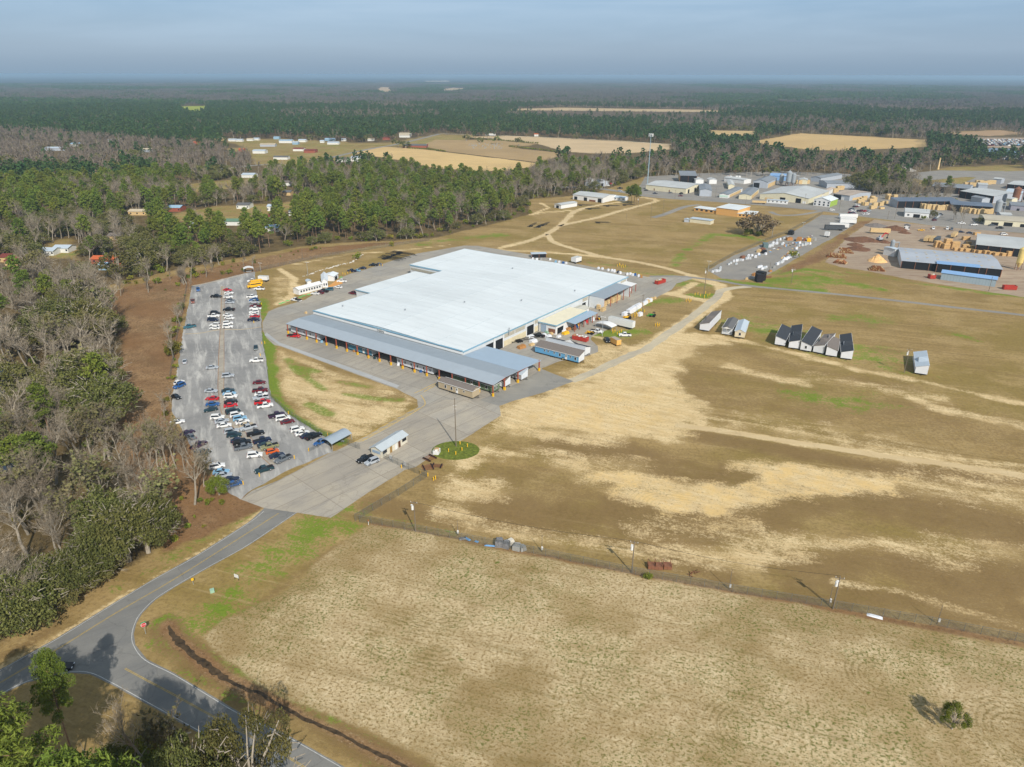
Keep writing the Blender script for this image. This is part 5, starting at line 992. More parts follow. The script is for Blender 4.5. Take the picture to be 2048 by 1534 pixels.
bldg('factory_building', 'largest cream walled works building with broad grey roof facing the street', 'factory', CS(790, 432), CS(1342, 487), 62, 5, cw, pg, 'y', 3.0, (('f', .48, 5, 3.6, dk, 'door_opening'), ('f', .80, 5, 4.2, dk, 'door_opening'), ('f', .92, 3, 2, whitep, 'shutter'), ('f', .2, 8, 2, wood, 'lumber_bay')))
bldg('office_building', 'white two storey office with lime green side wall at the works', 'office', CS(1400, 502), CS(1588, 522), 20, 5.4, whitep, whr, 'y', 2.4, win_row(4, 1.4, 1.4, 3.0) + win_row(4, 1.4, 1.4, .8), sidec=grn)
bldg('workshop', 'grey workshop with rust streaked roof right of the green sided office', 'workshop', CS(1625, 425), CS(1808, 450), 38, 5, gw, rr2, 'x', 1.4, (('f', .25, 8, 4.2, dk, 'door_opening'), ('f', .6, 3, 2.6, whitep, 'shutter'), ('r', .5, 26, 2.2, wood, 'lumber_bay')))
bldg('workshop', 'long low annex with rusty roof on the largest works building', 'annex', CS(1440, 420), CS(1500, 425), 50, 4.4, whitep, rr2, 'y', .8)
bldg('warehouse', 'pale gabled warehouse at the back edge of the works below the wood', 'warehouse', CS(1460, 272), CS(1552, 306), 42, 5, gw, dg_, 'y', 1.6)
bldg('warehouse', 'low grey shed at the very back of the works by the wood', 'warehouse', CS(1370, 226), CS(1482, 238), 50, 4.6, gw, dg_, 'y', 1.2)
bldg('warehouse', 'blue roofed shed just behind the silo cluster', 'warehouse', CS(900, 215), CS(1095, 225), 24, 5, bluer, bluer, 'x', 1.5)
bldg('site_office', 'white portable office trailer in front of the largest works building', 'office', CS(870, 474), CS(1104, 491), 4.5, 3, whitep, sh_pale, 'flat', 0, win_row(5))
def silo(p, r_, h, label, m_=None):
    o = thing('silo', (p.x, p.y, 0), 0, label, 'silo', 'silos and dust hoppers'); q_ = MB(); q_.tube((0, 0, h * .35), (0, 0, h), r_, n=16); q_.tube((0, 0, h), (0, 0, h + r_ * .7), r_, .2, n=16); q_.tube((0, 0, h * .12), (0, 0, h * .35), .3, r_, n=16); q_.build('tank', m_ or MATS['galvanised'], o, smooth=False)
    for a_ in (.8, 2.4, 3.9, 5.5): q_ = MB(); q_.tube((math.cos(a_) * r_ * .9, math.sin(a_) * r_ * .9, 0), (math.cos(a_) * r_ * .9, math.sin(a_) * r_ * .9, h * .38), .15, n=5); q_.build('leg', rust, o)
    q_ = MB(); q_.tube((r_, 0, h * .9), (r_ + 3, 0, h * .9), .35, n=8); q_.tube((r_ + 3, 0, h * .9), (r_ + 3, 0, .5), .35, n=8); q_.build('duct', m_ or MATS['galvanised'], o)
silo(CS(1030, 275), 2.3, 11, 'left grey silo of the cluster behind the works building'); silo(CS(1110, 290), 2.8, 15, 'tallest grey silo of the cluster behind the works building'); silo(CS(1165, 292), 2.2, 13, 'right grey silo of the cluster behind the works building')
silo(CR(1600, 600), 2.6, 13, 'rusty grey dust silo beside the street at the far right'); silo(CR(1800, 460), 3, 14, 'brown hopper tower among the far right sheds', rust); silo(CR(450, 1000), 1.4, 8, 'grey cyclone silo above the sawdust pile')
silo(CR(1840, 1180), 1.8, 13, 'tall cream hopper tower at the right end of the sawmill', mat('cream_steel', (214, 190, 120), .7, .1, 1))
bldg('school_building', 'low tan brick classroom wing with four windows', 'school', CS(45, 572), CS(290, 604), 11, 3.0, brick, whr, 'flat', 0, win_row(4, 2.2, 1.3, 1.0, a_=.13, b_=.8))
bldg('school_building', 'tall tan brick hall with flat white roof', 'school', CS(292, 607), CS(536, 637), 25, 5.8, brick, whr, 'flat', 0)
bldg('school_building', 'low tan brick wing with white roof beside the big bare tree', 'school', CS(536, 637), CS(738, 652), 17, 3.0, brick, whr, 'flat', 0, win_row(3, 1.6, 1.1, 1.1, a_=.15, b_=.55))
bldg('storage_shed', 'long cream shed with pale roof on the grass before the brick school', 'shed', CB(1633, 630), CB(1845, 655), 7, 3.2, cw, sh_pale, 'flat', 0)
bldg('storage_shed', 'tiny blue grey shed at the left end of the long cream shed', 'shed', CB(1578, 628), CB(1625, 631), 3.5, 2.2, gw, sh_pale, 'y', .6)
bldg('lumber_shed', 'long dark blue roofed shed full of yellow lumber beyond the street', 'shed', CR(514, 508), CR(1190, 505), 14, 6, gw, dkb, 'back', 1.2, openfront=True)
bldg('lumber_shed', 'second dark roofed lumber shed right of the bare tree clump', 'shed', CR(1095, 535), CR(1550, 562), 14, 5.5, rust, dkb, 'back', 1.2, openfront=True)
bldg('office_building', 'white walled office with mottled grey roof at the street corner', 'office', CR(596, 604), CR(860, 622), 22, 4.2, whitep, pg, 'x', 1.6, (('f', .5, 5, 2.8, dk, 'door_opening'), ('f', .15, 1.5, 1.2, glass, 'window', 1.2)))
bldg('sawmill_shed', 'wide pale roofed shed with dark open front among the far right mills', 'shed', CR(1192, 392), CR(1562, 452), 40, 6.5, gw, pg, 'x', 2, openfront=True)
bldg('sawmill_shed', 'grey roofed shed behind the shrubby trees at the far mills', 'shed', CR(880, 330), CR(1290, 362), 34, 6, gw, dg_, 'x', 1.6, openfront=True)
bldg('storage_shed', 'small grey gabled store before the wide pale roofed shed', 'shed', CR(1320, 432), CR(1440, 455), 9, 4.5, gw, dg_, 'x', 1)
bldg('factory_building', 'long cream building with sandy roof along the far right street', 'factory', CR(1472, 688), CR(2040, 722), 26, 4.2, cw, mat('sandy_grey_roof', (176, 168, 150), .8, .1, .1), 'x', 1.2, (('f', .2, 5, 2.4, dk, 'door_opening'), ('f', .46, 6, 3, dk, 'door_opening'), ('f', .75, 4, 2.4, dk, 'door_opening')))
bldg('workshop', 'purple grey block building behind the long cream building', 'workshop', CR(1756, 528), CR(2000, 545), 22, 4.5, mat('mauve_block', (150, 148, 158), .8, .05, 1), dg_, 'flat', 0, (('f', .35, 2, 2, dk, 'door_opening'),))
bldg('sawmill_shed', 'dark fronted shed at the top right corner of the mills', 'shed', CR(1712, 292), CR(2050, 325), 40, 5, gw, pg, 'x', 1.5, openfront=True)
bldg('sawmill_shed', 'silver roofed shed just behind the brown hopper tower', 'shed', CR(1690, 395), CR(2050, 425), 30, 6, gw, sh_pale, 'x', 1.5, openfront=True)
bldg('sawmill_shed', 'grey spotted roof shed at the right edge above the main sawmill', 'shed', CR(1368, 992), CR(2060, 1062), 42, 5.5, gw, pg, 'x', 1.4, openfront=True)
def patches(o, Wd, D, h):
    q_ = MB()
    for i in range(9):
        for j in range(5):
            if rng.random() < .75: x, y = Wd * (i + .6) / 9.4, D * (j + .5 + rng.uniform(-.2, .2)) / 5.4; z = h + 1.3 * (1 - abs(y - D / 2) / (D / 2)) + .18; q_.box((x, y, z), (1.3, .9, .06))
    q_.build('roof_light', mat('sandy_patch', (206, 184, 138), .8, .15, 1), o)
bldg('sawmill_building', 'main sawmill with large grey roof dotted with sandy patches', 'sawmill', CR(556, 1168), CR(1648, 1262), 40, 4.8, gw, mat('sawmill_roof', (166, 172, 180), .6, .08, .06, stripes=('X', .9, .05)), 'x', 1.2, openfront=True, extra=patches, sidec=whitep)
bldg('sawmill_canopy', 'bright blue lean-to roof along the front of the main sawmill', 'canopy', CR(940, 1210), CR(1400, 1255), 5, 5.4, gw, bluer, 'back', .5, openfront=True)
bldg('storage_shed', 'long shed with bright blue roof nearest the green strip', 'shed', CR(992, 1292), CR(1592, 1370), 8, 4.2, mat('pale_blue_grey_wall', (150, 166, 174), .6, .05, .4, stripes=('X', 1.6, .12)), bluer, 'x', 1)
bldg('weigh_office', 'tiny white hut with grey roof at the sawmill weighbridge', 'hut', CR(590, 745), CR(650, 750), 5, 3, whitep, sh_grey, 'y', .8, win_row(2, .8, 1))
# ---------------------------------------------------------------- vehicles
def paint(name, c, r_=.32): return mat(name + '_paint', c, r_, .03, 2, spec=.55)
PAINT = dict(white=paint('white', (226, 228, 230)), silver=paint('silver', (166, 172, 178)), grey=paint('grey', (98, 104, 110)), black=paint('black', (20, 22, 26)), navy=paint('navy', (24, 36, 62)), blue=paint('blue', (34, 84, 142)), teal=paint('teal', (48, 98, 112)), darkteal=paint('darkteal', (26, 54, 62)),
             red=paint('red', (188, 26, 34)), maroon=paint('maroon', (98, 22, 32)), purple=paint('purple', (52, 30, 58)), orange=paint('orange', (206, 92, 30)), beige=paint('beige', (176, 160, 132)), olive=paint('olive', (132, 132, 96)), lightblue=paint('lightblue', (126, 170, 198)), rusty=paint('rusty', (120, 62, 44)), yellow=paint('yellow', (232, 178, 34)))
CN = dict(darkteal='dark teal', lightblue='light blue', rusty='rusty brown')
tyre = mat('tyre_rubber', (26, 26, 27), .9, .1, 2); rim = mat('wheel_rim', (150, 152, 155), .4, .1, 2); headl = mat('headlight_lens', (220, 224, 226), .1, .03, 2, spec=.7); taill = mat('taillight_lens', (140, 16, 18), .25, .05, 2); plast = mat('dark_bed', (34, 35, 37), .7, .1, 2)
def car_proto(kind):
    """builds one vehicle far below the ground as a pattern: nose along +x"""
    S = dict(sedan=dict(L=4.8, W=1.84, bz=.92, rz=1.44, hood=1.15, cab=(-1.75, 1.05), roof=(-1.0, .25), deck=.95), suv=dict(L=4.75, W=1.92, bz=1.06, rz=1.74, hood=1.1, cab=(-2.25, 1.15), roof=(-1.95, .45), deck=1.06),
             hatch=dict(L=4.1, W=1.78, bz=.98, rz=1.52, hood=.95, cab=(-1.9, 1.0), roof=(-1.45, .25), deck=1.0), van=dict(L=5.1, W=1.98, bz=1.05, rz=1.8, hood=.85, cab=(-2.45, 1.6), roof=(-2.2, .75), deck=1.05),
             pickup=dict(L=5.7, W=1.98, bz=1.14, rz=1.84, hood=1.25, cab=(-.75, 1.4), roof=(-.55, .75), deck=1.14), flatbed=dict(L=6.2, W=1.98, bz=1.14, rz=1.84, hood=1.25, cab=(.1, 1.7), roof=(.3, 1.05), deck=.8))[kind]
    L_, W_ = S['L'], S['W'] / 2; hl = L_ / 2; q = MB(); bz = S['bz']; nose = bz - (.16 if kind != 'sedan' else .2)
    if kind == 'flatbed': xs = [(hl, .55), (hl - .12, nose), (hl - S['hood'], bz), (S['cab'][0], bz), (S['cab'][0] - .03, .72), (-hl, .72)]
    else: xs = [(hl, .52), (hl - .1, nose - .04), (hl - S['hood'] * .5, bz - .08), (hl - S['hood'] - .2, bz), (S['cab'][0], bz), (-hl + .12, S['deck'] - .03), (-hl, .55)]
    rows = []
    for x, zt in xs:
        k = 1 - .10 * max(0, (abs(x) - hl + .55) / .55) ** 2 if abs(x) > hl - .55 else 1.0
        rows.append([(x, -W_ * k * .97, .30), (x, -W_ * k, min(zt, .62)), (x, -W_ * k * .97, max(zt - .08, .5)), (x, -W_ * k * .86, zt), (x, W_ * k * .86, zt), (x, W_ * k * .97, max(zt - .08, .5)), (x, W_ * k, min(zt, .62)), (x, W_ * k * .97, .30)])
    V = [v for r_ in rows for v in r_]; F = []
    for i in range(len(rows) - 1):
        for j in range(8): a_, b_ = i * 8 + j, i * 8 + (j + 1) % 8; F.append((a_, b_, b_ + 8, a_ + 8))
    F += [tuple(range(7, -1, -1)), tuple(range((len(rows) - 1) * 8, len(rows) * 8))]; q.add(V, F)
    c0, c1 = S['cab']; r0, r1 = S['roof']; wb, wt = W_ * .90, W_ * .74; z0, z1 = bz - .02, S['rz']
    cb = [(c0, -wb, z0), (c1, -wb, z0), (c1, wb, z0), (c0, wb, z0)]; ct = [(r0, -wt, z1), (r1, -wt, z1), (r1, wt, z1), (r0, wt, z1)]
    q.add(cb + ct, [(4, 5, 6, 7), (0, 1, 5, 4), (1, 2, 6, 5), (2, 3, 7, 6), (3, 0, 4, 7)])
    q.box(((r0 + r1) / 2, 0, z1 + .02), (r1 - r0 - .1, wt * 1.8, .05))
    if kind == 'pickup':                                          # load bed: no cut-out, a dark sheet has the shade of the well in its colour
        q.box((-hl + 1.02, 0, bz + .02), (0, 0, 0)) if False else None
    root = thing('parked_car', (0, 0, -50), 0, 'pattern', 'car'); body = q.build('body', PAINT['white'], root); body.material_slots[0].link = 'OBJECT'; body.material_slots[0].material = PAINT['white']
    if kind in ('pickup', 'flatbed'):
        w_ = MB(); 
        if kind == 'pickup': w_.box(((-hl + .1 + c0) / 2 + .02, 0, bz + .015), (c0 + hl - .35, W_ * 1.5, .03)); w_.box(((-hl + .1 + c0) / 2 + .02, 0, bz + .02), (.12, W_ * 1.5, .05))
        else: w_.box(((-hl + c0) / 2, 0, .92), (c0 + hl - .15, W_ * 2.1, .12)); w_.box((c0 - .12, 0, 1.35), (.1, W_ * 1.9, .9)); w_.box((-hl + .2, 0, .7), (.25, W_ * 1.7, .3))
        w_.build('load_bed', plast, root)
    def pane(nm, a, b, c, d, off):
        a, b, c, d = map(Vector, (a, b, c, d)); ce = (a + b + c + d) / 4; n_ = (b - a).cross(d - a).normalized(); 
        if n_.dot(ce - Vector(((c0 + c1) / 2, 0, z0))) < 0: n_ = -n_
        g = MB(); g.add([ce + (p - ce) * .86 + n_ * off for p in (a, b, c, d)], [(0, 1, 2, 3)]); g.build(nm, glass, root)
    pane('windscreen', cb[1], cb[2], ct[2], ct[1], .02); pane('rear_window', cb[0], cb[3], ct[3], ct[0], .02); pane('side_window', cb[0], cb[1], ct[1], ct[0], .02); pane('side_window', cb[3], cb[2], ct[2], ct[3], .02)
    rw = .36 if kind in ('sedan', 'hatch') else .4
    for x in (hl - .95, -hl + (.95 if kind not in ('pickup', 'flatbed') else 1.25)):
        for s in (-1, 1):
            g = MB(); g.tube((x, s * (W_ - .2), rw), (x, s * (W_ + .02), rw), rw, n=12); g.tube((x, s * (W_ + .0), rw), (x, s * (W_ + .035), rw), rw * .6, n=8, m=1); g.build('wheel', [tyre, rim], root)
    for s in (-1, 1):
        g = MB(); g.box((hl - .04, s * W_ * .66, nose - .1), (.12, .36, .14)); g.build('headlight', headl, root)
        g = MB(); g.box((-hl + .04, s * W_ * .74, bz - .2), (.12, .2, .22)); g.build('taillight', taill, root)
    return root
PROTO = {}
NAMES = dict(sedan=('parked_car', 'car', 'car'), suv=('parked_car', 'car', 'SUV'), hatch=('parked_car', 'car', 'hatchback'), van=('parked_van', 'van', 'minivan'), pickup=('pickup_truck', 'pickup', 'pickup'), flatbed=('pickup_truck', 'pickup', 'flatbed'))
def car(p, ang, kind, col, label, group='vehicles parked in the car park', scale=1.0):
    first = kind not in PROTO
    if first: PROTO[kind] = car_proto(kind); 
    src = PROTO[kind]
    if first: o = src; o.location = p; o.rotation_euler = (0, 0, ang); o['label'] = label; o['group'] = group
    else: o = copy_tree(src, p, ang, label, group)
    nm, cat, _ = NAMES[kind]; o.name = nm; o['category'] = cat
    for c in (kids_of(o)):
        if c.name.split('.')[0] == 'body': c.material_slots[0].link = 'OBJECT'; c.material_slots[0].material = PAINT[col]
        if c.name.split('.')[0] == 'body' and first: BODYN[kind] = c
    return o
BODYN = {}
def kids_of(o): return [c for c in o.children]
def place(f, x, y, hx, hy, kind, col, label, group='vehicles parked in the car park'):
    p = f(x, y, .7); q_ = f(x + hx * 4, y + hy * 4, .7); car((p.x, p.y, .025), math.atan2(q_.y - p.y, q_.x - p.x), kind, col, label, group)
RR, LL = (1, -.12), (-1, .12)
ROWS = [
 (C1, 'far left side', [(495, 312, .1, 1, 'pickup', 'blue'), (441, 432, .1, 1, 'flatbed', 'rusty'), (410, 693, -1, .2, 'pickup', 'teal'), (360, 1046, .05, -1, 'sedan', 'silver'), (302, 1262, 1, -.45, 'hatch', 'white'), (306, 1297, -1, .4, 'suv', 'blue'), (273, 1408, 1, .42, 'sedan', 'black')]),
 (C1, 'left of median', [(680, 382, 1, 0, 'pickup', 'black'), (672, 552, 1, .02, 'suv', 'black'), (655, 582, 1, -.02, 'pickup', 'white'), (648, 622, 1, -.02, 'van', 'navy'), (668, 675, -1, 0, 'suv', 'white'), (668, 704, -1, 0, 'sedan', 'white'), (640, 1108, 1, -.07, 'sedan', 'silver'), (630, 1347, 1, 0, 'sedan', 'silver'), (643, 1425, -1, 0, 'sedan', 'red'), (650, 1482, 1, -.05, 'sedan', 'blue')]),
 (C2, 'left of median', [(628, 413, -1, .2, 'sedan', 'darkteal'), (698, 493, 1, -.08, 'suv', 'white'), (740, 530, 1, -.2, 'sedan', 'silver'), (765, 573, 1, -.15, 'sedan', 'white'), (840, 635, 1, -.2, 'suv', 'silver'), (870, 673, 1, -.1, 'suv', 'darkteal'), (910, 725, 1, -.15, 'sedan', 'navy'), (950, 748, 1, -.15, 'pickup', 'black'), (962, 797, 1, -.2, 'pickup', 'grey'), (1080, 877, 1, -.12, 'suv', 'white'), (1178, 1022, -1, .3, 'pickup', 'darkteal')]),
 (C1, 'right of median', [(797, 315, 1, .05, 'sedan', 'red'), (810, 345, 1, 0, 'sedan', 'white'), (805, 387, 1, -.03, 'suv', 'white'), (825, 422, 1, 0, 'sedan', 'grey'), (820, 442, 1, 0, 'sedan', 'silver'), (810, 516, -1, 0, 'pickup', 'black'), (800, 575, 1, .05, 'sedan', 'white'), (815, 602, 1, .05, 'sedan', 'white'), (800, 657, 1, -.1, 'suv', 'white'), (800, 692, 1, -.05, 'suv', 'white'), (802, 1193, 1, -.1, 'suv', 'silver'), (805, 1342, 1, -.12, 'sedan', 'darkteal'), (818, 1372, 1, -.08, 'sedan', 'lightblue'), (832, 1402, 1, -.05, 'suv', 'white'), (834, 1455, 1, -.15, 'sedan', 'black'), (832, 1492, 1, -.15, 'sedan', 'red')]),
 (C2, 'right of median', [(855, 432, 1, -.25, 'van', 'darkteal'), (893, 466, 1, -.2, 'suv', 'white'), (925, 503, 1, -.2, 'suv', 'lightblue'), (950, 536, 1, -.25, 'sedan', 'white'), (993, 568, 1, -.2, 'sedan', 'beige'), (1013, 597, -1, .25, 'pickup', 'silver'), (1087, 655, 1, -.2, 'pickup', 'black'), (1155, 728, 1, -.25, 'pickup', 'navy'), (1185, 772, 1, -.25, 'sedan', 'darkteal'), (1232, 788, -1, .25, 'pickup', 'olive'), (1260, 838, 1, -.22, 'hatch', 'orange'), (1307, 878, 1, -.28, 'sedan', 'navy'), (1372, 915, -1, .45, 'pickup', 'grey')]),
 (C1, 'right fence row', [(1050, 222, -1, .1, 'pickup', 'white'), (1122, 303, -1, 0, 'pickup', 'white'), (1046, 384, 1, -.03, 'pickup', 'white'), (1065, 418, -1, .03, 'suv', 'blue'), (1073, 438, -1, 0, 'pickup', 'silver'), (1083, 478, -1, 0, 'pickup', 'maroon'), (1083, 504, -1, .05, 'pickup', 'white'), (1068, 540, -1, .1, 'suv', 'white'), (1068, 562, -1, 0, 'sedan', 'white'), (1075, 584, -1, 0, 'sedan', 'red'), (1065, 620, 1, -.03, 'pickup', 'navy'), (1087, 903, .05, 1, 'sedan', 'darkteal'), (1097, 1035, -1, .06, 'pickup', 'white'), (1125, 1258, 1, -.06, 'sedan', 'maroon'), (1133, 1340, 1, -.08, 'pickup', 'maroon'), (1143, 1378, 1, -.08, 'sedan', 'white'), (1142, 1415, -1, .15, 'pickup', 'silver'), (1157, 1462, 1, -.1, 'pickup', 'red'), (1183, 1497, 1, -.15, 'pickup', 'white')]),
 (C2, 'right fence row', [(1303, 468, 1, -.25, 'pickup', 'purple'), (1365, 500, 1, -.18, 'van', 'white'), (1413, 533, 1, -.2, 'sedan', 'maroon'), (1512, 612, 1, -.25, 'suv', 'white'), (1562, 650, 1, -.25, 'sedan', 'white'), (1617, 672, 1, -.35, 'sedan', 'navy'), (1680, 683, 1, -.4, 'pickup', 'black'), (1750, 742, -1, .45, 'sedan', 'blue')]),
 (C2, 'wooded left edge', [(287, 542, 1, -.2, 'sedan', 'white'), (392, 650, 1, -.4, 'sedan', 'purple'), (425, 688, -1, -.6, 'sedan', 'grey'), (508, 778, 1, -.5, 'pickup', 'purple'), (545, 857, 1, -.35, 'van', 'darkteal'), (693, 992, 1, -.2, 'suv', 'white'), (738, 1047, 1, -.1, 'sedan', 'lightblue'), (762, 1082, 1, -.1, 'sedan', 'silver'), (838, 1125, 1, -.15, 'sedan', 'navy'), (866, 1172, 1, -.3, 'sedan', 'blue')]),
 (C7, 'at the gatehouse', [(677, 502, -1, .4, 'pickup', 'black'), (745, 530, -1, .4, 'suv', 'silver')]),
 (C3, 'by white office', [(170, 620, -1, -.15, 'flatbed', 'white'), (362, 553, -1, -.05, 'sedan', 'white'), (408, 545, -1, -.1, 'suv', 'maroon'), (447, 528, -1, -.1, 'pickup', 'black'), (505, 511, -1, 0, 'suv', 'teal'), (597, 486, -1, -.1, 'sedan', 'white'), (635, 426, -1, .03, 'pickup', 'white'), (737, 320, -1, -.05, 'pickup', 'navy'), (787, 316, -1, -.1, 'sedan', 'lightblue'), (845, 291, -1, 0, 'sedan', 'navy'), (957, 260, -1, 0, 'pickup', 'black'), (1005, 251, -1, 0, 'sedan', 'grey')]),
 (C3, 'beside the factory', [(755, 549, -1, -.15, 'pickup', 'maroon'), (145, 986, 1, .1, 'flatbed', 'red')]),
 (C4, 'on the right hand yard', [(1118, 358, -1, -.2, 'pickup', 'black'), (1712, 315, 1, .15, 'pickup', 'white'), (1998, 350, -1, .0, 'pickup', 'white'), (1815, 403, .5, 1, 'pickup', 'black')]),
]
SEEN = set()
def uniq(lb, alts):
    for k in [''] + list(alts):
        s = (lb + ' ' + k).strip()
        if s not in SEEN: SEEN.add(s); return s
    return lb
ORD = ['first', 'second', 'third', 'fourth', 'fifth', 'sixth', 'seventh']
for f, where, lst in ROWS:
    for i, (x, y, hx, hy, kd, col) in enumerate(lst):
        nm = lambda j: CN.get(lst[j][5], lst[j][5]) + ' ' + NAMES[lst[j][4]][2]
        lb = CN.get(col, col) + ' ' + NAMES[kd][2]
        if 0 < i < len(lst) - 1: ctx = 'between the %s and %s,' % (nm(i - 1), nm(i + 1))
        elif i: ctx = 'nearest the viewer, after the %s,' % nm(i - 1)
        else: ctx = 'farthest back, before the %s,' % nm(1)
        place(f, x, y, hx, hy, kd, col, uniq('%s %s %s' % (lb, ctx, where.replace('the green fence line', 'the green fence')), ['farther', 'nearer']), 'vehicles parked in the car park' if f in (C1, C2) else 'vehicles around the yard')
FARC = [(CB, 1187, 302, -1, 0, 'sedan', 'black', 'black car in front of the cream warehouse left end'), (CB, 1280, 333, 1, 0, 'sedan', 'navy', 'dark car on the street before the cream warehouse'), (CB, 1438, 326, 1, -.1, 'sedan', 'grey', 'grey car at the middle of the cream warehouse'), (CB, 1540, 357, -1, 0, 'sedan', 'maroon', 'maroon car crossing the cream warehouse forecourt'), (CB, 1546, 335, 1, -.2, 'pickup', 'black', 'black pickup near the cream warehouse corner door'),
        (CB, 792, 257, 1, 0, 'suv', 'white', 'white utility car before the grey gabled warehouse'), (CB, 828, 236, 1, 0, 'sedan', 'red', 'red car right of the grey gabled warehouse'), (CB, 856, 232, 1, 0, 'sedan', 'navy', 'dark blue car right of the grey gabled warehouse'), (CB, 720, 272, 1, -.1, 'sedan', 'white', 'white car left of the grey gabled warehouse door'), (CB, 922, 312, 1, 0, 'suv', 'silver', 'silver utility car on the street above the cottage'), (CB, 920, 283, -1, 0, 'pickup', 'black', 'black pickup on the gravel above the cottage'),
        (CS, 1252, 880, 1, -.1, 'sedan', 'white', 'white car among the rubbish of the trailer lot'), (CS, 1615, 552, 1, 0, 'suv', 'white', 'white utility car on the street by the green sided office'), (CR, 780, 746, -1, 0, 'sedan', 'yellow', 'yellow vehicle at the sawmill weighbridge'), (CR, 916, 728, 0, 1, 'pickup', 'white', 'white pickup nose down beside the street at the sawmill'), (CR, 1068, 730, 0, 1, 'van', 'white', 'white van at the grass verge of the sawmill'), (CR, 1118, 735, 0, 1, 'pickup', 'grey', 'grey truck right of the white van on the verge'), (CR, 1220, 765, 1, 0, 'sedan', 'navy', 'dark car on the sawmill verge, right of the grey truck'), (CR, 1318, 775, 1, 0, 'sedan', 'navy', 'second dark car along the sawmill verge'),
        (CR, 1222, 670, 1, .05, 'pickup', 'white', 'white pickup on the far side of the street'), (CR, 1360, 685, 1, 0, 'pickup', 'white', 'white pickup under the small street side canopy'), (CR, 1555, 690, 1, 0, 'sedan', 'grey', 'grey car at the long cream building'), (CR, 1645, 720, 1, 0, 'pickup', 'black', 'black pickup passing the long cream building'), (CR, 1690, 790, 1, 0, 'van', 'white', 'white van at the sawmill shed roof edge')]
for f, x, y, hx, hy, kd, col, lb in FARC: place(f, x, y, hx, hy, kd, col, lb, 'vehicles along the street and mills')
cols = ['white', 'silver', 'black', 'white', 'navy', 'maroon', 'white', 'grey', 'red', 'white']
G3 = 'cars in the works car park beyond the street'
for j, (y, xs) in enumerate(((480, (70, 88)), (492, (52, 75)), (522, (12, 30)), (540, (20, 62, 94, 130, 168, 208)), (558, (4, 45)), (574, (158, 190)), (567, (10, 44)))):
    for i, x in enumerate(xs): col = cols[(i * 3 + j * 2) % 10]; place(CR, x, y, 1, -.15, 'sedan' if (i + j) % 3 else 'suv', col, 'parked car in the works car park between lumber stacks and street', G3)
for i, (x, y, c) in enumerate(((968, 585, 'silver'), (988, 578, 'black'), (955, 600, 'white'), (945, 612, 'silver'), (935, 625, 'grey'), (928, 636, 'maroon'))): place(CR, x, y, 1, -.1, 'pickup' if i < 2 else 'sedan', c, c + ' vehicle in the short rank beside the street corner office', 'cars beside the street corner office')
# the moving car in front
place(C8, 440, 835, 1, -.12, 'sedan', 'black', 'glossy black car driving round the junction at lower left', 'vehicles on the road')
# school buses
def bus(p, ang, label):
    o = thing('school_bus', (p.x, p.y, .02), ang, label, 'bus', 'yellow school buses'); q_ = MB(); q_.box((-.6, 0, 1.75), (6.4, 2.4, 2.3)); q_.box((-.6, 0, 2.95), (6.2, 2.1, .2)); q_.box((3.2, 0, 1.15), (1.4, 1.9, 1.1)); q_.build('body', PAINT['yellow'], o)
    q_ = MB(); q_.box((-.6, 0, 2.2), (5.9, 2.44, .55)); q_.box((-.6, 0, 2.2), (6.44, 2.0, .55)); q_.build('window', glass, o)
    for x in (2.9, -2.4):
        for s in (-1, 1): q_ = MB(); q_.tube((x, s * .95, .48), (x, s * 1.22, .48), .48, n=10); q_.build('wheel', tyre, o)
bp = C1(1075, 262, 0); bq = C1(1120, 255, 0); ba = math.atan2(bq.y - bp.y, bq.x - bp.x) + PI
bus(C1(1072, 292), ba, 'nearer yellow school bus at the far right corner of the car park'); bus(C1(1082, 268), ba, 'farther yellow school bus, behind the other bus in the car park')
trailer(C1(1112, 232), C1(1205, 236), 'small white box trailer behind the school buses', wd=2.2, h=2.2)
# dumpsters, containers, box truck
def skip(p1, p2, wd, h, label, fill=True, m_=None, group=None):
    d = p2 - p1; L_ = d.length; o = thing('dumpster', (p1.x, p1.y, 0), math.atan2(d.y, d.x), label, 'dumpster', group); q_ = MB(); t_ = .08
    for c_, s_ in (((L_ / 2, 0, h / 2 + .15), (L_, t_, h)), ((L_ / 2, wd, h / 2 + .15), (L_, t_, h)), ((0, wd / 2, h / 2 + .15), (t_, wd - t_, h)), ((L_, wd / 2, h / 2 + .15), (t_, wd - t_, h)), ((L_ / 2, wd / 2, .2), (L_, wd, .1))): q_.box(c_, s_)
    for k in range(int(L_ / .8)): q_.box((.4 + k * .8, -.08, h / 2 + .15), (.1, .1, h))
    q_.build('bin', m_ or mat('red_dumpster_paint', (172, 58, 46), .6, .15, 1.5), o)
    if fill:
        q_ = MB()
        for k in range(14): q_.box((rng.uniform(.6, L_ - .6), rng.uniform(.5, wd - .5), h + rng.uniform(-.1, .4)), (rng.uniform(.5, 1.6), rng.uniform(.2, .9), rng.uniform(.1, .5)), rng.uniform(0, 3), m=rng.randrange(3))
        q_.build('rubbish', [whitep, wood, mat('cardboard', (170, 140, 104), .9, .15, 1)], o)
    return o
skip(C5(434, 912), C5(580, 942), 2.4, 1.9, 'red open dumpster full of scrap beside the two unfinished homes'); skip(C5(1310, 350), C5(1390, 325), 2.4, 1.9, 'red open dumpster full of scrap at the far right yard corner'); skip(CR(880, 1285), CR(942, 1285), 3, 2.2, 'small red open container left of the bright blue shed'); skip(CR(1690, 1400), CR(1832, 1405), 2.6, 2.2, 'long red container right of the bright blue shed', False)
skip(C7(1368, 462), C7(1424, 468), 2.2, 1.3, 'small white open skip beside the grass island', True, whitep)
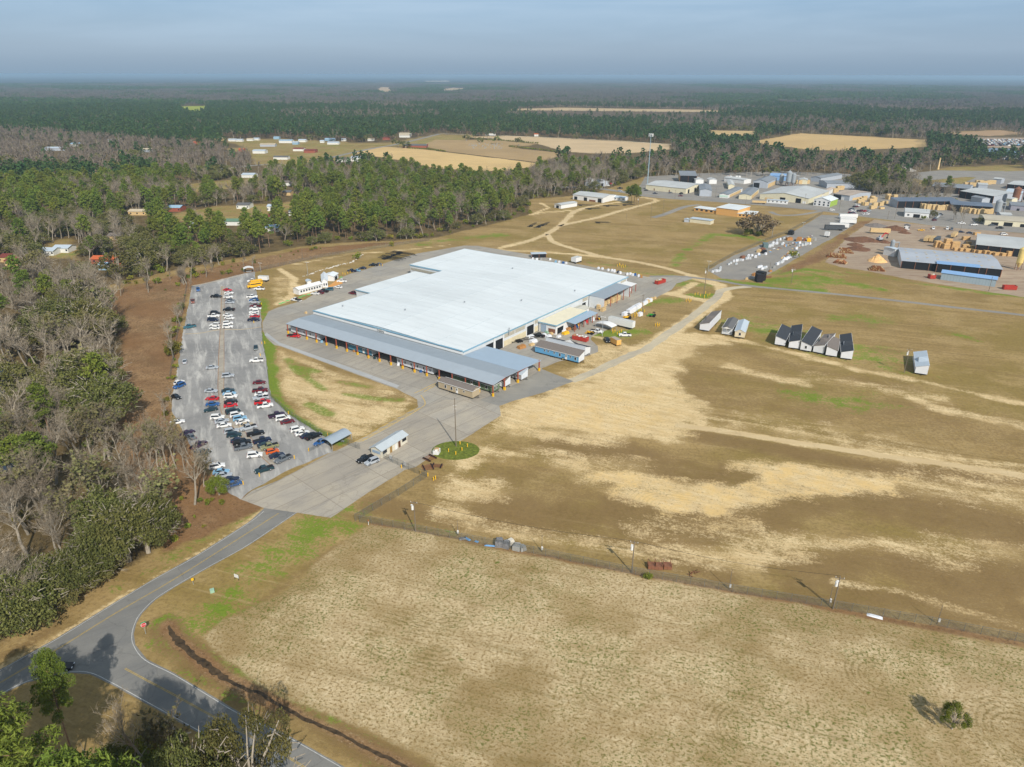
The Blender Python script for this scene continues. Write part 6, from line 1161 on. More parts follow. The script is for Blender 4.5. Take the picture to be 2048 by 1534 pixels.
o = thing('box_truck', C5(882, 965), 0, 'tan box truck with rusty roof parked at the grass edge', 'truck'); a_, b_ = C5(890, 985), C5(962, 975); o.rotation_euler = (0, 0, math.atan2(b_.y - a_.y, b_.x - a_.x) + .1); o.location = a_
q_ = MB(); q_.box((1.2, 2.6, 1.75), (2.4, 5.0, 2.3)); q_.build('box', mat('tan_box', (212, 166, 92), .7, .08, 1), o); q_ = MB(); q_.box((1.2, 2.6, 2.94), (2.3, 4.9, .08)); q_.build('roof', rr2, o); q_ = MB(); q_.box((1.2, 5.9, 1.2), (2.0, 1.6, 1.7)); q_.build('cab', PAINT['beige'], o)
for y in (1.0, 5.8):
    for x in (.15, 2.25): q_ = MB(); q_.tube((x - .15, y, .45), (x + .15, y, .45), .45, n=10); q_.build('wheel', tyre, o)
# trailers in the far lot
for i, (a_, b_, lb) in enumerate((((1700, 655), (1905, 655), 'farthest white trailer in the lot beside the street'), ((1705, 690), (1885, 695), 'second white trailer in the lot beside the street'), ((1705, 712), (1890, 718), 'third white trailer in the lot beside the street'), ((1585, 758), (1805, 768), 'white trailer partly behind the dark slatted one'))): trailer(CS(*a_), CS(*b_), lb, group='trailers in the far lot')
trailer(CS(1535, 785), CS(1757, 790), 'dark slatted trailer at the front of the trailer lot', wc=mat('dark_slats', (74, 78, 82), .7, .1, 1, stripes=('X', .9, .3)), rc=blackm, group='trailers in the far lot'); trailer(CS(1525, 862), CS(1575, 868), 'short white trailer below the dark slatted trailer', group='trailers in the far lot')
for a_, b_, lb, m_ in (((222, 790), (440, 798), 'long trailer loaded with yellow lumber in the sawmill yard', wood),): trailer(CR(*a_), CR(*b_), lb, wc=m_, rc=wood)
for x, y, lb, m_ in ((800, 885, 'left lumber trailer of the three behind the main sawmill', wood), (858, 888, 'middle lumber trailer of the three behind the main sawmill', wood), (910, 892, 'dark covered trailer, right of the two lumber trailers', mat('dark_cover', (78, 86, 92), .7, .1, 1)), (1100, 838, 'tan loaded lumber truck standing alone in the sawmill yard', wood)):
    a_ = CR(x, y); b_ = CR(x + 42, y + 3); d = (b_ - a_).normalized(); c_ = a_ + Vector((-d.y, d.x, 0)) * 11; trailer(c_ + d * 0, a_, lb, wc=m_, rc=m_, name='lumber_trailer', h=2.4) if False else trailer(a_ + d * 2.6, a_ + d * 2.6 + (CR(x + 75, y - 55) - a_).normalized() * 11, lb, wc=m_, rc=m_, h=2.4)
trailer(CS(705, 485), CS(865, 492), 'flat trailer stacked with yellow lumber on the street', wc=wood, rc=wood, h=1.6)
# lumber stacks
for (x, y, L_, w_, h) in ((950, 935, 4, 2.5, 4.5), (995, 940, 4, 2.5, 4), (1060, 945, 5, 2.5, 6.5), (1050, 950, 5, 2.5, 3.5), (1140, 950, 6, 3, 5), (1170, 970, 5, 2, 2), (1240, 975, 6, 2, 2), (1260, 950, 5, 2, 3), (1320, 965, 5, 2, 3), (1300, 980, 6, 2, 2), (1390, 990, 6, 2, 2), (1430, 998, 5, 2, 2), (1500, 1005, 5, 2, 2.4), (1560, 1012, 6, 2, 2), (1620, 1022, 6, 2, 2), (1700, 1028, 6, 2, 2), (1760, 1030, 6, 2, 3.4), (1270, 855, 6, 2, 2.6), (1390, 800, 5, 2, 2), (1300, 905, 3, 2, 2)):
    lumber(CR(x, y), R(8), L_, w_, h, 'stack of tan boards between the main sawmill and the spotted shed', 'lumber stacks behind the main sawmill', mat('tan_boards', (194, 158, 108), .85, .14, 1.2, stripes=('Z', .35, .25)))
for (x, y, h) in ((100, 455, 3.5), (130, 445, 4), (155, 425, 4), (150, 480, 3), (170, 482, 3), (225, 450, 3.5), (240, 430, 4.5), (262, 440, 4), (240, 520, 3), (262, 512, 4), (270, 490, 3.4), (335, 485, 3), (360, 470, 3), (385, 460, 2.5), (345, 520, 1.6), (412, 412, 5), (430, 415, 4), (485, 420, 5), (560, 432, 3), (610, 432, 3), (650, 430, 3.4), (680, 430, 3.4)):
    lumber(CR(x, y), R(20), 5, 2.4, h, 'stack of yellow boards in the open yard beyond the works car park', 'lumber stacks beyond the works car park')
for (x, y) in ((800, 505), (830, 510), (925, 515), (975, 520), (1000, 520), (1070, 518), (860, 512)): lumber(CR(x, y + 8), R(0), 5, 3, 4.4, 'yellow lumber stack under the long dark blue roof', 'lumber under the dark blue roofed shed')
for (x, y) in ((1240, 545), (1270, 548), (1330, 556), (1380, 562), (1420, 565), (1460, 560), (1500, 560), (1530, 560)): lumber(CR(x, y + 6), R(0), 5.5, 3, 4.2, 'yellow lumber stack under the second dark roof', 'lumber under the second dark roofed shed')
for (x, y) in ((1285, 262), (1310, 262), (1340, 265), (1370, 265), (1410, 240), (1450, 245), (1500, 245), (1550, 240)): lumber(CR(x, y), R(0), 8, 3, 4, 'yellow lumber stack at the far top yard of the mills', 'lumber stacks in the far top yard')
for (x, y) in ((1225, 258), (1250, 258), (1275, 255), (1300, 255), (1325, 255), (1620, 350), (1650, 355), (1690, 325), (1715, 322)): lumber(CS(x, y), R(15), 6, 3, 4, 'stack of yellow lumber behind the works buildings', 'lumber stacks behind the works')
for i, (x, y, L_, h) in enumerate(((104, -6.6, 8, 2.4), (112, -5.5, 9, 2), (118, -6.8, 9, 2.6), (107, -3, 8, 3), (122, -4, 6, 2))):
    lumber(LF(x, y), FR, L_, 1.8, h, 'yellow timber pile inside the tall lumber canopy', 'timber piles under the lumber canopy')
q_ = MB(); q_.box((0, 0, 1.1), (5, 2, 2.2)); tag(q_.build('insulation_stack', mat('pink_foam', (214, 140, 150), .8, .1, 1), None, LF(114, -2.5), FR), 'pink insulation stack at the back of the lumber canopy', 'insulation')
lumber(LF(99.6, -9.8), FR, 3.5, 1.6, 1.8, 'yellow timber pile at the left foot of the lumber canopy', 'timber piles under the lumber canopy')
# log piles, sawdust, excavator
def logs(p1, p2, r_, rows_, ln, label):
    d = (p2 - p1); L_ = d.length; q_ = MB(); n = int(L_ / (r_ * 2))
    for k in range(rows_):
        for i in range(n - k * 2): x = (i + k) * r_ * 2 + r_; q_.tube((x + rng.uniform(-.1, .1), rng.uniform(-.5, .5), r_ + k * r_ * 1.75), (x, ln + rng.uniform(-.6, .6), r_ + k * r_ * 1.75), r_ * rng.uniform(.8, 1.05), n=6, m=rng.random() < .2)
    tag(q_.build('log_pile', [mat('log_bark', (150, 98, 58), .9, .35, 1.5), wood], None, (p1.x, p1.y, 0), math.atan2(d.y, d.x)), label, 'log pile', 'log piles at the sawmill')
logs(CR(205, 1195), CR(400, 1208), .22, 6, 5, 'orange brown log pile on the near edge of the sawmill yard'); logs(CS(1550, 1090), CS(1790, 1110), .25, 5, 6, 'upper log pile left of the sawmill sawdust'); logs(CS(1625, 1155), CS(1780, 1175), .25, 4, 5, 'lower log pile near the pole left of the sawmill')
def heap(p, r_, h, m_, label, cat='heap', name='heap', n=28, group=None):
    q_ = MB(); vs = [(0, 0, h)]; rings = 7
    for j in range(1, rings + 1):
        for i in range(n): a_ = 2 * PI * i / n; k = j / rings; vs.append((math.cos(a_) * r_ * k * rng.uniform(.9, 1.08), math.sin(a_) * r_ * k * rng.uniform(.9, 1.08), max(-.03, h * (1 - k) * rng.uniform(.85, 1.1)) if j < rings else -.05))
    fs = [(0, 1 + i, 1 + (i + 1) % n) for i in range(n)] + [(1 + (j - 1) * n + i, 1 + j * n + i, 1 + j * n + (i + 1) % n, 1 + (j - 1) * n + (i + 1) % n) for j in range(1, rings) for i in range(n)]
    q_.add(vs, fs); tag(q_.build(name, m_, None, (p.x, p.y, 0)), label, cat, group)
heap(CR(300, 1092), 6, 4.5, mat('sawdust', (220, 176, 120), .95, .12, .6), 'conical orange sawdust heap beside the hopper', name='sawdust_heap'); heap(CR(290, 705), 9, 2.2, mat('grey_rubble', (120, 112, 106), .95, .3, 1), 'low grey brush heap in the sawmill yard'); heap(CR(500, 740), 9, 3, mat('bark_waste', (110, 78, 58), .95, .3, 1), 'brown bark heap left of the weighbridge hut'); heap(CR(100, 960), 8, 2, MATS['bark_waste'], 'low brown bark heap at the left of the sawmill yard'); heap(CR(90, 860), 10, 2.2, MATS['bark_waste'], 'brown scrap wood heap behind the red excavator'); heap(CR(570, 95), 16, 9, mat('pale_gravel', (176, 172, 164), .95, .1, .2), 'pale gravel mound near the far wood edge')
g = crop(1700, 240, 5.885)(1030, 560); o = thing('conveyor_tower', (g.x, g.y, 0), .3, 'slender tan tower standing on the distant gravel plain', 'tower'); q_ = MB(); q_.box((0, 0, 6), (2.6, 2.2, 12), top=(.55, .6)); q_.build('tower', wood, o); q_ = MB(); q_.box((.3, 0, 13), (1.2, 1.2, 2.4)); q_.build('head', wood, o)
o = thing('excavator', CR(322, 870), R(20), 'excavator with bright red boom in the sawmill yard', 'excavator'); q_ = MB(); q_.box((0, 0, 1.9), (3.4, 2.6, 1.4)); q_.box((.8, .7, 3.1), (1.2, 1.0, 1.2)); q_.build('body', PAINT['silver'], o); q_ = MB(); q_.box((0, 1.1, .5), (4.4, .6, .9)); q_.box((0, -1.1, .5), (4.4, .6, .9)); q_.build('track', blackm, o)
q_ = MB(); q_.tube((1.4, 0, 2.4), (4.4, 0, 5.6), .4, .35, 6); q_.tube((4.4, 0, 5.6), (7.4, 0, 4.6), .35, .25, 6); q_.build('boom', PAINT['red'], o); q_ = MB(); q_.tube((7.4, 0, 4.7), (7.0, 0, 2.2), .25, .2, 5); q_.box((6.9, 0, 1.8), (1, .9, .9)); q_.build('grab', blackm, o)
bldg('sawmill_hopper', 'white box hopper on legs above the sawdust heap', 'hopper', CR(362, 1020), CR(482, 1045), 4, 5, whitep, sh_pale, 'y', .4)
# tractor, forklifts and yard plant
def plant_machine(p, ang, m_, label, s=1.0):
    o = thing('yard_machine', (p.x, p.y, 0), ang, label, 'machine'); o.scale = (s,) * 3; q_ = MB(); q_.box((.6, 0, 1.05), (1.9, .8, .7)); q_.box((-.5, 0, .85), (.9, 1.0, .6)); q_.build('body', m_, o); q_ = MB(); q_.box((-.5, 0, 2.35), (1.3, 1.3, .1)); q_.build('roof', blackm, o)
    for x in (-1.0, .05):
        for y in (-.5, .5): q_ = MB(); q_.tube((x, y, 1.0), (x, y, 2.35), .04, n=4); q_.build('roof_post', blackm, o)
    for x, r_ in ((-.7, .72), (1.1, .45)):
        for y in (-.8, .8): q_ = MB(); q_.tube((x, y - .18, r_), (x, y + .18, r_), r_, n=12); q_.build('wheel', tyre, o)
    q_ = MB(); q_.box((2.0, .35, .9), (.2, .12, 1.4)); q_.box((2.0, -.35, .9), (.2, .12, 1.4)); q_.box((2.5, 0, .25), (1.0, 1.2, .1)); q_.build('forks', m_, o)
plant_machine(CDD(1600, 1010), R(160), mat('tractor_green', (52, 150, 50), .5, .08, 2), 'green tractor with a canopy on the right hand grass'); plant_machine(CDD(1050, 1060), R(200), PAINT['yellow'], 'yellow loader at the end of the yard by bagged stock', 1.1); plant_machine(CDD(250, 1400), R(150), PAINT['yellow'], 'yellow forklift between red dumpster and white pickup', 1.0); plant_machine(CDD(410, 1085), R(120), PAINT['yellow'], 'small yellow forklift at the right end of the equipment canopy', .8); plant_machine(CDD(585, 1165), R(190), PAINT['blue'], 'little blue machine at the left end of the long trailer', .6); plant_machine(CE(1310, 810), R(60), PAINT['yellow'], 'small yellow lift in front of the blue home', .55)
# black chassis frames (empty trailer frames)
def frame(p, ang, label, L_=19, group='black steel trailer frames on the grass'):
    o = thing('trailer_frame', (p.x, p.y, 0), ang, label, 'trailer frame', group); q_ = MB()
    for y in (-.9, .9): q_.box((0, y, .8), (L_, .12, .26))
    for k in range(9): q_.box((-L_ / 2 + .3 + k * (L_ - .6) / 8, 0, .8), (.08, 1.8 if k % 3 else 2.6, .1))
    q_.tube((L_ / 2, -.9, .75), (L_ / 2 + 1.8, 0, .6), .09, n=4); q_.tube((L_ / 2, .9, .75), (L_ / 2 + 1.8, 0, .6), .09, n=4); q_.build('beam', blackm, o)
    for k in range(3): q_ = MB(); q_.tube((-2 - k, -1.5, .36), (-2 - k, 1.5, .36), .36, n=8); q_.build('axle', blackm, o)
for i, (a_, b_) in enumerate((((1010, 178), (1205, 212)), ((1040, 160), (1268, 190)), ((1080, 140), (1325, 175)), ((1120, 125), (1388, 158)), ((1050, 170), (1235, 200)), ((1155, 115), (1360, 145)))):
    p1, p2 = C3(*a_, .8), C3(*b_, .8); frame((p1 + p2) / 2, math.atan2((p2 - p1).y, (p2 - p1).x), 'black trailer frame in the cluster above the factory left corner', min((p2 - p1).length, 19))
for a_, b_ in (((-30, 690), (70, 635)), ((32, 695), (180, 648)), ((110, 665), (165, 645))): p1, p2 = CB(*a_, .8), CB(*b_, .8); frame((p1 + p2) / 2, math.atan2((p2 - p1).y, (p2 - p1).x), 'black trailer frame on the upper field beside the dirt track', 18, 'black trailer frames on the upper field')
frame(CB(735, 632, .8), R(-4), 'short black frame lying alone in the upper field', 11, 'black trailer frames on the upper field'); frame(CB(640, 500), R(15), 'black steel stock on the ground before the bay workshop', 14, 'black steel stock at the workshop'); frame(CB(550, 465), R(-10), 'black steel frames right of the small white shed', 16, 'black steel stock at the workshop'); frame(CB(825, 470), R(5), 'black steel frames right of the bay workshop', 14, 'black steel stock at the workshop'); frame(CB(1000, 460), R(5), 'black steel frames under the tall pines', 10, 'black steel stock at the workshop')
frame(CE(510, 420) if 'CE' in globals() else C4(970, 420), R(30), 'dark trailer frames against the factory base panels', 14)
# ---------------------------------------------------------------- poles, signs, fences
pole_m = mat('weathered_pole', (118, 108, 94), .95, .2, 1); galv = MATS['galvanised']; chain = bpy.data.materials.new('chain_link'); chain.use_nodes = True
t = chain.node_tree; t.nodes['Principled BSDF'].inputs['Base Color'].default_value = (*lin((96, 100, 96)), 1); t.nodes['Principled BSDF'].inputs['Roughness'].default_value = .6
tb = N(t, 'ShaderNodeBsdfTransparent'); ms = N(t, 'ShaderNodeMixShader'); ms.inputs['Fac'].default_value = .26; t.links.new(tb.outputs[0], ms.inputs[1]); t.links.new(t.nodes['Principled BSDF'].outputs[0], ms.inputs[2]); t.links.new(ms.outputs[0], t.nodes['Material Output'].inputs['Surface'])
def pole(b, top, label, kind='plain', f=None, group=None, r_=.16, h=None):
    g = P(*b); h = h or hgt(b, top); o = thing('light_pole' if kind == 'lamp' else 'utility_pole', (g.x, g.y, 0), FDIR, label, 'pole', group); q_ = MB(); q_.tube((0, 0, -.2), (0, 0, h), r_, r_ * .62, 8); q_.build('post', pole_m if kind != 'lamp' else galv, o)
    if kind in ('transformer', 'cross'):
        q_ = MB(); q_.box((0, 0, h - .5), (1.9, .12, .14)); q_.build('crossarm', pole_m, o)
        for x in (-.85, 0.0, .85): q_ = MB(); q_.tube((x, 0, h - .45), (x, 0, h - .15), .06, n=5); q_.build('insulator', whitep, o)
    if kind == 'transformer': q_ = MB(); q_.tube((-.45, -.1, h - 2.6), (-.45, -.1, h - 1.5), .32, n=10); q_.build('transformer', whitep, o); q_ = MB(); q_.box((-.4, -.5, h - .9), (.5, .4, .12)); q_.build('lamp_head', whitep, o)
    if kind == 'box': q_ = MB(); q_.box((.15, -.2, 1.3), (.4, .25, .9)); q_.build('meter_box', whitep, o)
    if kind == 'lamp': q_ = MB(); q_.box((.5, 0, h), (1.2, .1, .1)); q_.box((1.0, 0, h - .06), (.6, .3, .14)); q_.box((-.5, 0, h), (1.0, .1, .1)); q_.box((-.9, 0, h - .06), (.5, .3, .14)); q_.build('lamp_head', whitep, o)
    if kind == 'tall':
        for z in (h - 2.4, h - 3.6): q_ = MB(); q_.box((.25, 0, z), (.6, .08, .08)); q_.box((-.25, .1, z - .2), (.5, .08, .08)); q_.build('bracket', whitep, o)
    return o
def pp(f, x, y): v = f(x, y); return v
inv = {}
def pc(ox, oy, s): return lambda x, y: (ox + x / s, oy + y / s)
K1, K3, K4, K5, K6, K7, K8 = pc(300, 520, 5.1125), pc(560, 480, 5.1125), pc(860, 600, 5.1125), pc(1060, 500, 5.1125), pc(1360, 560, 3.7926), pc(600, 820, 5.1125), pc(0, 1100, 3.534)
KB, KS, KR, KW1, KW2, KT = pc(1060, 320, 5.12), pc(1380, 320, 5.689), pc(1700, 320, 5.48), pc(900, 960, 3.413), pc(1450, 1040, 3.105), pc(1400, 440, 8.533)
K2 = pc(300, 740, 5.1125)
POLES = [(K7(1605, 372), (909, 797), 'very tall bare pole standing on the round grass island', 'tall', .2), (K7(1195, 1250), K7(1185, 935), 'pole with white transformer at the left end of the long fence', 'transformer', .16), (K7(1625, 1285), K7(1625, 1135), 'short pole with meter box near blue scraps on the long fence', 'box', .09),
  (KW1(635, 490), KW1(650, 375), 'short pole right of the grey blocks on the long fence', 'box', .09), (KW1(1250, 630), KW1(1270, 412), 'tall transformer pole left of the three rusty bins', 'transformer', .17), (KW1(1915, 742), KW1(1928, 605), 'short meter pole right of the three rusty bins', 'box', .09), (KW2(680, 545), KW2(722, 343), 'tall transformer pole in the right part of the long fence', 'transformer', .17), (KW2(655, 516), KW2(680, 405), 'short meter pole touching the right hand transformer pole', 'box', .09), (KW2(1328, 636), KW2(1362, 520), 'rightmost short meter pole on the long fence', 'box', .09),
  (K1(1137, 135), K1(1125, 40), 'pale lamp pole at the far top corner of the car park', 'lamp', .12), (K3(290, 380), K3(275, 235), 'lamp pole standing behind the white office', 'lamp', .12), (K3(235, 205), K3(222, 95), 'pole on the fence line behind the white office', 'plain', .13), (K1(250, 1060), K1(222, 880), 'pale leaning pole on the left edge of the car park', 'plain', .13), (K1(312, 540), K1(305, 460), 'pale pole in the brush left of the car park', 'plain', .11),
  (KB(110, 730), KB(115, 595), 'thin pole between black frames on the upper field', 'plain', .1), (KB(1105, 495), KB(1110, 375), 'pole beside the dirt road near the tall pines', 'transformer', .14), (KB(1235, 610), KB(1255, 395), 'tall thin pole in the middle of the upper field', 'plain', .13), (KB(1360, 556), KB(1365, 400), 'thin pole at the end of the school drive', 'cross', .12), (KB(1482, 390), KB(1487, 300), 'pole on the street before the cream warehouse', 'cross', .12), (KB(985, 600), KB(985, 540), 'short pair pole in the upper field', 'plain', .1),
  (K5(1148, 642), K5(1155, 450), 'galvanised pole with crossarm beside the bagged stock row', 'cross', .18), (K5(742, 882), K5(742, 680), 'tall steel lamp pole in front of the white arched shelter', 'lamp', .14), (K5(1780, 458), K5(1800, 180), 'tallest transformer pole at the lane junction', 'transformer', .19), (K5(1820, 235), K5(1832, 105), 'lamp pole at the lower corner of the trailer lot', 'lamp', .12), (KT(1225, 290), KT(1235, 85), 'lamp pole just right of the big bare tree', 'lamp', .13), (KT(1560, 1060), KT(1590, 790), 'transformer pole on the green grass below the trailer lot', 'transformer', .16), (KT(1190, 840), KT(1200, 705), 'pole among rubbish in the middle of the trailer lot', 'plain', .14), (KT(1740, 215), KT(1755, 20), 'lamp pole on dark base in the trailer lot', 'lamp', .14),
  (K6(1705, 692), K6(1745, 510), 'pole beside the lone pale roofed half home', 'transformer', .13), (KR(1525, 1415), KR(1560, 1255), 'dark pole in front of the bright blue shed', 'plain', .17), (KR(490, 625), KR(490, 520), 'pole on the street before the works car park', 'cross', .12), (KR(822, 610), KR(830, 510), 'pole at the street corner office', 'cross', .12), (KR(1243, 660), KR(1250, 545), 'pole on the green patch by the street', 'cross', .12), (KR(1212, 755), KR(1218, 655), 'pole on the sawmill verge', 'cross', .12), (KR(412, 630), KR(418, 540), 'second pole on the street before the works car park', 'cross', .12), (KR(208, 370), KR(215, 250), 'pole at the edge of the far lumber yard', 'cross', .13), (KR(415, 370), KR(440, 190), 'tall pale pole in front of the bare thicket', 'plain', .16),
  (KS(200, 400), KS(205, 295), 'pole before the plain grey warehouse', 'plain', .12), (KS(288, 420), KS(292, 300), 'pole between plain grey warehouse and lumber shed', 'plain', .12), (KS(1300, 490), KS(1310, 370), 'pole on the street left of the green sided office', 'cross', .12), (KS(1575, 520), KS(1578, 430), 'pole at the green sided office corner', 'plain', .12), (KS(1695, 560), KS(1705, 440), 'pole at the entrance of the works car park', 'cross', .12), (KS(1160, 1345), KS(1175, 1235), 'pole with white lamps on the green grass below the lot', 'lamp', .12), (KS(632, 500), KS(638, 395), 'street pole behind the tan brick hall', 'plain', .12)]
for b, tp_, lb, kd, r_ in POLES: pole(b, tp_, lb, kd, r_=r_)
g = P(1294, 372); h = hgt((1294, 372), (1299, 266)); o = thing('cell_tower', (g.x, g.y, 0), 0, 'tall slim telephone mast rising from the wood behind the works', 'mast'); q_ = MB(); q_.tube((0, 0, 0), (0, 0, h), .55, .25, 10); q_.build('mast', mat('pale_mast', (150, 172, 182), .5, .05, 1), o); q_ = MB()
for a_ in range(6): q_.box((math.cos(a_ * PI / 3) * 2.2, math.sin(a_ * PI / 3) * 2.2, h - 1.5), (.5, .4, 3.0), a_ * PI / 3)
q_.tube((0, 0, h - .6), (0, 0, h - .3), 2.3, n=12); q_.build('antenna_ring', whitep, o)
def wire(a_, b_, za, zb, label):
    q_ = MB(); A_, B_ = P(*a_), P(*b_); p0 = None
    for i in range(13):
        k = i / 12; p = A_.lerp(B_, k); z = za + (zb - za) * k - 1.2 * math.sin(PI * k); p = Vector((p.x, p.y, z))
        if p0: q_.tube(p0, p, .04, n=3, cap=False)
        p0 = p
    tag(q_.build('power_line', blackm), label, 'cable', 'power lines along the long fence')
wh_ = 9.2
for a_, b_ in ((POLES[1][0], POLES[4][0]), (POLES[4][0], POLES[6][0])): wire(a_, b_, wh_, wh_, 'thin sagging power line strung between poles of the long fence')
def fence(pts, label, h=2.1, step=3.2, name='chain_link_fence', lean=0):
    L_ = sum((pts[i + 1] - pts[i]).length for i in range(len(pts) - 1)); o = thing(name, (pts[0].x, pts[0].y, 0), 0, label, 'fence'); galv = mat('dull_fence_steel', (104, 106, 102), .7, .2, 1); base = pts[0]; q_ = MB(); r_ = MB(); step = max(step, L_ / 95)
    for i in range(len(pts) - 1):
        a_, b_ = pts[i] - base, pts[i + 1] - base; q_.quad((a_.x, a_.y, .05), (b_.x, b_.y, .05), (b_.x, b_.y, h), (a_.x, a_.y, h)); r_.tube((a_.x, a_.y, h), (b_.x, b_.y, h), .03, n=4)
    q_.build('wire_mesh', chain, o); r_.build('top_rail', galv, o); d0 = 0; i = 0; acc = 0
    while acc <= L_:
        s_ = acc; k = 0
        while k < len(pts) - 2 and s_ > (pts[k + 1] - pts[k]).length: s_ -= (pts[k + 1] - pts[k]).length; k += 1
        p = pts[k].lerp(pts[k + 1], min(1, s_ / (pts[k + 1] - pts[k]).length)) - base; m_ = MB(); m_.tube((p.x, p.y, 0), (p.x, p.y, h + .12), .045, n=5); m_.build('post', galv, o); acc += step
    return o
fence(px((722, 1046), (745, 1048), (900, 1076), (1079, 1109), (1266, 1147.5), (1500, 1188), (1669, 1214), (1878, 1249), (2048, 1281), (2200, 1312)), 'long chain link fence between the rough field and the sandy ground', 2.2)
fence([C7(578, 1145), C7(800, 1010), C7(1020, 880), C7(1308, 690)], 'chain link fence running diagonally beside the concrete pad', 2.3); fence([C7(1308, 690), C7(1190, 650), C7(1060, 590), C7(855, 498)], 'chain link gate fence with white notices, right of the gatehouse', 2.2, 2.4, 'gate_fence')
fence([C1(1145, 655), C1(1162, 850), C1(1196, 1050), C1(1238, 1400), C2(1245, 300), C2(1400, 442), C2(1560, 560), C2(1800, 695), C2(1990, 760), C7(628, 412)], 'long chain link fence on the green strip right of the car park', 2.1); fence([C1(385, 275), C1(340, 560), C1(300, 740), C1(262, 950), C1(215, 1230)], 'chain link fence along the left edge of the car park', 2.1)
fence(px((1415, 538), (1470, 507), (1531, 480), (1575, 463), (1600, 450), (1645, 425)), 'green screened fence along the left side of the trailer lot', 2.2, 4); fence(px((512, 545), (580, 530), (640, 517), (700, 507), (760, 497), (860, 482)), 'dark chain link fence below the railway strip', 2.0, 4); fence([C2(1640, 842), C2(1740, 795)], 'short barrier fence beside the curved shelter', 1.2, 1.6); fence([C2(800, 1255), C2(965, 1170)], 'short chain link fence at the lower left corner of the car park', 2.0, 2)
for (x, y) in ((C7(940, 515)), (C7(1082, 580))) and ((940, 520), (1082, 585)): g = C7(x, y); q_ = MB(); q_.box((0, 0, 1.2), (1.3, .05, 1.3)); tag(q_.build('notice_board', whitep, None, (g.x, g.y - .15, 0), R(-40)), 'white notice hung on the gate fence, %s' % ('near the gatehouse' if x < 1000 else 'near its middle'), 'notice')
def bollard(p, label, group, h=1.1, m_=None):
    q_ = MB(); q_.tube((0, 0, 0), (0, 0, h), .16, n=8); q_.tube((0, 0, h), (0, 0, h + .08), .16, .06, n=8); tag(q_.build('bollard', m_ or MATS['yellow_guard'], None, (p.x, p.y, 0)), label, 'bollard', group)
def bset(f, pts, label, h=1.1):
    for x, y in pts: bollard(f(x, y), label, label.replace('yellow post', 'yellow posts'), h)
bset(C7, ((1528, 430), (1602, 458), (1665, 415), (1645, 352), (1720, 378)), 'yellow post standing on the round grass island'); bset(C7, ((1047, 598), (1240, 652), (1318, 680), (1375, 722), (1395, 710)), 'yellow post along the gate fence'); bset(C7, ((290, 270), (420, 310), (100, 428)), 'yellow post beside the curved shelter')
bset(C2, ((965, 1180), (1130, 1098), (1487, 915), (1425, 460)), 'yellow post at the car park edge'); bset(C1, ((1145, 470), (1068, 655), (1180, 865), (1150, 870), (1135, 990)), 'yellow post beside the green strip fence'); bset(C3, ((645, 358), (668, 360), (695, 350), (720, 340), (1020, 268), (1050, 272)), 'yellow post near the cars behind the office')
bset(CDD, ((1145, 1015), (1198, 985), (1208, 1035), (1245, 965), (1262, 1010), (1297, 915), (1420, 915), (1345, 890), (1230, 1000)), 'yellow post around the crossarm pole', 1.4); bset(CDD, ((730, 1380), (772, 1355), (825, 1410), (872, 1380), (912, 1350), (715, 1330)), 'yellow post right of the white arched shelter', 1.3); bset(CDD, ((1660, 1215), (1700, 1195), (1712, 1230), (1745, 1210)), 'yellow post on the grass right of the long trailer', 1.3)
bset(C5, ((895, 165), (920, 160), (935, 175), (950, 160), (975, 170), (915, 150), (958, 178)), 'yellow post behind the factory far edge', 1.4); bset(C5, ((1690, 455), (1718, 450), (1745, 465), (1795, 440), (1820, 465), (1840, 455), (1785, 480)), 'yellow post around the junction pole', 1.4); bset(C5, ((1600, 520), (1620, 515), (1635, 530), (1648, 518)), 'yellow post on the grass below the junction', 1.4); bset(C5, ((1040, 245), (1065, 240), (1090, 248), (1115, 252), (1135, 258)), 'yellow post behind the pallets at the far corner')
# road signs and small furniture by the road
g = C8(1043, 603); o = thing('stop_sign', (g.x, g.y, 0), R(38), 'red octagonal stop sign with green street name blade at the junction', 'sign'); q_ = MB(); q_.box((0, 0, 1.5), (.07, .07, 3.0)); q_.build('post', galv, o); q_ = MB(); oc = [(math.cos(R(22.5 + 45 * i)) * .52, math.sin(R(22.5 + 45 * i)) * .52) for i in range(8)]
q_.add([(x, -.06, 2.5 + z) for x, z in oc] + [(x, -.04, 2.5 + z) for x, z in oc], [tuple(range(8)), tuple(range(15, 7, -1))]); q_.build('sign_plate', mat('sign_red', (196, 24, 30), .5, .03, 1), o); q_ = MB(); oc2 = [(x * 1.09, z * 1.09) for x, z in oc]; q_.add([(x, -.045, 2.5 + z) for x, z in oc2] + [(x, -.03, 2.5 + z) for x, z in oc2], [tuple(range(8)), tuple(range(15, 7, -1))]); q_.build('sign_rim', whitep, o)
text('sign_lettering', 'STOP', .42, whitep, o, (0, -.075, 2.5), (PI / 2, 0, 0), .005); q_ = MB(); q_.box((0, 0, 3.12), (1.05, .04, .24)); q_.build('street_blade', mat('sign_green', (30, 140, 90), .5, .03, 1), o)
g = C8(1378, 252); o = thing('marker_sign', (g.x, g.y, 0), R(30), 'small yellow sign on the inner road verge', 'sign'); q_ = MB(); q_.box((0, 0, .8), (.08, .08, 1.6)); q_.build('post', galv, o); q_ = MB(); q_.box((0, -.05, 1.5), (.55, .04, .7)); q_.build('sign_plate', MATS['yellow_guard'], o)
g = C8(1685, 218); o = thing('yard_sign', (g.x, g.y, 0), R(-25), 'small pale board sign on two legs on the verge', 'sign'); q_ = MB(); q_.box((0, 0, 1.1), (1.3, .08, .9)); q_.build('sign_plate', whitep, o)
for x in (-.6, .6): q_ = MB(); q_.box((x, .02, .5), (.09, .09, 1.2)); q_.build('leg', blackm, o)
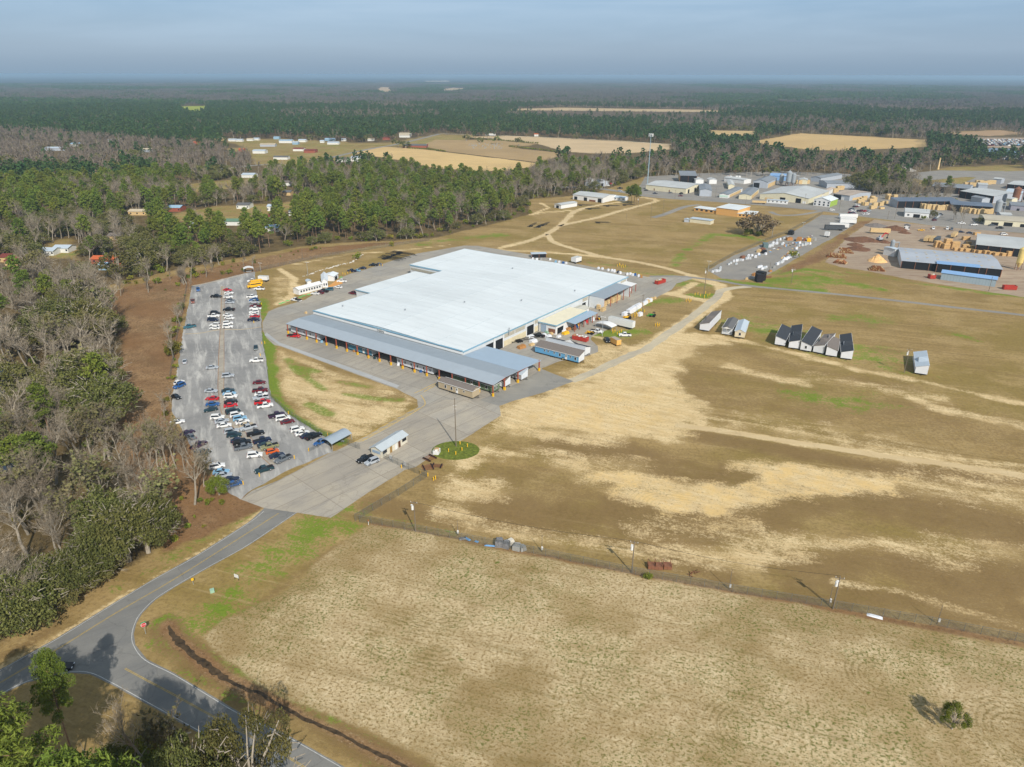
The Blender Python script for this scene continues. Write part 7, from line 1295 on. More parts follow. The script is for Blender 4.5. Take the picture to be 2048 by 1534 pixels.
g = C8(1512, 305); q_ = MB(); q_.box((0, 0, .35), (.9, .8, .7)); q_.box((0, 0, .74), (.95, .85, .08)); tag(q_.build('utility_box', mat('pale_green_paint', (150, 184, 160), .6, .05, 1), None, (g.x, g.y, 0), .5), 'pale green utility box on the verge', 'utility box')
g = C7(713, 1180); o = thing('marker_post', (g.x, g.y, 0), 0, 'white marker post with red top at the fence corner', 'post'); q_ = MB(); q_.tube((0, 0, 0), (0, 0, 1.1), .07, n=6); q_.build('post', whitep, o); q_ = MB(); q_.tube((0, 0, 1.1), (0, 0, 1.6), .075, n=6); q_.build('cap', PAINT['orange'], o)
# green hydrant-like markers and rails in the grass before the office
# rusty bins, blocks and scrap along the long fence
for i, (x, y) in enumerate(((1385, 595), (1432, 598), (1492, 596))):
    g = C_ = W1(x, y); o = thing('steel_bin', (g.x, g.y, 0), R(-3), 'rusty steel bin with four uprights, %s of three' % ('left', 'middle', 'right')[i], 'bin', 'rusty bins by the long fence'); q_ = MB(); q_.box((0, 0, .65), (1.9, 1.9, .9)); q_.build('tub', rust, o)
    for a_ in (-.85, .85):
        for b_ in (-.85, .85): q_ = MB(); q_.box((a_, b_, 1.5), (.12, .12, 1.3)); q_.build('upright', rust, o)
g = W1(1665, 640); o = thing('scrap_rack', (g.x, g.y, 0), .4, 'collapsed rusty rack right of the three bins', 'scrap'); q_ = MB()
for i in range(7): q_.tube((rng.uniform(-1.6, 1.6), rng.uniform(-1, 1), .1), (rng.uniform(-1.6, 1.6), rng.uniform(-1, 1), rng.uniform(.4, 1.8)), .09, n=4)
q_.build('bars', rust, o)
def block(p, s, m_, label, cat='block', name='concrete_block', rz=None, group=None):
    q_ = MB(); q_.box((0, 0, s[2] / 2), s, top=(.92, .92)); q_.box((s[0] * .12, 0, s[2] + .1), (s[0] * .6, s[1] * .7, .25), .2); return tag(q_.build(name, m_, None, (p.x, p.y, 0), rng.uniform(0, 1.5) if rz is None else rz), label, cat, group)
conc = mat('grey_concrete', (150, 150, 146), .9, .15, 1.5); bag = mat('white_plastic_wrap', (216, 218, 222), .5, .08, 1.5)
block(W1(466, 470), (2, 2, 1.2), conc, 'larger grey block on the long fence'); block(W1(503, 475), (1.6, 1.6, 1), conc, 'smaller grey block right of the larger one'); block(W1(418, 440), (2, 1.6, 1.3), mat('pale_tank', (206, 200, 186), .7, .1, 1), 'rounded pale tank left of the grey blocks', 'tank', 'tank'); block(W1(345, 445), (2.2, 2, 1.6), mat('scrap_metal', (118, 118, 120), .6, .4, 2), 'left heap of grey scrap on the long fence', 'scrap', 'scrap_heap'); block(W1(392, 455), (2, 2, 1.3), MATS['scrap_metal'], 'right heap of grey scrap on the long fence', 'scrap', 'scrap_heap')
bt = mat('blue_tarp', (110, 160, 206), .6, .1, 2)
for (x, y, L_, w_, rz, lb) in ((125, 405, 2.2, .7, -.7, 'blue tarp scrap left of the grey heaps'), (190, 424, 1, .6, -.5, 'tiny blue scrap by the long fence'), (310, 455, 5, .4, R(-8), 'long pale blue pipe lying along the fence'), (95, 402, 2, 1.2, .3, 'tangled grey wire at the short pole')): g = W1(x, y); q_ = MB(); q_.box((0, 0, .2), (L_, w_, .25), top=(.8, .6)); tag(q_.build('tarp', bt if 'blue' in lb else MATS['scrap_metal'], None, (g.x, g.y, 0), rz), lb, 'scrap')
g = W2(940, 590); q_ = MB(); q_.box((0, 0, .1), (3.2, 1, .2), top=(.6, .7)); tag(q_.build('plastic_sheet', bag, None, (g.x, g.y, 0), R(-25)), 'crumpled white plastic sheet at the long fence', 'litter')
for i, (x, y, lb) in enumerate(((1340, 505, 'dark wheel axles piled behind the gate fence'), (1320, 600, 'black tyre pile left of the small axle rack'), (1415, 575, 'small rack of wheel axles beside the tyre pile'))):
    g = C7(x, y); o = thing('axle_pile', (g.x, g.y, 0), R(50 - i * 30), lb, 'axles'); q_ = MB(); w2 = MB()
    for k in range(6 if i != 2 else 4): q_.tube((-1.8, k * .55 - 1.2, .38), (1.8, k * .55 - 1.2, .38), .08, n=5); [w2.tube((s - .12, k * .55 - 1.2, .38), (s + .12, k * .55 - 1.2, .38), .36, n=9) for s in (-1.3, 1.3)]
    q_.build('axle', rust, o); w2.build('wheels', tyre, o)
# rubbish, wrapped stock and containers
GW = 'white wrapped stock along the trailer lot edges'
for x, y, s in ((220, 880, 1), (250, 865, 1.1), (285, 870, 1.2), (320, 865, 1.2), (345, 850, 1), (352, 815, 1.2), (490, 750, 1), (525, 730, 1.1), (580, 700, 1.2), (625, 690, 1.3), (655, 685, 1.2), (700, 680, 1.2), (735, 680, 1), (620, 745, 1.1), (790, 655, 1.2), (825, 650, 1.2), (860, 650, 1.1), (830, 605, 1.3), (885, 600, 1.2), (950, 625, 1.5), (1000, 580, 1.3), (1120, 575, 1.3), (1190, 445, 1.6), (1220, 430, 1.8), (1250, 400, 1.8), (1310, 395, 1.6), (1400, 405, 1.4), (1420, 395, 1.3), (1320, 340, 1.5), (1370, 325, 1.4), (1430, 310, 1.4), (1500, 300, 1.3), (1005, 800, 1.3), (1040, 795, 1.4), (1060, 825, 1.2), (1100, 810, 1.3), (1135, 800, 1.1), (1320, 745, 1.4), (1350, 735, 1.5), (1390, 715, 1.5), (1420, 695, 1.5), (1440, 660, 1.4), (1470, 660, 1.5), (1500, 640, 1.4), (1540, 620, 1.5), (1580, 600, 1.4), (1620, 585, 1.3), (1660, 570, 1.3), (1640, 480, 1.4), (1690, 430, 1.2), (1740, 420, 1.4), (1800, 410, 1.5), (1830, 395, 1.3), (1700, 380, 1.3), (1880, 395, 1.3)):
    g = crop(1400, 440, 8.533)(x, y); s *= .8; block(g, (1.7 * s, 1.2 * s, 1.2 * s), mat('greyish_wrap', (186, 190, 192), .6, .2, 1.5) if rng.random() < .35 else bag if rng.random() < .85 else mat('grey_fridge', (190, 196, 200), .4, .05, 1), 'white wrapped stock bale along the trailer lot edge', 'stock', 'wrapped_stock', None, GW)
for x, y, s, m_ in ((1010, 530, 2, wood), (1060, 520, 2.4, rust), (1095, 545, 2, blackm), (730, 635, 1.6, rust), (1860, 340, 2.2, MATS['yellow_guard']), (1940, 330, 2.4, conc), (1690, 335, 2.6, woodb), (1520, 325, 2.2, woodb), (1785, 330, 1.6, rust), (930, 930, 1.5, woodb), (800, 1000, 1, wood), (1200, 865, 1, woodb), (1270, 800, 1.2, conc), (1550, 225, 3, blackm)):
    block(crop(1400, 440, 8.533)(x, y), (2 * s, 1.2 * s, .9 * s), m_, 'heap of scrap on the trailer lot', 'scrap', 'scrap_heap', None, 'scrap heaps on the trailer lot')
for i in range(90):
    k = rng.random(); side = rng.random() < .5; x = 980 + k * 950 if side else 1500 + k * 440; y = (585 - k * 330 if side else 560 - k * 270) + rng.uniform(-28, 28)
    if not side: x -= 120; y += 80 + rng.uniform(-40, 40)
    g = crop(1400, 440, 8.533)(x, y); q_ = MB(); q_.box((0, 0, .2), (rng.uniform(.6, 2.4), rng.uniform(.4, 1.2), rng.uniform(.2, .6)), top=(.8, .7)); tag(q_.build('scrap_piece', rng.choice([conc, rust, woodb, wood, bag, blackm, bt]), None, (g.x, g.y, 0), rng.uniform(0, 3)), 'loose scrap lying in the trailer lot rubbish area', 'scrap', 'loose scrap in the trailer lot')
KTc = crop(1400, 440, 8.533); a_, b_ = KTc(1085, 462), KTc(1165, 465); bldg('container', 'grey green container among the white stock in the trailer lot', 'container', a_, b_, 7, 2.6, mat('green_grey_steel', (98, 118, 118), .6, .08, 1), MATS['green_grey_steel'], 'flat', 0, eave=.02); a_, b_ = KTc(972, 1050), KTc(1075, 1050); bldg('container', 'charred black container at the near edge of the trailer lot', 'container', a_, b_, 4.5, 4.6, mat('charred_steel', (34, 30, 36), .8, .3, 1.5), blackm, 'flat', 0, eave=.02); a_, b_ = KTc(1075, 1030), KTc(1125, 1010); bldg('container', 'second charred container touching the black one', 'container', a_, b_, 5, 5.0, MATS['charred_steel'], blackm, 'flat', 0, eave=.02)
g = KTc(1160, 965); q_ = MB(); q_.box((0, 0, .5), (4.4, .8, .6)); q_.box((-1.6, 0, 1.0), (1.2, .9, .6)); tag(q_.build('implement', rust, None, (g.x, g.y, 0), R(10)), 'rusty red implement right of the charred containers', 'implement')
GY = 'wrapped stock beside the yard'
for x, y, s, w_ in ((985, 985, 1.4, 0), (1100, 930, 1.7, 0), (1140, 905, 1.7, 0), (1180, 880, 1.7, 0), (1220, 850, 1.7, 0), (1260, 830, 1.7, 0), (1295, 800, 1.5, 0), (1330, 780, 1.3, 1), (1400, 750, 1.3, 0), (1440, 725, 1.2, 0), (1490, 705, 1.1, 1), (1540, 680, 1.2, 0), (1480, 670, 1.1, 0), (1570, 640, .9, 1), (1640, 620, .8, 1), (1320, 990, 1.3, 0)):
    block(CDD(x, y), (2.2 * s, 1.3 * s, 1.2 * s), wood if w_ else bag, 'wrapped stock in the row beside the right hand yard edge', 'stock', 'wrapped_stock', R(45), GY)
for x, y, s, m_, lb in ((1165, 365, 1.2, bag, 'white wrapped bundle before the workshop annex'), (1215, 380, 1.3, bag, 'second white bundle before the workshop annex'), (1320, 378, 1, bag, 'white sheet bundle near the yellow planks'), (1365, 318, 1.2, bag, 'white appliance stack below the equipment canopy'), (1420, 300, 1.2, woodb, 'brown pallet stack below the equipment canopy'), (1215, 330, 1.4, MATS['pale_green_paint'], 'green grey crate before the workshop annex'), (1255, 345, 1.2, wood, 'yellow pallet pile before the workshop annex'), (1390, 345, 1.5, MATS['yellow_guard'], 'yellow planks lying near the equipment canopy'), (940, 490, 1.7, woodb, 'brown plank pile behind the rear canopy bay'), (1060, 430, 1.6, bag, 'long white bundle left of the blue home'), (1045, 462, 1.1, wood, 'orange board stack left of the blue home'), (1030, 385, 1.5, bag, 'pale board stack on the dark trailer frames')):
    block(C4(x, y), (2.2 * s, 1.3 * s, .7 * s), m_, lb, 'stock', 'stock_pile', R(40))
for i, x in enumerate((66, 69, 72, 75, 78, 81, 83)): block(LF(x, -13.4 + (i % 3)), (1.6, 1.0, 1.4), [rust, PAINT['blue'], MATS['yellow_guard'], conc, PAINT['red'], PAINT['teal'], bag][i], 'tool or machine stored under the equipment canopy', 'equipment', 'stored_equipment', None, 'equipment under the canopy')
for x, y, m_ in ((1040, 100, bag), (1100, 95, bag), (1160, 115, bag), (1210, 110, PAINT['blue']), (1290, 140, bag), (1350, 155, woodb), (700, 20, bag), (760, 30, bag), (840, 55, PAINT['navy']), (880, 70, bag)): block(CDD(x, y), (1.5, 1.2, 1.2), m_, 'crate or stock bale behind the far right corner of the factory', 'stock', 'wrapped_stock', None, 'stock behind the factory')
for x, y, m_ in ((30, 95, bag), (70, 100, bag), (110, 98, conc), (205, 100, bag), (265, 125, PAINT['lightblue']), (300, 128, bag), (340, 135, PAINT['blue']), (370, 140, bag), (700, 190, bag), (740, 195, bag), (800, 208, bag), (860, 222, bag)): block(C5(x, y), (1.5, 1.2, 1.0), m_, 'crate or stock bale along the far edge of the factory', 'stock', 'wrapped_stock', None, 'stock along the factory far edge')
for x, y, m_, lb in ((595, 1095, PAINT['darkteal'], 'green bin with white rubbish left of the teal home'), (972, 1220, PAINT['darkteal'], 'green bin right of the teal home'), (430, 1055, PAINT['lightblue'], 'pale barrel below the grey home'), (1215, 1285, bag, 'round white drum at the white canopy home'), (765, 1150, woodb, 'brown scrap below the teal home'), (1265, 1300, rust, 'brown pallets at the white canopy home'), (1445, 1355, PAINT['blue'], 'blue trestle at the white canopy home'), (270, 760, wood, 'orange timber at the far end of the canopy')): block(C3(x, y), (1.1, .9, .8), m_, lb, 'yard item', 'yard_item')
for i, (x, y) in enumerate(((10, 1010), (20, 655))): pass
for i, (f, x, y) in enumerate([(C3, a_, b_) for a_, b_ in ((10, 660), (40, 650), (80, 632), (210, 595), (245, 582), (295, 570), (625, 390))]): g = f(x, y); q_ = MB(); q_.box((0, 0, .18), (1.9, .25, .3), top=(1, .6)); tag(q_.build('kerb_marker', mat('bright_green_paint', (60, 180, 100), .6, .1, 2), None, (g.x, g.y, 0), R(35)), 'bright green kerb marker on the grass by the office', 'marker', 'green kerb markers by the office')
rock_m = mat('pale_rock', (190, 184, 172), .9, .2, 1)
for i in range(34):
    k = i / 33; pts = ((240, 385), (380, 335), (500, 295), (620, 265), (730, 235), (850, 160)); j = min(4, int(k * 5)); f_ = k * 5 - j; x = pts[j][0] + (pts[j + 1][0] - pts[j][0]) * f_; y = pts[j][1] + (pts[j + 1][1] - pts[j][1]) * f_; g = C3(x + rng.uniform(-8, 8), y + rng.uniform(-5, 5)); q_ = MB(); q_.blob((0, 0, .15), rng.uniform(.4, 1.0), seed=i, flat=.5); tag(q_.build('rock', rock_m, None, (g.x, g.y, 0)), 'pale rock in the line of rubble behind the white office', 'rock', 'rubble line behind the office')
# ---------------------------------------------------------------- houses among the trees
HOUSES = []; KEEPOUT = []
NH = crop(400, 230, 4.096); HH = crop(180, 300, 4.452); CW = crop(0, 460, 3.4875); N1 = crop(0, 140, 2.926); N6 = crop(700, 140, 2.926)
wc_ = dict(w=mat('house_white', (214, 214, 208), .8, .05, 1), t=mat('house_tan', (200, 172, 124), .85, .08, 1), r=mat('house_brick', (148, 84, 66), .9, .1, 1), b=mat('house_blue', (140, 170, 190), .8, .05, 1), g=gw)
rc_ = dict(w=sh_pale, k=sh_grey, d=mat('dark_red_roof', (120, 60, 54), .8, .1, 1), t=mat('tan_roof', (190, 176, 150), .8, .1, 1), b=mat('pale_blue_roof', (150, 180, 200), .6, .06, 1), o=mat('orange_roof', (190, 96, 56), .8, .1, 1), g=mat('green_roof', (96, 126, 104), .8, .1, 1), n=sh_brown)
def house(f, x0, x1, y, dp, h, wcol, rcol, label, group=None, roof='x', name='house'):
    a_, b_ = f(x0, y), f(x1, y); bldg(name, label, 'house', a_, b_, dp, h, wc_[wcol], rc_[rcol], roof, 1.3, win_row(max(2, int((b_ - a_).length / 5)), 1.1, 1.1) if (a_.length < 700) else (), group)
    m_ = (a_ + b_) / 2; r_ = (b_ - a_).length / 2 + 5; KEEPOUT.append((m_.x, m_.y + dp / 2, r_)); KEEPOUT.append((m_.x * .975, m_.y * .975 - 6, r_)); [KEEPOUT.append((m_.x * q_, m_.y * q_, r_ * .75)) for q_ in (.95, .92, .89, .86)]
for a in ((NH, 112, 180, 222, 16, 4, 't', 't', 'tan roofed barn at the left end of the far settlement'), (NH, 230, 290, 226, 9, 3, 'w', 'w', 'white trailer home row at the far settlement left'), (NH, 295, 345, 228, 9, 3, 'w', 'w', 'second white home of the far settlement row'), (NH, 380, 430, 222, 9, 3, 'w', 't', 'pale home between white rows of the far settlement'), (NH, 435, 478, 217, 9, 3, 'w', 'w', 'white home at the end of the left settlement row'), (NH, 600, 645, 207, 9, 3, 'b', 'b', 'small blue house under the far tree line'), (NH, 645, 750, 238, 14, 4, 'w', 'b', 'white house with long pale blue roof'), (NH, 755, 800, 250, 10, 3.4, 'b', 'w', 'pale blue grey house right of the long blue roof'), (NH, 803, 862, 230, 12, 3.4, 'w', 'w', 'white house at the settlement centre'), (NH, 430, 530, 325, 14, 4, 'w', 'w', 'large white barn on the green lawn'), (NH, 600, 715, 374, 12, 3.4, 'w', 'k', 'white house with grey roof nearest the highway bend'), (NH, 315, 355, 308, 9, 3, 'r', 'o', 'small red shed left of the white barn'), (NH, 490, 612, 268, 10, 3.4, 'g', 't', 'long pale house half hidden by bare trees'),
          (NH, 850, 940, 318, 16, 3.6, 'r', 'd', 'dark red roofed house beside the highway'), (NH, 760, 845, 304, 12, 3.4, 'w', 'd', 'white house left of the dark red roof'), (NH, 1020, 1100, 218, 10, 3, 'b', 'b', 'long blue roofed house above the highway'), (NH, 1040, 1132, 248, 12, 3, 'w', 'w', 'long white house above the highway'), (NH, 980, 1012, 235, 8, 3, 'w', 'w', 'small white house left of the long white one'), (NH, 1155, 1190, 220, 8, 3, 'w', 'w', 'tiny white house near the highway trees'), (NH, 1370, 1420, 218, 9, 3.2, 'w', 't', 'pale house under the big grey trees'), (NH, 1495, 1550, 210, 12, 3.6, 'r', 'd', 'dark red house where highway meets side road'), (NH, 1630, 1715, 188, 16, 4, 'w', 't', 'white gabled chapel with tan roof at the road fork'),
          (NH, 1660, 1850, 274, 26, 3.8, 'r', 'k', 'wide brick hall with grey hipped roof at the field edge'), (NH, 1112, 1215, 392, 14, 4.2, 'w', 'k', 'filling station shop at the highway junction'), (NH, 1235, 1312, 386, 12, 5, 'w', 'w', 'white gabled store right of the filling station'), (NH, 340, 442, 524, 14, 3.4, 'w', 'w', 'white house showing between pines above the wood'), (NH, 668, 742, 588, 12, 3.4, 'w', 'n', 'brown roofed house deep in the pines'), (NH, 678, 742, 668, 11, 3.2, 't', 'k', 'dark roofed house with tan wall in the pines'), (NH, 300, 402, 778, 12, 3.2, 'w', 'k', 'white bungalow with black roof at the lane end'), (NH, 553, 597, 795, 8, 4, 'w', 'w', 'white box building among bare trees'), (NH, 728, 776, 832, 10, 3.4, 'w', 'k', 'white cottage at the edge of the pine stand'), (NH, 535, 592, 875, 10, 3.4, 'w', 'd', 'white house with dull red roof in the bare trees'), (NH, 205, 345, 915, 10, 3.2, 'w', 'g', 'long house with green roof in the bare trees'), (NH, 540, 642, 965, 11, 3.2, 'w', 'b', 'pale blue roofed house near the cleared strip'),
          (HH, 345, 560, 596, 10, 3.2, 't', 't', 'very long pale roof among the left pines'), (HH, 690, 805, 562, 12, 3.4, 'r', 'b', 'brick house with blue grey roof among the pines'), (HH, 160, 272, 818, 10, 3.0, 't', 'n', 'tan trailer home in the left wood'), (HH, 885, 932, 706, 8, 3, 'w', 'w', 'small white roof right of the round oak'), (HH, 245, 280, 490, 8, 3, 'b', 'w', 'small blue white shed at the left pine edge'),
          (CW, 0, 68, 240, 10, 3.2, 't', 'd', 'tan house with dark red roof at the left frame edge'), (CW, 40, 140, 264, 10, 3.0, 't', 'd', 'second tan house with red roof, slightly nearer'), (CW, 285, 378, 192, 10, 3, 'w', 'w', 'white roofed house in the left clearing'), (CW, 372, 480, 172, 10, 3, 'w', 'w', 'white roofed house behind the left clearing one'), (CW, 640, 872, 248, 9, 3, 'r', 'o', 'long reddish roof hidden in the oaks'), (CW, 690, 742, 292, 7, 2.8, 'b', 'b', 'blue roofed shed at the woodland edge'),
          (N1, 410, 462, 458, 16, 4, 'w', 'b', 'white building with blue roof in the far bare wood'), (N1, 262, 382, 484, 14, 4, 'g', 'w', 'long pale sheds in the far bare wood'), (N1, 820, 880, 490, 14, 4, 'g', 't', 'grey house in the far bare wood'), (N1, 1125, 1168, 447, 12, 4, 'r', 'o', 'orange roofed house in the far bare wood'), (N1, 632, 662, 432, 12, 4, 'w', 'w', 'white gable in the far bare wood'), (N1, 672, 712, 500, 14, 4, 't', 'n', 'brown roofed house in the far bare wood')): house(*a)
for i, (x, y) in enumerate(((1560, 232), (1590, 236), (1530, 262), (1600, 260), (1640, 258), (1665, 234), (1500, 244), (1460, 240), (1735, 238), (1770, 242), (1620, 240), (1700, 296), (1800, 298), (1965, 240), (1995, 246))): house(N1, x, x + 22, y + 4, 14, 5, 'w', 'w', 'distant white building in the hazy settlement at left', 'distant white buildings at left')
for x, y in ((485, 212), (510, 214), (580, 214), (600, 216), (625, 212), (345, 218), (1950, 100), (1965, 96)): house(N6, x, x + 20, y + 4, 16, 5, 'w', 'w', 'distant white building in the middle distance woods', 'distant white buildings at centre')
house(N6, 285, 350, 392, 20, 5, 'w', 't', 'white gabled building at the far road'); house(N6, 1075, 1100, 388, 12, 4, 'w', 'o', 'small white and red house above the pale field')
house(crop(1400, 140, 3.16), 1192, 1202, 275, 10, 14, 'w', 'w', 'tiny distant white steeple in the right hand woods', name='steeple')
a_, b_ = N6(790, 386), N6(846, 388); trailer(a_, b_, 'white lorry trailer on the far pale road', h=3.5, name='lorry')
# gravestones and hedges by the brick hall
for i in range(70): g = N6(rng.uniform(690, 890), rng.uniform(432, 462)); q_ = MB(); q_.box((0, 0, .5), (1.3, .3, 1.0)); q_.tube((0, -.15, 1.0), (0, .15, 1.0), .5, n=8); tag(q_.build('gravestone', conc, None, (g.x, g.y, 0), R(20)), 'pale gravestone in the distant cemetery beside the fields', 'gravestone', 'gravestones in the cemetery')
def hedge(pts, n, label, group):
    for i in range(n):
        k = i / (n - 1) * (len(pts) - 1); j = min(int(k), len(pts) - 2); x = pts[j][0] + (pts[j + 1][0] - pts[j][0]) * (k - j); y = pts[j][1] + (pts[j + 1][1] - pts[j][1]) * (k - j); g = N6(x, y); tree('shrub', (g.x, g.y, 0), label, group, h=1.0, lod=2)
hedge(((665, 402), (880, 414), (1095, 430)), 34, 'round bush in the far dotted hedge row', 'far dotted hedge'); hedge(((930, 449), (1090, 466), (1250, 484)), 30, 'round bush in the near dotted hedge row', 'near dotted hedge'); hedge(((345, 462), (450, 468), (555, 480)), 22, 'round bush in the hedge before the brick hall', 'hedge before the brick hall')
for x, y, s in ((280, 455, 1.2), (325, 460, 1.2), (680, 418, 1), (765, 425, .9), (860, 435, 1.1), (985, 445, 1.1)): g = N6(x, y); tree('oak_tree', (g.x, g.y, 0), 'dark round tree dotted about the cemetery lawn', 'trees on the cemetery lawn', h=s * 1.2, lod=2)
# junkyard
cm = [PAINT[k] for k in ('white', 'silver', 'navy', 'black', 'white', 'grey', 'lightblue', 'maroon')]
def junk_mesh():
    q_ = MB(); q_.box((0, 0, .7), (4.4, 1.8, .9), top=(.96, .9)); q_.box((-.2, 0, 1.35), (2.3, 1.6, .5), top=(.75, .85)); return q_.mesh('junk_car')
jm0 = junk_mesh(); jms = []
for m_ in cm: j_ = jm0.copy(); j_.materials.append(m_); jms.append(j_)
JK = crop(1700, 240, 5.885); jn = 0; cells = []
for r_ in range(11):
    for c_ in range(30):
        g0, g1, g2 = JK(1050, 215), JK(2300, 205), JK(1100, 285); u = (c_ + rng.uniform(-.2, .2)) / 29; v = (r_ + rng.uniform(-.2, .2)) / 10
        g = g0 + (g1 - g0) * u + (JK(1100 + 1300 * u, 282 - 4 * u) - (g0 + (g1 - g0) * u)) * v; cells.append(g)
cells += [JK(1700 + rng.uniform(0, 600), 405 + rng.uniform(-8, 40)) for _ in range(40)]
rng.shuffle(cells); cells.sort(key=lambda g: g.length)
for g in cells[:150]: o = bpy.data.objects.new('scrap_car', rng.choice(jms)); sc.collection.objects.link(o); o.location = (g.x, g.y, .0); o.rotation_euler = (0, 0, rng.uniform(0, .5) + (0 if rng.random() < .6 else 1.5)); o.scale = (1.2,) * 3; tag(o, 'scrapped car in the crowded breaker yard at the far right', 'car', 'scrapped cars in the breaker yard')
q_ = MB()
for g in cells[150:]:
    a_ = rng.uniform(0, 1.6); q_.box((g.x, g.y, .8), (5.2, 2.1, 1.1), a_, m=rng.randrange(8), top=(.9, .85)); q_.box((g.x, g.y, 1.6), (2.7, 1.8, .6), a_, m=rng.randrange(8), top=(.8, .85))
o = q_.build('scrap_cars', cm); o['kind'] = 'stuff'
sheet('breaker_yard_ground', [JK(1000, 185), JK(2400, 180), JK(2400, 320), JK(1500, 295), JK(1060, 285)], .05, mill_m, rag=2)
for a_, b_, dp, lb in (((432, 322), (500, 324), 40, 'pale building with cream end between the grey warehouse and lumber sheds'), ((215, 262), (300, 262), 12, 'low white shed at the back left of the works'), ((610, 262), (690, 250), 26, 'grey roof wedged behind the gabled lumber shed'), ((1240, 258), (1330, 262), 14, 'low tan shed behind the silos'), ((60, 262), (150, 262), 14, 'white shed behind the plain grey warehouse')): bldg('storage_shed', lb, 'shed', CS(*a_), CS(*b_), dp, 4.4, cw if 'cream' in lb or 'tan' in lb else whitep, pg, 'y', 1.0)
for i, x in enumerate((420, 448, 515, 548)): trailer(CS(x, 212), CS(x + 24, 212), ('orange trailer at the back of the works, leftmost of four', 'white trailer just right of the orange one at the back of the works', 'white trailer left of the last one at the back of the works', 'rightmost white trailer of four at the back of the works')[i], wc=PAINT['orange'] if i == 0 else whitep, h=3, group='trailers at the back of the works')
for a_, b_, dp, h_, lb in (((1560, 232), (1650, 240), 12, 5, 'small blue grey plant building in the far top yard'), ((1560, 420), (1640, 425), 10, 5, 'narrow white building beside the hopper tower'), ((1400, 300), (1500, 305), 16, 5, 'low pale shed above the wide sawmill shed'), ((1700, 470), (1760, 478), 10, 6, 'tall tan bin beside the mauve building'), ((1910, 470), (2010, 480), 14, 6, 'pale shed at the right frame edge below the silver roof'), ((1640, 640), (1760, 645), 10, 5, 'flat pale store behind the long cream building')): bldg('storage_shed', lb, 'shed', CR(*a_), CR(*b_), dp, h_, gw if 'grey' in lb or 'pale' in lb else cw, pg, 'x', .9)
for k, (x, y) in enumerate(((1700, 1000), (1720, 1020), (1690, 1040), (1740, 1045))): logs(CS(x, y), CS(x + 130, y + 8), .22, 2, 3, 'thin row of dark logs above the left sawmill log piles')
for x, y, r_ in ((250, 872, 6), (380, 885, 5), (160, 845, 7), (60, 915, 6), (600, 780, 5)): heap(CR(x, y), r_, 1.6, MATS['bark_waste'], 'low brown heap of bark and offcuts in the sawmill yard', group='bark heaps in the sawmill yard')
for i in range(34):
    g = P(rng.uniform(1795, 1915), rng.uniform(386, 403)); tree('bare_tree' if rng.random() < .75 else 'shrub', (g.x, g.y, 0), 'brownish leafless thicket tree between works and mills', 'thicket between works and mills', h=rng.uniform(.5, .8), lod=1)
# ---------------------------------------------------------------- single trees
def T(kind, b, top, label, base_h, wide=1.0, lod=0, tilt=None, group=None, var=None, name=None, keep=3.5):
    g = P(*b); h = hgt(b, top) / base_h; KEEPOUT.append((g.x, g.y, keep)); return tree(kind, (g.x, g.y, 0), label, group, h=h, lod=lod, wide=wide, tilt=tilt, var=var, name=name)
def G(kind, x, y, h, label, wide=1.0, lod=0, group=None, tilt=None, name=None, var=None): KEEPOUT.append((x, y, 3)); return tree(kind, (x, y, 0), label, group, h=h, lod=lod, wide=wide, tilt=tilt, name=name, var=var)
T('pine_tree', (165, 1555), (80, 1318), 'tall leaning pine beside the road junction at lower left', 21, .5, keep=6)
b_ = P(20, 1760); T('pine_tree', (20, 1760), (8, 1400), 'broad green pine in the lower left corner', 21, 1.1); T('pine_tree', (95, 1790), (62, 1425), 'second green pine in the lower left corner', 21, 1.0); T('pine_tree', (-80, 1700), (-60, 1380), 'pine just left of the lower left corner', 21, 1.0)
T('pine_tree', (300, 1990), (226, 1530), 'pine below the frame whose shadow reaches the junction', 21, .8)
T('oak_tree', (525, 1680), (510, 1418), 'large mossy oak over the side road at bottom', 11, .42, var=1); T('oak_tree', (430, 1720), (418, 1470), 'second oak left of the large one over the side road', 11, .42, var=2); T('oak_tree', (255, 1700), (262, 1500), 'dark oak at the bottom edge beside the side road', 11, .45)
T('bare_tree', (300, 1540), (300, 1385), 'grey leafless tree between side road and bottom edge', 17, .9); T('mossy_tree', (355, 1560), (345, 1400), 'grey tangled tree beside the side road', 17, .8)
for i, (x, y, s, kd) in enumerate(((245, 1530, 1.6, 'shrub'), (280, 1520, 1.5, 'yellow_shrub'), (320, 1525, 1.7, 'shrub'), (215, 1545, 1.4, 'shrub'), (300, 1560, 1.8, 'shrub'), (400, 1545, 1.4, 'shrub'), (265, 1560, 1.5, 'shrub'))): g = P(x, y); tree(kd, (g.x, g.y, 0), 'green bush in the thicket at the bottom edge', 'bushes in the bottom thicket', h=s, lod=0)
g = P(366, 1502); o = thing('dead_tree', (g.x, g.y, 0), 0, 'splintered pale dead tree stump with broken limbs at the bottom', 'tree'); q_ = MB(); H_ = 7.0
q_.tube((0, 0, 0), (-.5, .3, 3), .5, .38, 8); q_.tube((-.5, .3, 3), (-.9, .6, 5.5), .38, .22, 7); q_.build('trunk', gbark, o)
for a_, b_, r_ in (((-.5, .3, 3), (-3.2, 1.2, 4.6), .22), ((-.9, .6, 5.5), (-.4, .9, 8.6), .18), ((-.9, .6, 5.5), (-2.6, .8, 7.2), .16), ((-.5, .3, 3), (2.2, .6, 3.6), .25), ((-3.2, 1.2, 4.6), (-3.8, 1.2, 6), .1), ((-.4, .9, 8.6), (.4, 1, 9.4), .07)): q_ = MB(); q_.tube(a_, b_, r_, r_ * .5, 6); q_.build('limb', mat('split_wood', (196, 176, 150), .9, .2, 1.5), o)
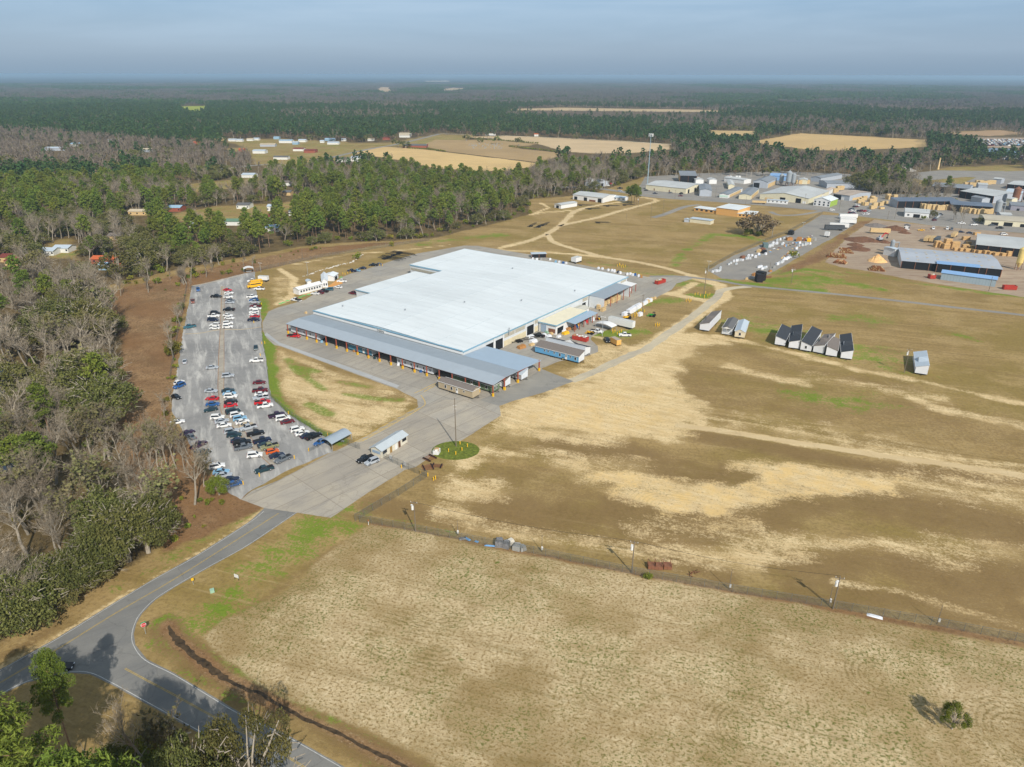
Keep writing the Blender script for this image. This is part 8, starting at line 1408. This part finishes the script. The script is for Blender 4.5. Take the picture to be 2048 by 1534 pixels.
T('bare_tree', (KB(0, 0)[0] * 0 + 392, 1012), (385, 915), 'pale many stemmed leafless tree standing alone at the car park corner', 15, 1.1, keep=5, var=1); T('bright_bush', (441, 992), (443, 955), 'bright green bush at the lower left corner of the car park', 10.5, .8, keep=4)
for i, (b, t_) in enumerate((((302, 950), (308, 868)), ((320, 947), (330, 860)), ((340, 943), (352, 850)), ((355, 940), (360, 850)), ((378, 912), (385, 860)), ((285, 948), (270, 872)), ((328, 925), (330, 838)), ((350, 915), (355, 842)), ((300, 925), (295, 850)), ((270, 925), (262, 850)), ((372, 945), (375, 880)), ((316, 905), (312, 835)), ((410, 975), (412, 905)))):
    T('mossy_tree' if i % 3 == 0 else 'bare_tree', b, t_, 'slender pale leafless tree in the row at the lower car park corner', 16, .85, group='slender trees at the car park corner', keep=2.5)
for i, (b, t_, lb) in enumerate((((300, 1108), (290, 1000), 'large dark oak nearest the road left of the car park'), ((262, 1125), (245, 1010), 'dark oak second from the road'), ((215, 1150), (200, 1050), 'dark oak third from the road'), ((160, 1190), (150, 1100), 'dark oak low beside the road verge'), ((228, 1080), (215, 975), 'dark oak behind the roadside oaks'))): T('oak_tree', b, t_, lb, 10.5, .72, keep=6, var=i % 3)
for i, (b, t_, lb) in enumerate((((98, 1000), (88, 872), 'broad pine rising above the grey wood at left'), ((58, 985), (50, 880), 'second pine above the grey wood at left'), ((20, 900), (12, 825), 'pine by the left pond'), ((60, 620), (62, 548), 'lone green pine at far left wood'), ((10, 660), (8, 590), 'pine at the left frame edge'))): T('pine_tree', b, t_, lb, 21, 1.3, keep=5)
for i, (b, t_) in enumerate((((170, 700), (160, 600)), ((125, 690), (120, 590)), ((150, 650), (150, 565)), ((215, 860), (205, 750)), ((195, 800), (190, 700)), ((80, 560), (82, 505)), ((240, 560), (240, 500)), ((290, 545), (290, 490)))): T('oak_tree', b, t_, 'evergreen oak standing out among the leafless trees at left', 11, .9, group='oaks among the left wood', keep=5, lod=0 if b[1] > 600 else 1)
for i, (b, t_) in enumerate((((70, 1210), (60, 1130)), ((110, 1200), (105, 1130)), ((30, 1240), (25, 1160)), ((0, 1262), (0, 1180)), ((140, 1205), (140, 1150)), ((200, 1165), (200, 1110)))): T('oak_tree', b, t_, 'dense green bush at the foot of the wood along the road', 11, 1.2, name='shrub', group='bushes along the road verge', keep=3)
T('shrub', (350, 712), (350, 682), 'round olive bush on the left edge of the car park', 3, .9); T('twiggy_tree', (1515, 468), (1518, 422), 'big round leafless tree beside the trailer lot', 10.5, 1.25, lod=1); KEEPOUT.append((P(1515, 468).x, P(1515, 468).y, 5))
for i in range(10): g = P(1500 + rng.uniform(-12, 28), 468 + rng.uniform(-4, 3)); tree('shrub', (g.x, g.y, 0), 'brown bush under the big round leafless tree', 'bushes under the big tree', h=1.2, lod=1)
for x, y, tx, ty in ((1262, 407, 1258, 372), (1268, 408, 1268, 370), (1276, 407, 1276, 376), (1255, 405, 1250, 374), (1272, 410, 1273, 375)): T('pine_tree', (x, y), (tx, ty), 'pine in the small clump between dirt road and street', 20, 1.1, lod=0, group='roadside pine clump')
T('bright_bush', (1908, 1455), (1910, 1403), 'small lone conifer standing in the rough field', 10.5, .55, lod=0, name='conifer'); T('shrub', (1299, 1155), (1299, 1142), 'tiny round bush on the long fence', 2.9, .9)
for x, y in ((1735, 380), (1720, 378), (1748, 384), (1712, 368), (1700, 372), (1760, 392), (1780, 392), (1795, 395), (1810, 396), (1830, 394), (1850, 396), (1865, 398), (1885, 396), (1900, 392), (1770, 378), (1800, 380), (1725, 366), (1840, 384), (1870, 384)): g = P(x, y); kd = 'oak_tree' if x < 1760 else 'bare_tree'; tree(kd, (g.x, g.y, 0), ('dark evergreen' if x < 1760 else 'brownish leafless') + ' tree in the clump between works and mills', 'clump between works and mills', h=rng.uniform(.8, 1.15) * (1.3 if kd == 'oak_tree' else .8), lod=1)
for x, y in ((1912, 440), (1918, 442), (1908, 436), (1924, 438)): g = P(x, y); tree('bare_tree', (g.x, g.y, 0), 'purple brown leafless tree beside the street', 'leafless trees beside the street', h=.75, lod=1)
for f, x, y, s, kd in ((CR, 905, 615, .6, 'oak_tree'), (CR, 800, 640, 1.4, 'shrub'), (CR, 1410, 670, .45, 'oak_tree'), (CR, 1455, 672, .45, 'oak_tree'), (C1, 455, 155, 1.3, 'shrub'), (C1, 480, 195, 1.0, 'yellow_shrub'), (C1, 812, 155, 1.0, 'yellow_shrub'), (C1, 80, 260, 1.3, 'shrub'), (C1, 300, 650, 1.0, 'yellow_shrub'), (C1, 315, 520, 1.2, 'shrub'), (C1, 245, 760, 1.3, 'shrub'), (C3, 800, 200, 1.4, 'yellow_shrub'), (C3, 1150, 70, 1.2, 'shrub'), (KTc, 1595, 620, 1.6, 'yellow_shrub')): g = f(x, y); tree(kd, (g.x, g.y, 0), 'small bush or tree standing alone on open ground', 'lone bushes on open ground', h=s, lod=1)
for i in range(9): g = C1(345 + rng.uniform(-18, 35), 262 + rng.uniform(-12, 8)); tree('bare_tree', (g.x, g.y, 0), 'bare pale sapling in the clump at the car park top corner', 'saplings at the car park top corner', h=.55, lod=1)
ST = px((228, 575), (340, 552), (480, 522), (600, 500), (700, 488), (640, 505), (520, 530), (500, 545), (420, 562), (375, 580), (230, 600))
g_ = np.random.default_rng(5); n_ = 0
while n_ < 46:
    x_, y_ = g_.uniform(-300, -90), g_.uniform(330, 520)
    if inside(np.array([x_]), np.array([y_]), ST)[0]: tree('shrub' if g_.random() < .6 else 'bare_tree', (x_, y_, 0), 'scrubby growth dotted over the cleared railway strip', 'scrub on the railway strip', h=.35 if g_.random() < .4 else .8, lod=1); n_ += 1
BR = px((345, 830), (352, 760), (362, 680), (372, 610), (384, 575), (372, 575), (350, 620), (342, 700), (332, 780), (328, 850)); n_ = 0
while n_ < 26:
    x_, y_ = g_.uniform(-190, -120), g_.uniform(220, 400)
    if inside(np.array([x_]), np.array([y_]), BR)[0]: tree('shrub' if g_.random() < .5 else 'bare_tree', (x_, y_, 0), 'thin scrub beside the left fence of the car park', 'scrub beside the left car park fence', h=.4 if g_.random() < .5 else .7, lod=1); n_ += 1
g_ = np.random.default_rng(8); BK = px((262, 960), (330, 1000), (440, 1000), (505, 1008), (400, 1078), (335, 1100), (300, 1040)); n_ = 0
while n_ < 24:
    x_, y_ = g_.uniform(-130, -60), g_.uniform(150, 225)
    if inside(np.array([x_]), np.array([y_]), BK)[0]: tree('shrub', (x_, y_, 0), 'low scrub in the reddish brush patch above the road', 'scrub in the brush patch', h=g_.uniform(.3, .7), lod=1); n_ += 1
# ---------------------------------------------------------------- plant the woods
addpts(40, 330, 1 / 46); addpts(330, 900, 1 / 52); addpts(900, 3000, 1 / 105)
def region(x, y):
    d = math.hypot(x, y)
    if d < 330: return 'near'
    if x < -60 and d < 620: return 'leftmid'
    if d < 620: return 'mid'
    return 'farther'
RTXT = {('pine_tree', 'near'): ('dark green pine rising among the grey trees left of the car park', 'pines in the wood left of the car park'),
        ('bare_tree', 'near'): ('leafless grey tree in the wood left of the car park and road', 'leafless trees in the wood left of the car park'),
        ('oak_tree', 'near'): ('round evergreen oak in the wood left of the car park', 'evergreen oaks in the wood left of the car park'),
        ('shrub', 'near'): ('green undergrowth bush in the wood left of the car park', 'bushes in the wood left of the car park'),
        ('pine_tree', 'leftmid'): ('green pine in the wood behind the car park and railway strip', 'pines in the wood behind the car park'),
        ('bare_tree', 'leftmid'): ('leafless grey tree in the wood behind the car park strip', 'leafless trees behind the car park'),
        ('oak_tree', 'leftmid'): ('dark round evergreen tree in the wood behind the car park', 'evergreen oaks behind the car park'),
        ('shrub', 'leftmid'): ('olive green bush along the woodland edge behind the cleared strip', 'bushes at the woodland edge'),
        ('pine_tree', 'mid'): ('tall green pine in the pine wood beyond the white factory roof', 'pines beyond the factory'),
        ('bare_tree', 'mid'): ('bare grey tree in the wood beyond the white factory roof', 'bare trees beyond the factory'),
        ('oak_tree', 'mid'): ('dark bushy tree in the wood beyond the factory', 'bushy trees beyond the factory'),
        ('shrub', 'mid'): ('green bush at the edge of the wood beyond the factory', 'bushes beyond the factory'),
        ('pine_tree', 'farther'): ('distant green pine beyond the factory fields', 'distant pines'), ('bare_tree', 'farther'): ('distant bare tree beyond the factory fields', 'distant bare trees'),
        ('oak_tree', 'farther'): ('distant dark bushy tree beyond the factory fields', 'distant bushy trees'), ('shrub', 'farther'): ('distant bush beyond the factory fields', 'distant bushes')}
USED = {'pine_tree': 0, 'bare_tree': 0, 'oak_tree': 0, 'shrub': 0}
for o in list(sc.objects):
    n = o.name.split('.')[0]
    if n in USED and o.type == 'EMPTY': USED[n] += 1
def in_view(x, y):
    zc = y * CO + CAMH * SI
    return zc > 1 and abs(x) * FPX / zc < 1100 and (767 - (y * SI - CAMH * CO) / zc * FPX) < 1640
rest = {}
for kd, pts in PTS.items():
    pts.sort(key=lambda p: p[0] ** 2 + p[1] ** 2); room = 296 - USED[kd]
    for i, (x, y, h, rz) in enumerate(pts):
        d = math.hypot(x, y)
        if room > 0 and in_view(x, y):
            lb, gp = RTXT[(kd, region(x, y))]; k2 = kd
            if kd == 'bare_tree' and d < 420 and rng.random() < .14: k2 = 'mossy_tree'
            if kd == 'shrub' and rng.random() < .35: k2 = 'yellow_shrub'
            tree(k2, (x, y, 0), lb, gp, h=h, rz=rz, wide=1.2 if kd == 'bare_tree' else 1.0, lod=0 if d < 260 else 1, name=kd); room -= 1
        else: rest.setdefault(kd, []).append((x, y, h, rz, 1 if d < 900 else 2))
def gn_stuff(name, srcs, pts, pick):
    """one object: a cloud of points on which a node tree sets copies of the sources"""
    me_ = bpy.data.meshes.new(name); me_.vertices.add(len(pts)); me_.vertices.foreach_set('co', np.array([(p[0], p[1], 0.0) for p in pts], np.float32).ravel())
    for nm, ty, vals in (('scl', 'FLOAT', [p[2] for p in pts]), ('rot', 'FLOAT', [p[3] for p in pts]), ('pick', 'INT', pick)):
        at = me_.attributes.new(nm, ty, 'POINT'); at.data.foreach_set('value', vals)
    o = bpy.data.objects.new(name, me_); sc.collection.objects.link(o)
    col = bpy.data.collections.new(name + '_kinds')
    for i, (mt, mc) in enumerate(srcs):                         # trunk and crown joined in one source
        V = [tuple(v.co) for v in mt.vertices] + [tuple(v.co) for v in mc.vertices]; off = len(mt.vertices)
        F = [tuple(p.vertices) for p in mt.polygons] + [tuple(j + off for j in p.vertices) for p in mc.polygons]
        jm = bpy.data.meshes.new('tree_kind_%02d' % i); jm.from_pydata(V, [], F); jm.materials.append(mt.materials[0]); 
        for m_ in mc.materials: jm.materials.append(m_)
        jm.polygons.foreach_set('material_index', [0] * len(mt.polygons) + [p.material_index + 1 for p in mc.polygons]); jm.update()
        so = bpy.data.objects.new('tree_kind_%02d' % i, jm); col.objects.link(so)
    g = bpy.data.node_groups.new(name, 'GeometryNodeTree'); g.interface.new_socket('Geometry', in_out='INPUT', socket_type='NodeSocketGeometry'); g.interface.new_socket('Geometry', in_out='OUTPUT', socket_type='NodeSocketGeometry')
    gi = g.nodes.new('NodeGroupInput'); go_ = g.nodes.new('NodeGroupOutput'); ip = g.nodes.new('GeometryNodeInstanceOnPoints'); ci = g.nodes.new('GeometryNodeCollectionInfo')
    ci.inputs['Collection'].default_value = col; ci.inputs['Separate Children'].default_value = True; ci.inputs['Reset Children'].default_value = True
    def na_(k, ty): n = g.nodes.new('GeometryNodeInputNamedAttribute'); n.data_type = ty; n.inputs['Name'].default_value = k; return n.outputs['Attribute']
    L_ = g.links.new; L_(gi.outputs[0], ip.inputs['Points']); L_(ci.outputs[0], ip.inputs['Instance']); ip.inputs['Pick Instance'].default_value = True
    L_(na_('pick', 'INT'), ip.inputs['Instance Index']); cx_ = g.nodes.new('ShaderNodeCombineXYZ'); L_(na_('rot', 'FLOAT'), cx_.inputs['Z']); L_(cx_.outputs[0], ip.inputs['Rotation'])
    L_(na_('scl', 'FLOAT'), ip.inputs['Scale']); L_(ip.outputs[0], go_.inputs[0])
    md = o.modifiers.new('scatter', 'NODES'); md.node_group = g; o['kind'] = 'stuff'
    return o
def far_forest(name, kd, pts):
    srcs = []; nv = KIND[kd][3]
    for lod in (1, 2):
        for v in range(nv): srcs.append(tree_data(kd, v, lod))
    gn_stuff(name, srcs, pts, [(0 if p[4] == 1 else nv) + rng.randrange(nv) for p in pts])
for kd, nm in (('pine_tree', 'pine_forest'), ('oak_tree', 'evergreen_woodland'), ('bare_tree', 'leafless_woodland'), ('shrub', 'undergrowth')):
    if rest.get(kd): far_forest(nm, kd, rest[kd])
# beyond three kilometres: groves of many crowns at once
def grove(kd, seed):
    r_ = random.Random(seed); c = MB()
    for i in range(14):
        x, y = r_.uniform(-26, 26), r_.uniform(-26, 26); h = r_.uniform(9, 15)
        for _ in range(12 if kd == 'pine' else 10):
            v = rv(r_); p = Vector((x + v.x * 4.5, y + v.y * 4.5, h + v.z * 3.5)); a_ = rv(r_).normalized(); b_ = a_.orthogonal(); d_ = a_.cross(b_); s = r_.uniform(2.0, 3.6)
            if kd == 'pine': c.add([p - b_ * s * .5, p + d_ * s * .4, p + b_ * s * .5, p - d_ * s * .4], [(0, 1, 2, 3)])
            else: q_ = p - Vector((v.x * 3, v.y * 3, 7)); s2 = Vector((.5, 0, 0)) if _ % 2 else Vector((0, .5, 0)); c.add([q_ - s2, q_ + s2, p + s2 * 1.6, p - s2 * 1.6], [(0, 1, 2, 3)])
    m_ = c.mesh('grove'); m_.materials.append(pine_far if kd == 'pine' else twig_far); e = MB(); t_ = e.mesh('none'); t_.materials.append(m_.materials[0]); return t_, m_
pine_far = far_l; twig_far = mat('far_twigs', (96, 92, 84), .95, .2, .02, rand=.15)
fx, fy, g_ = scatter(2950, 9500, 1 / 1500, 40); k = wooded(fx, fy); fx, fy = fx[k], fy[k]; pp_ = pprob(fx, fy)
gsrc = [grove('pine', i) for i in range(3)] + [grove('bare', i) for i in range(3)]
gp_ = [(float(a), float(b), float(g_.uniform(.8, 1.25)), float(g_.uniform(0, 6.28))) for a, b in zip(fx, fy)]
gn_stuff('distant_forest', gsrc, gp_, [int(g_.integers(0, 3)) + (0 if g_.random() < p else 3) for p in pp_])
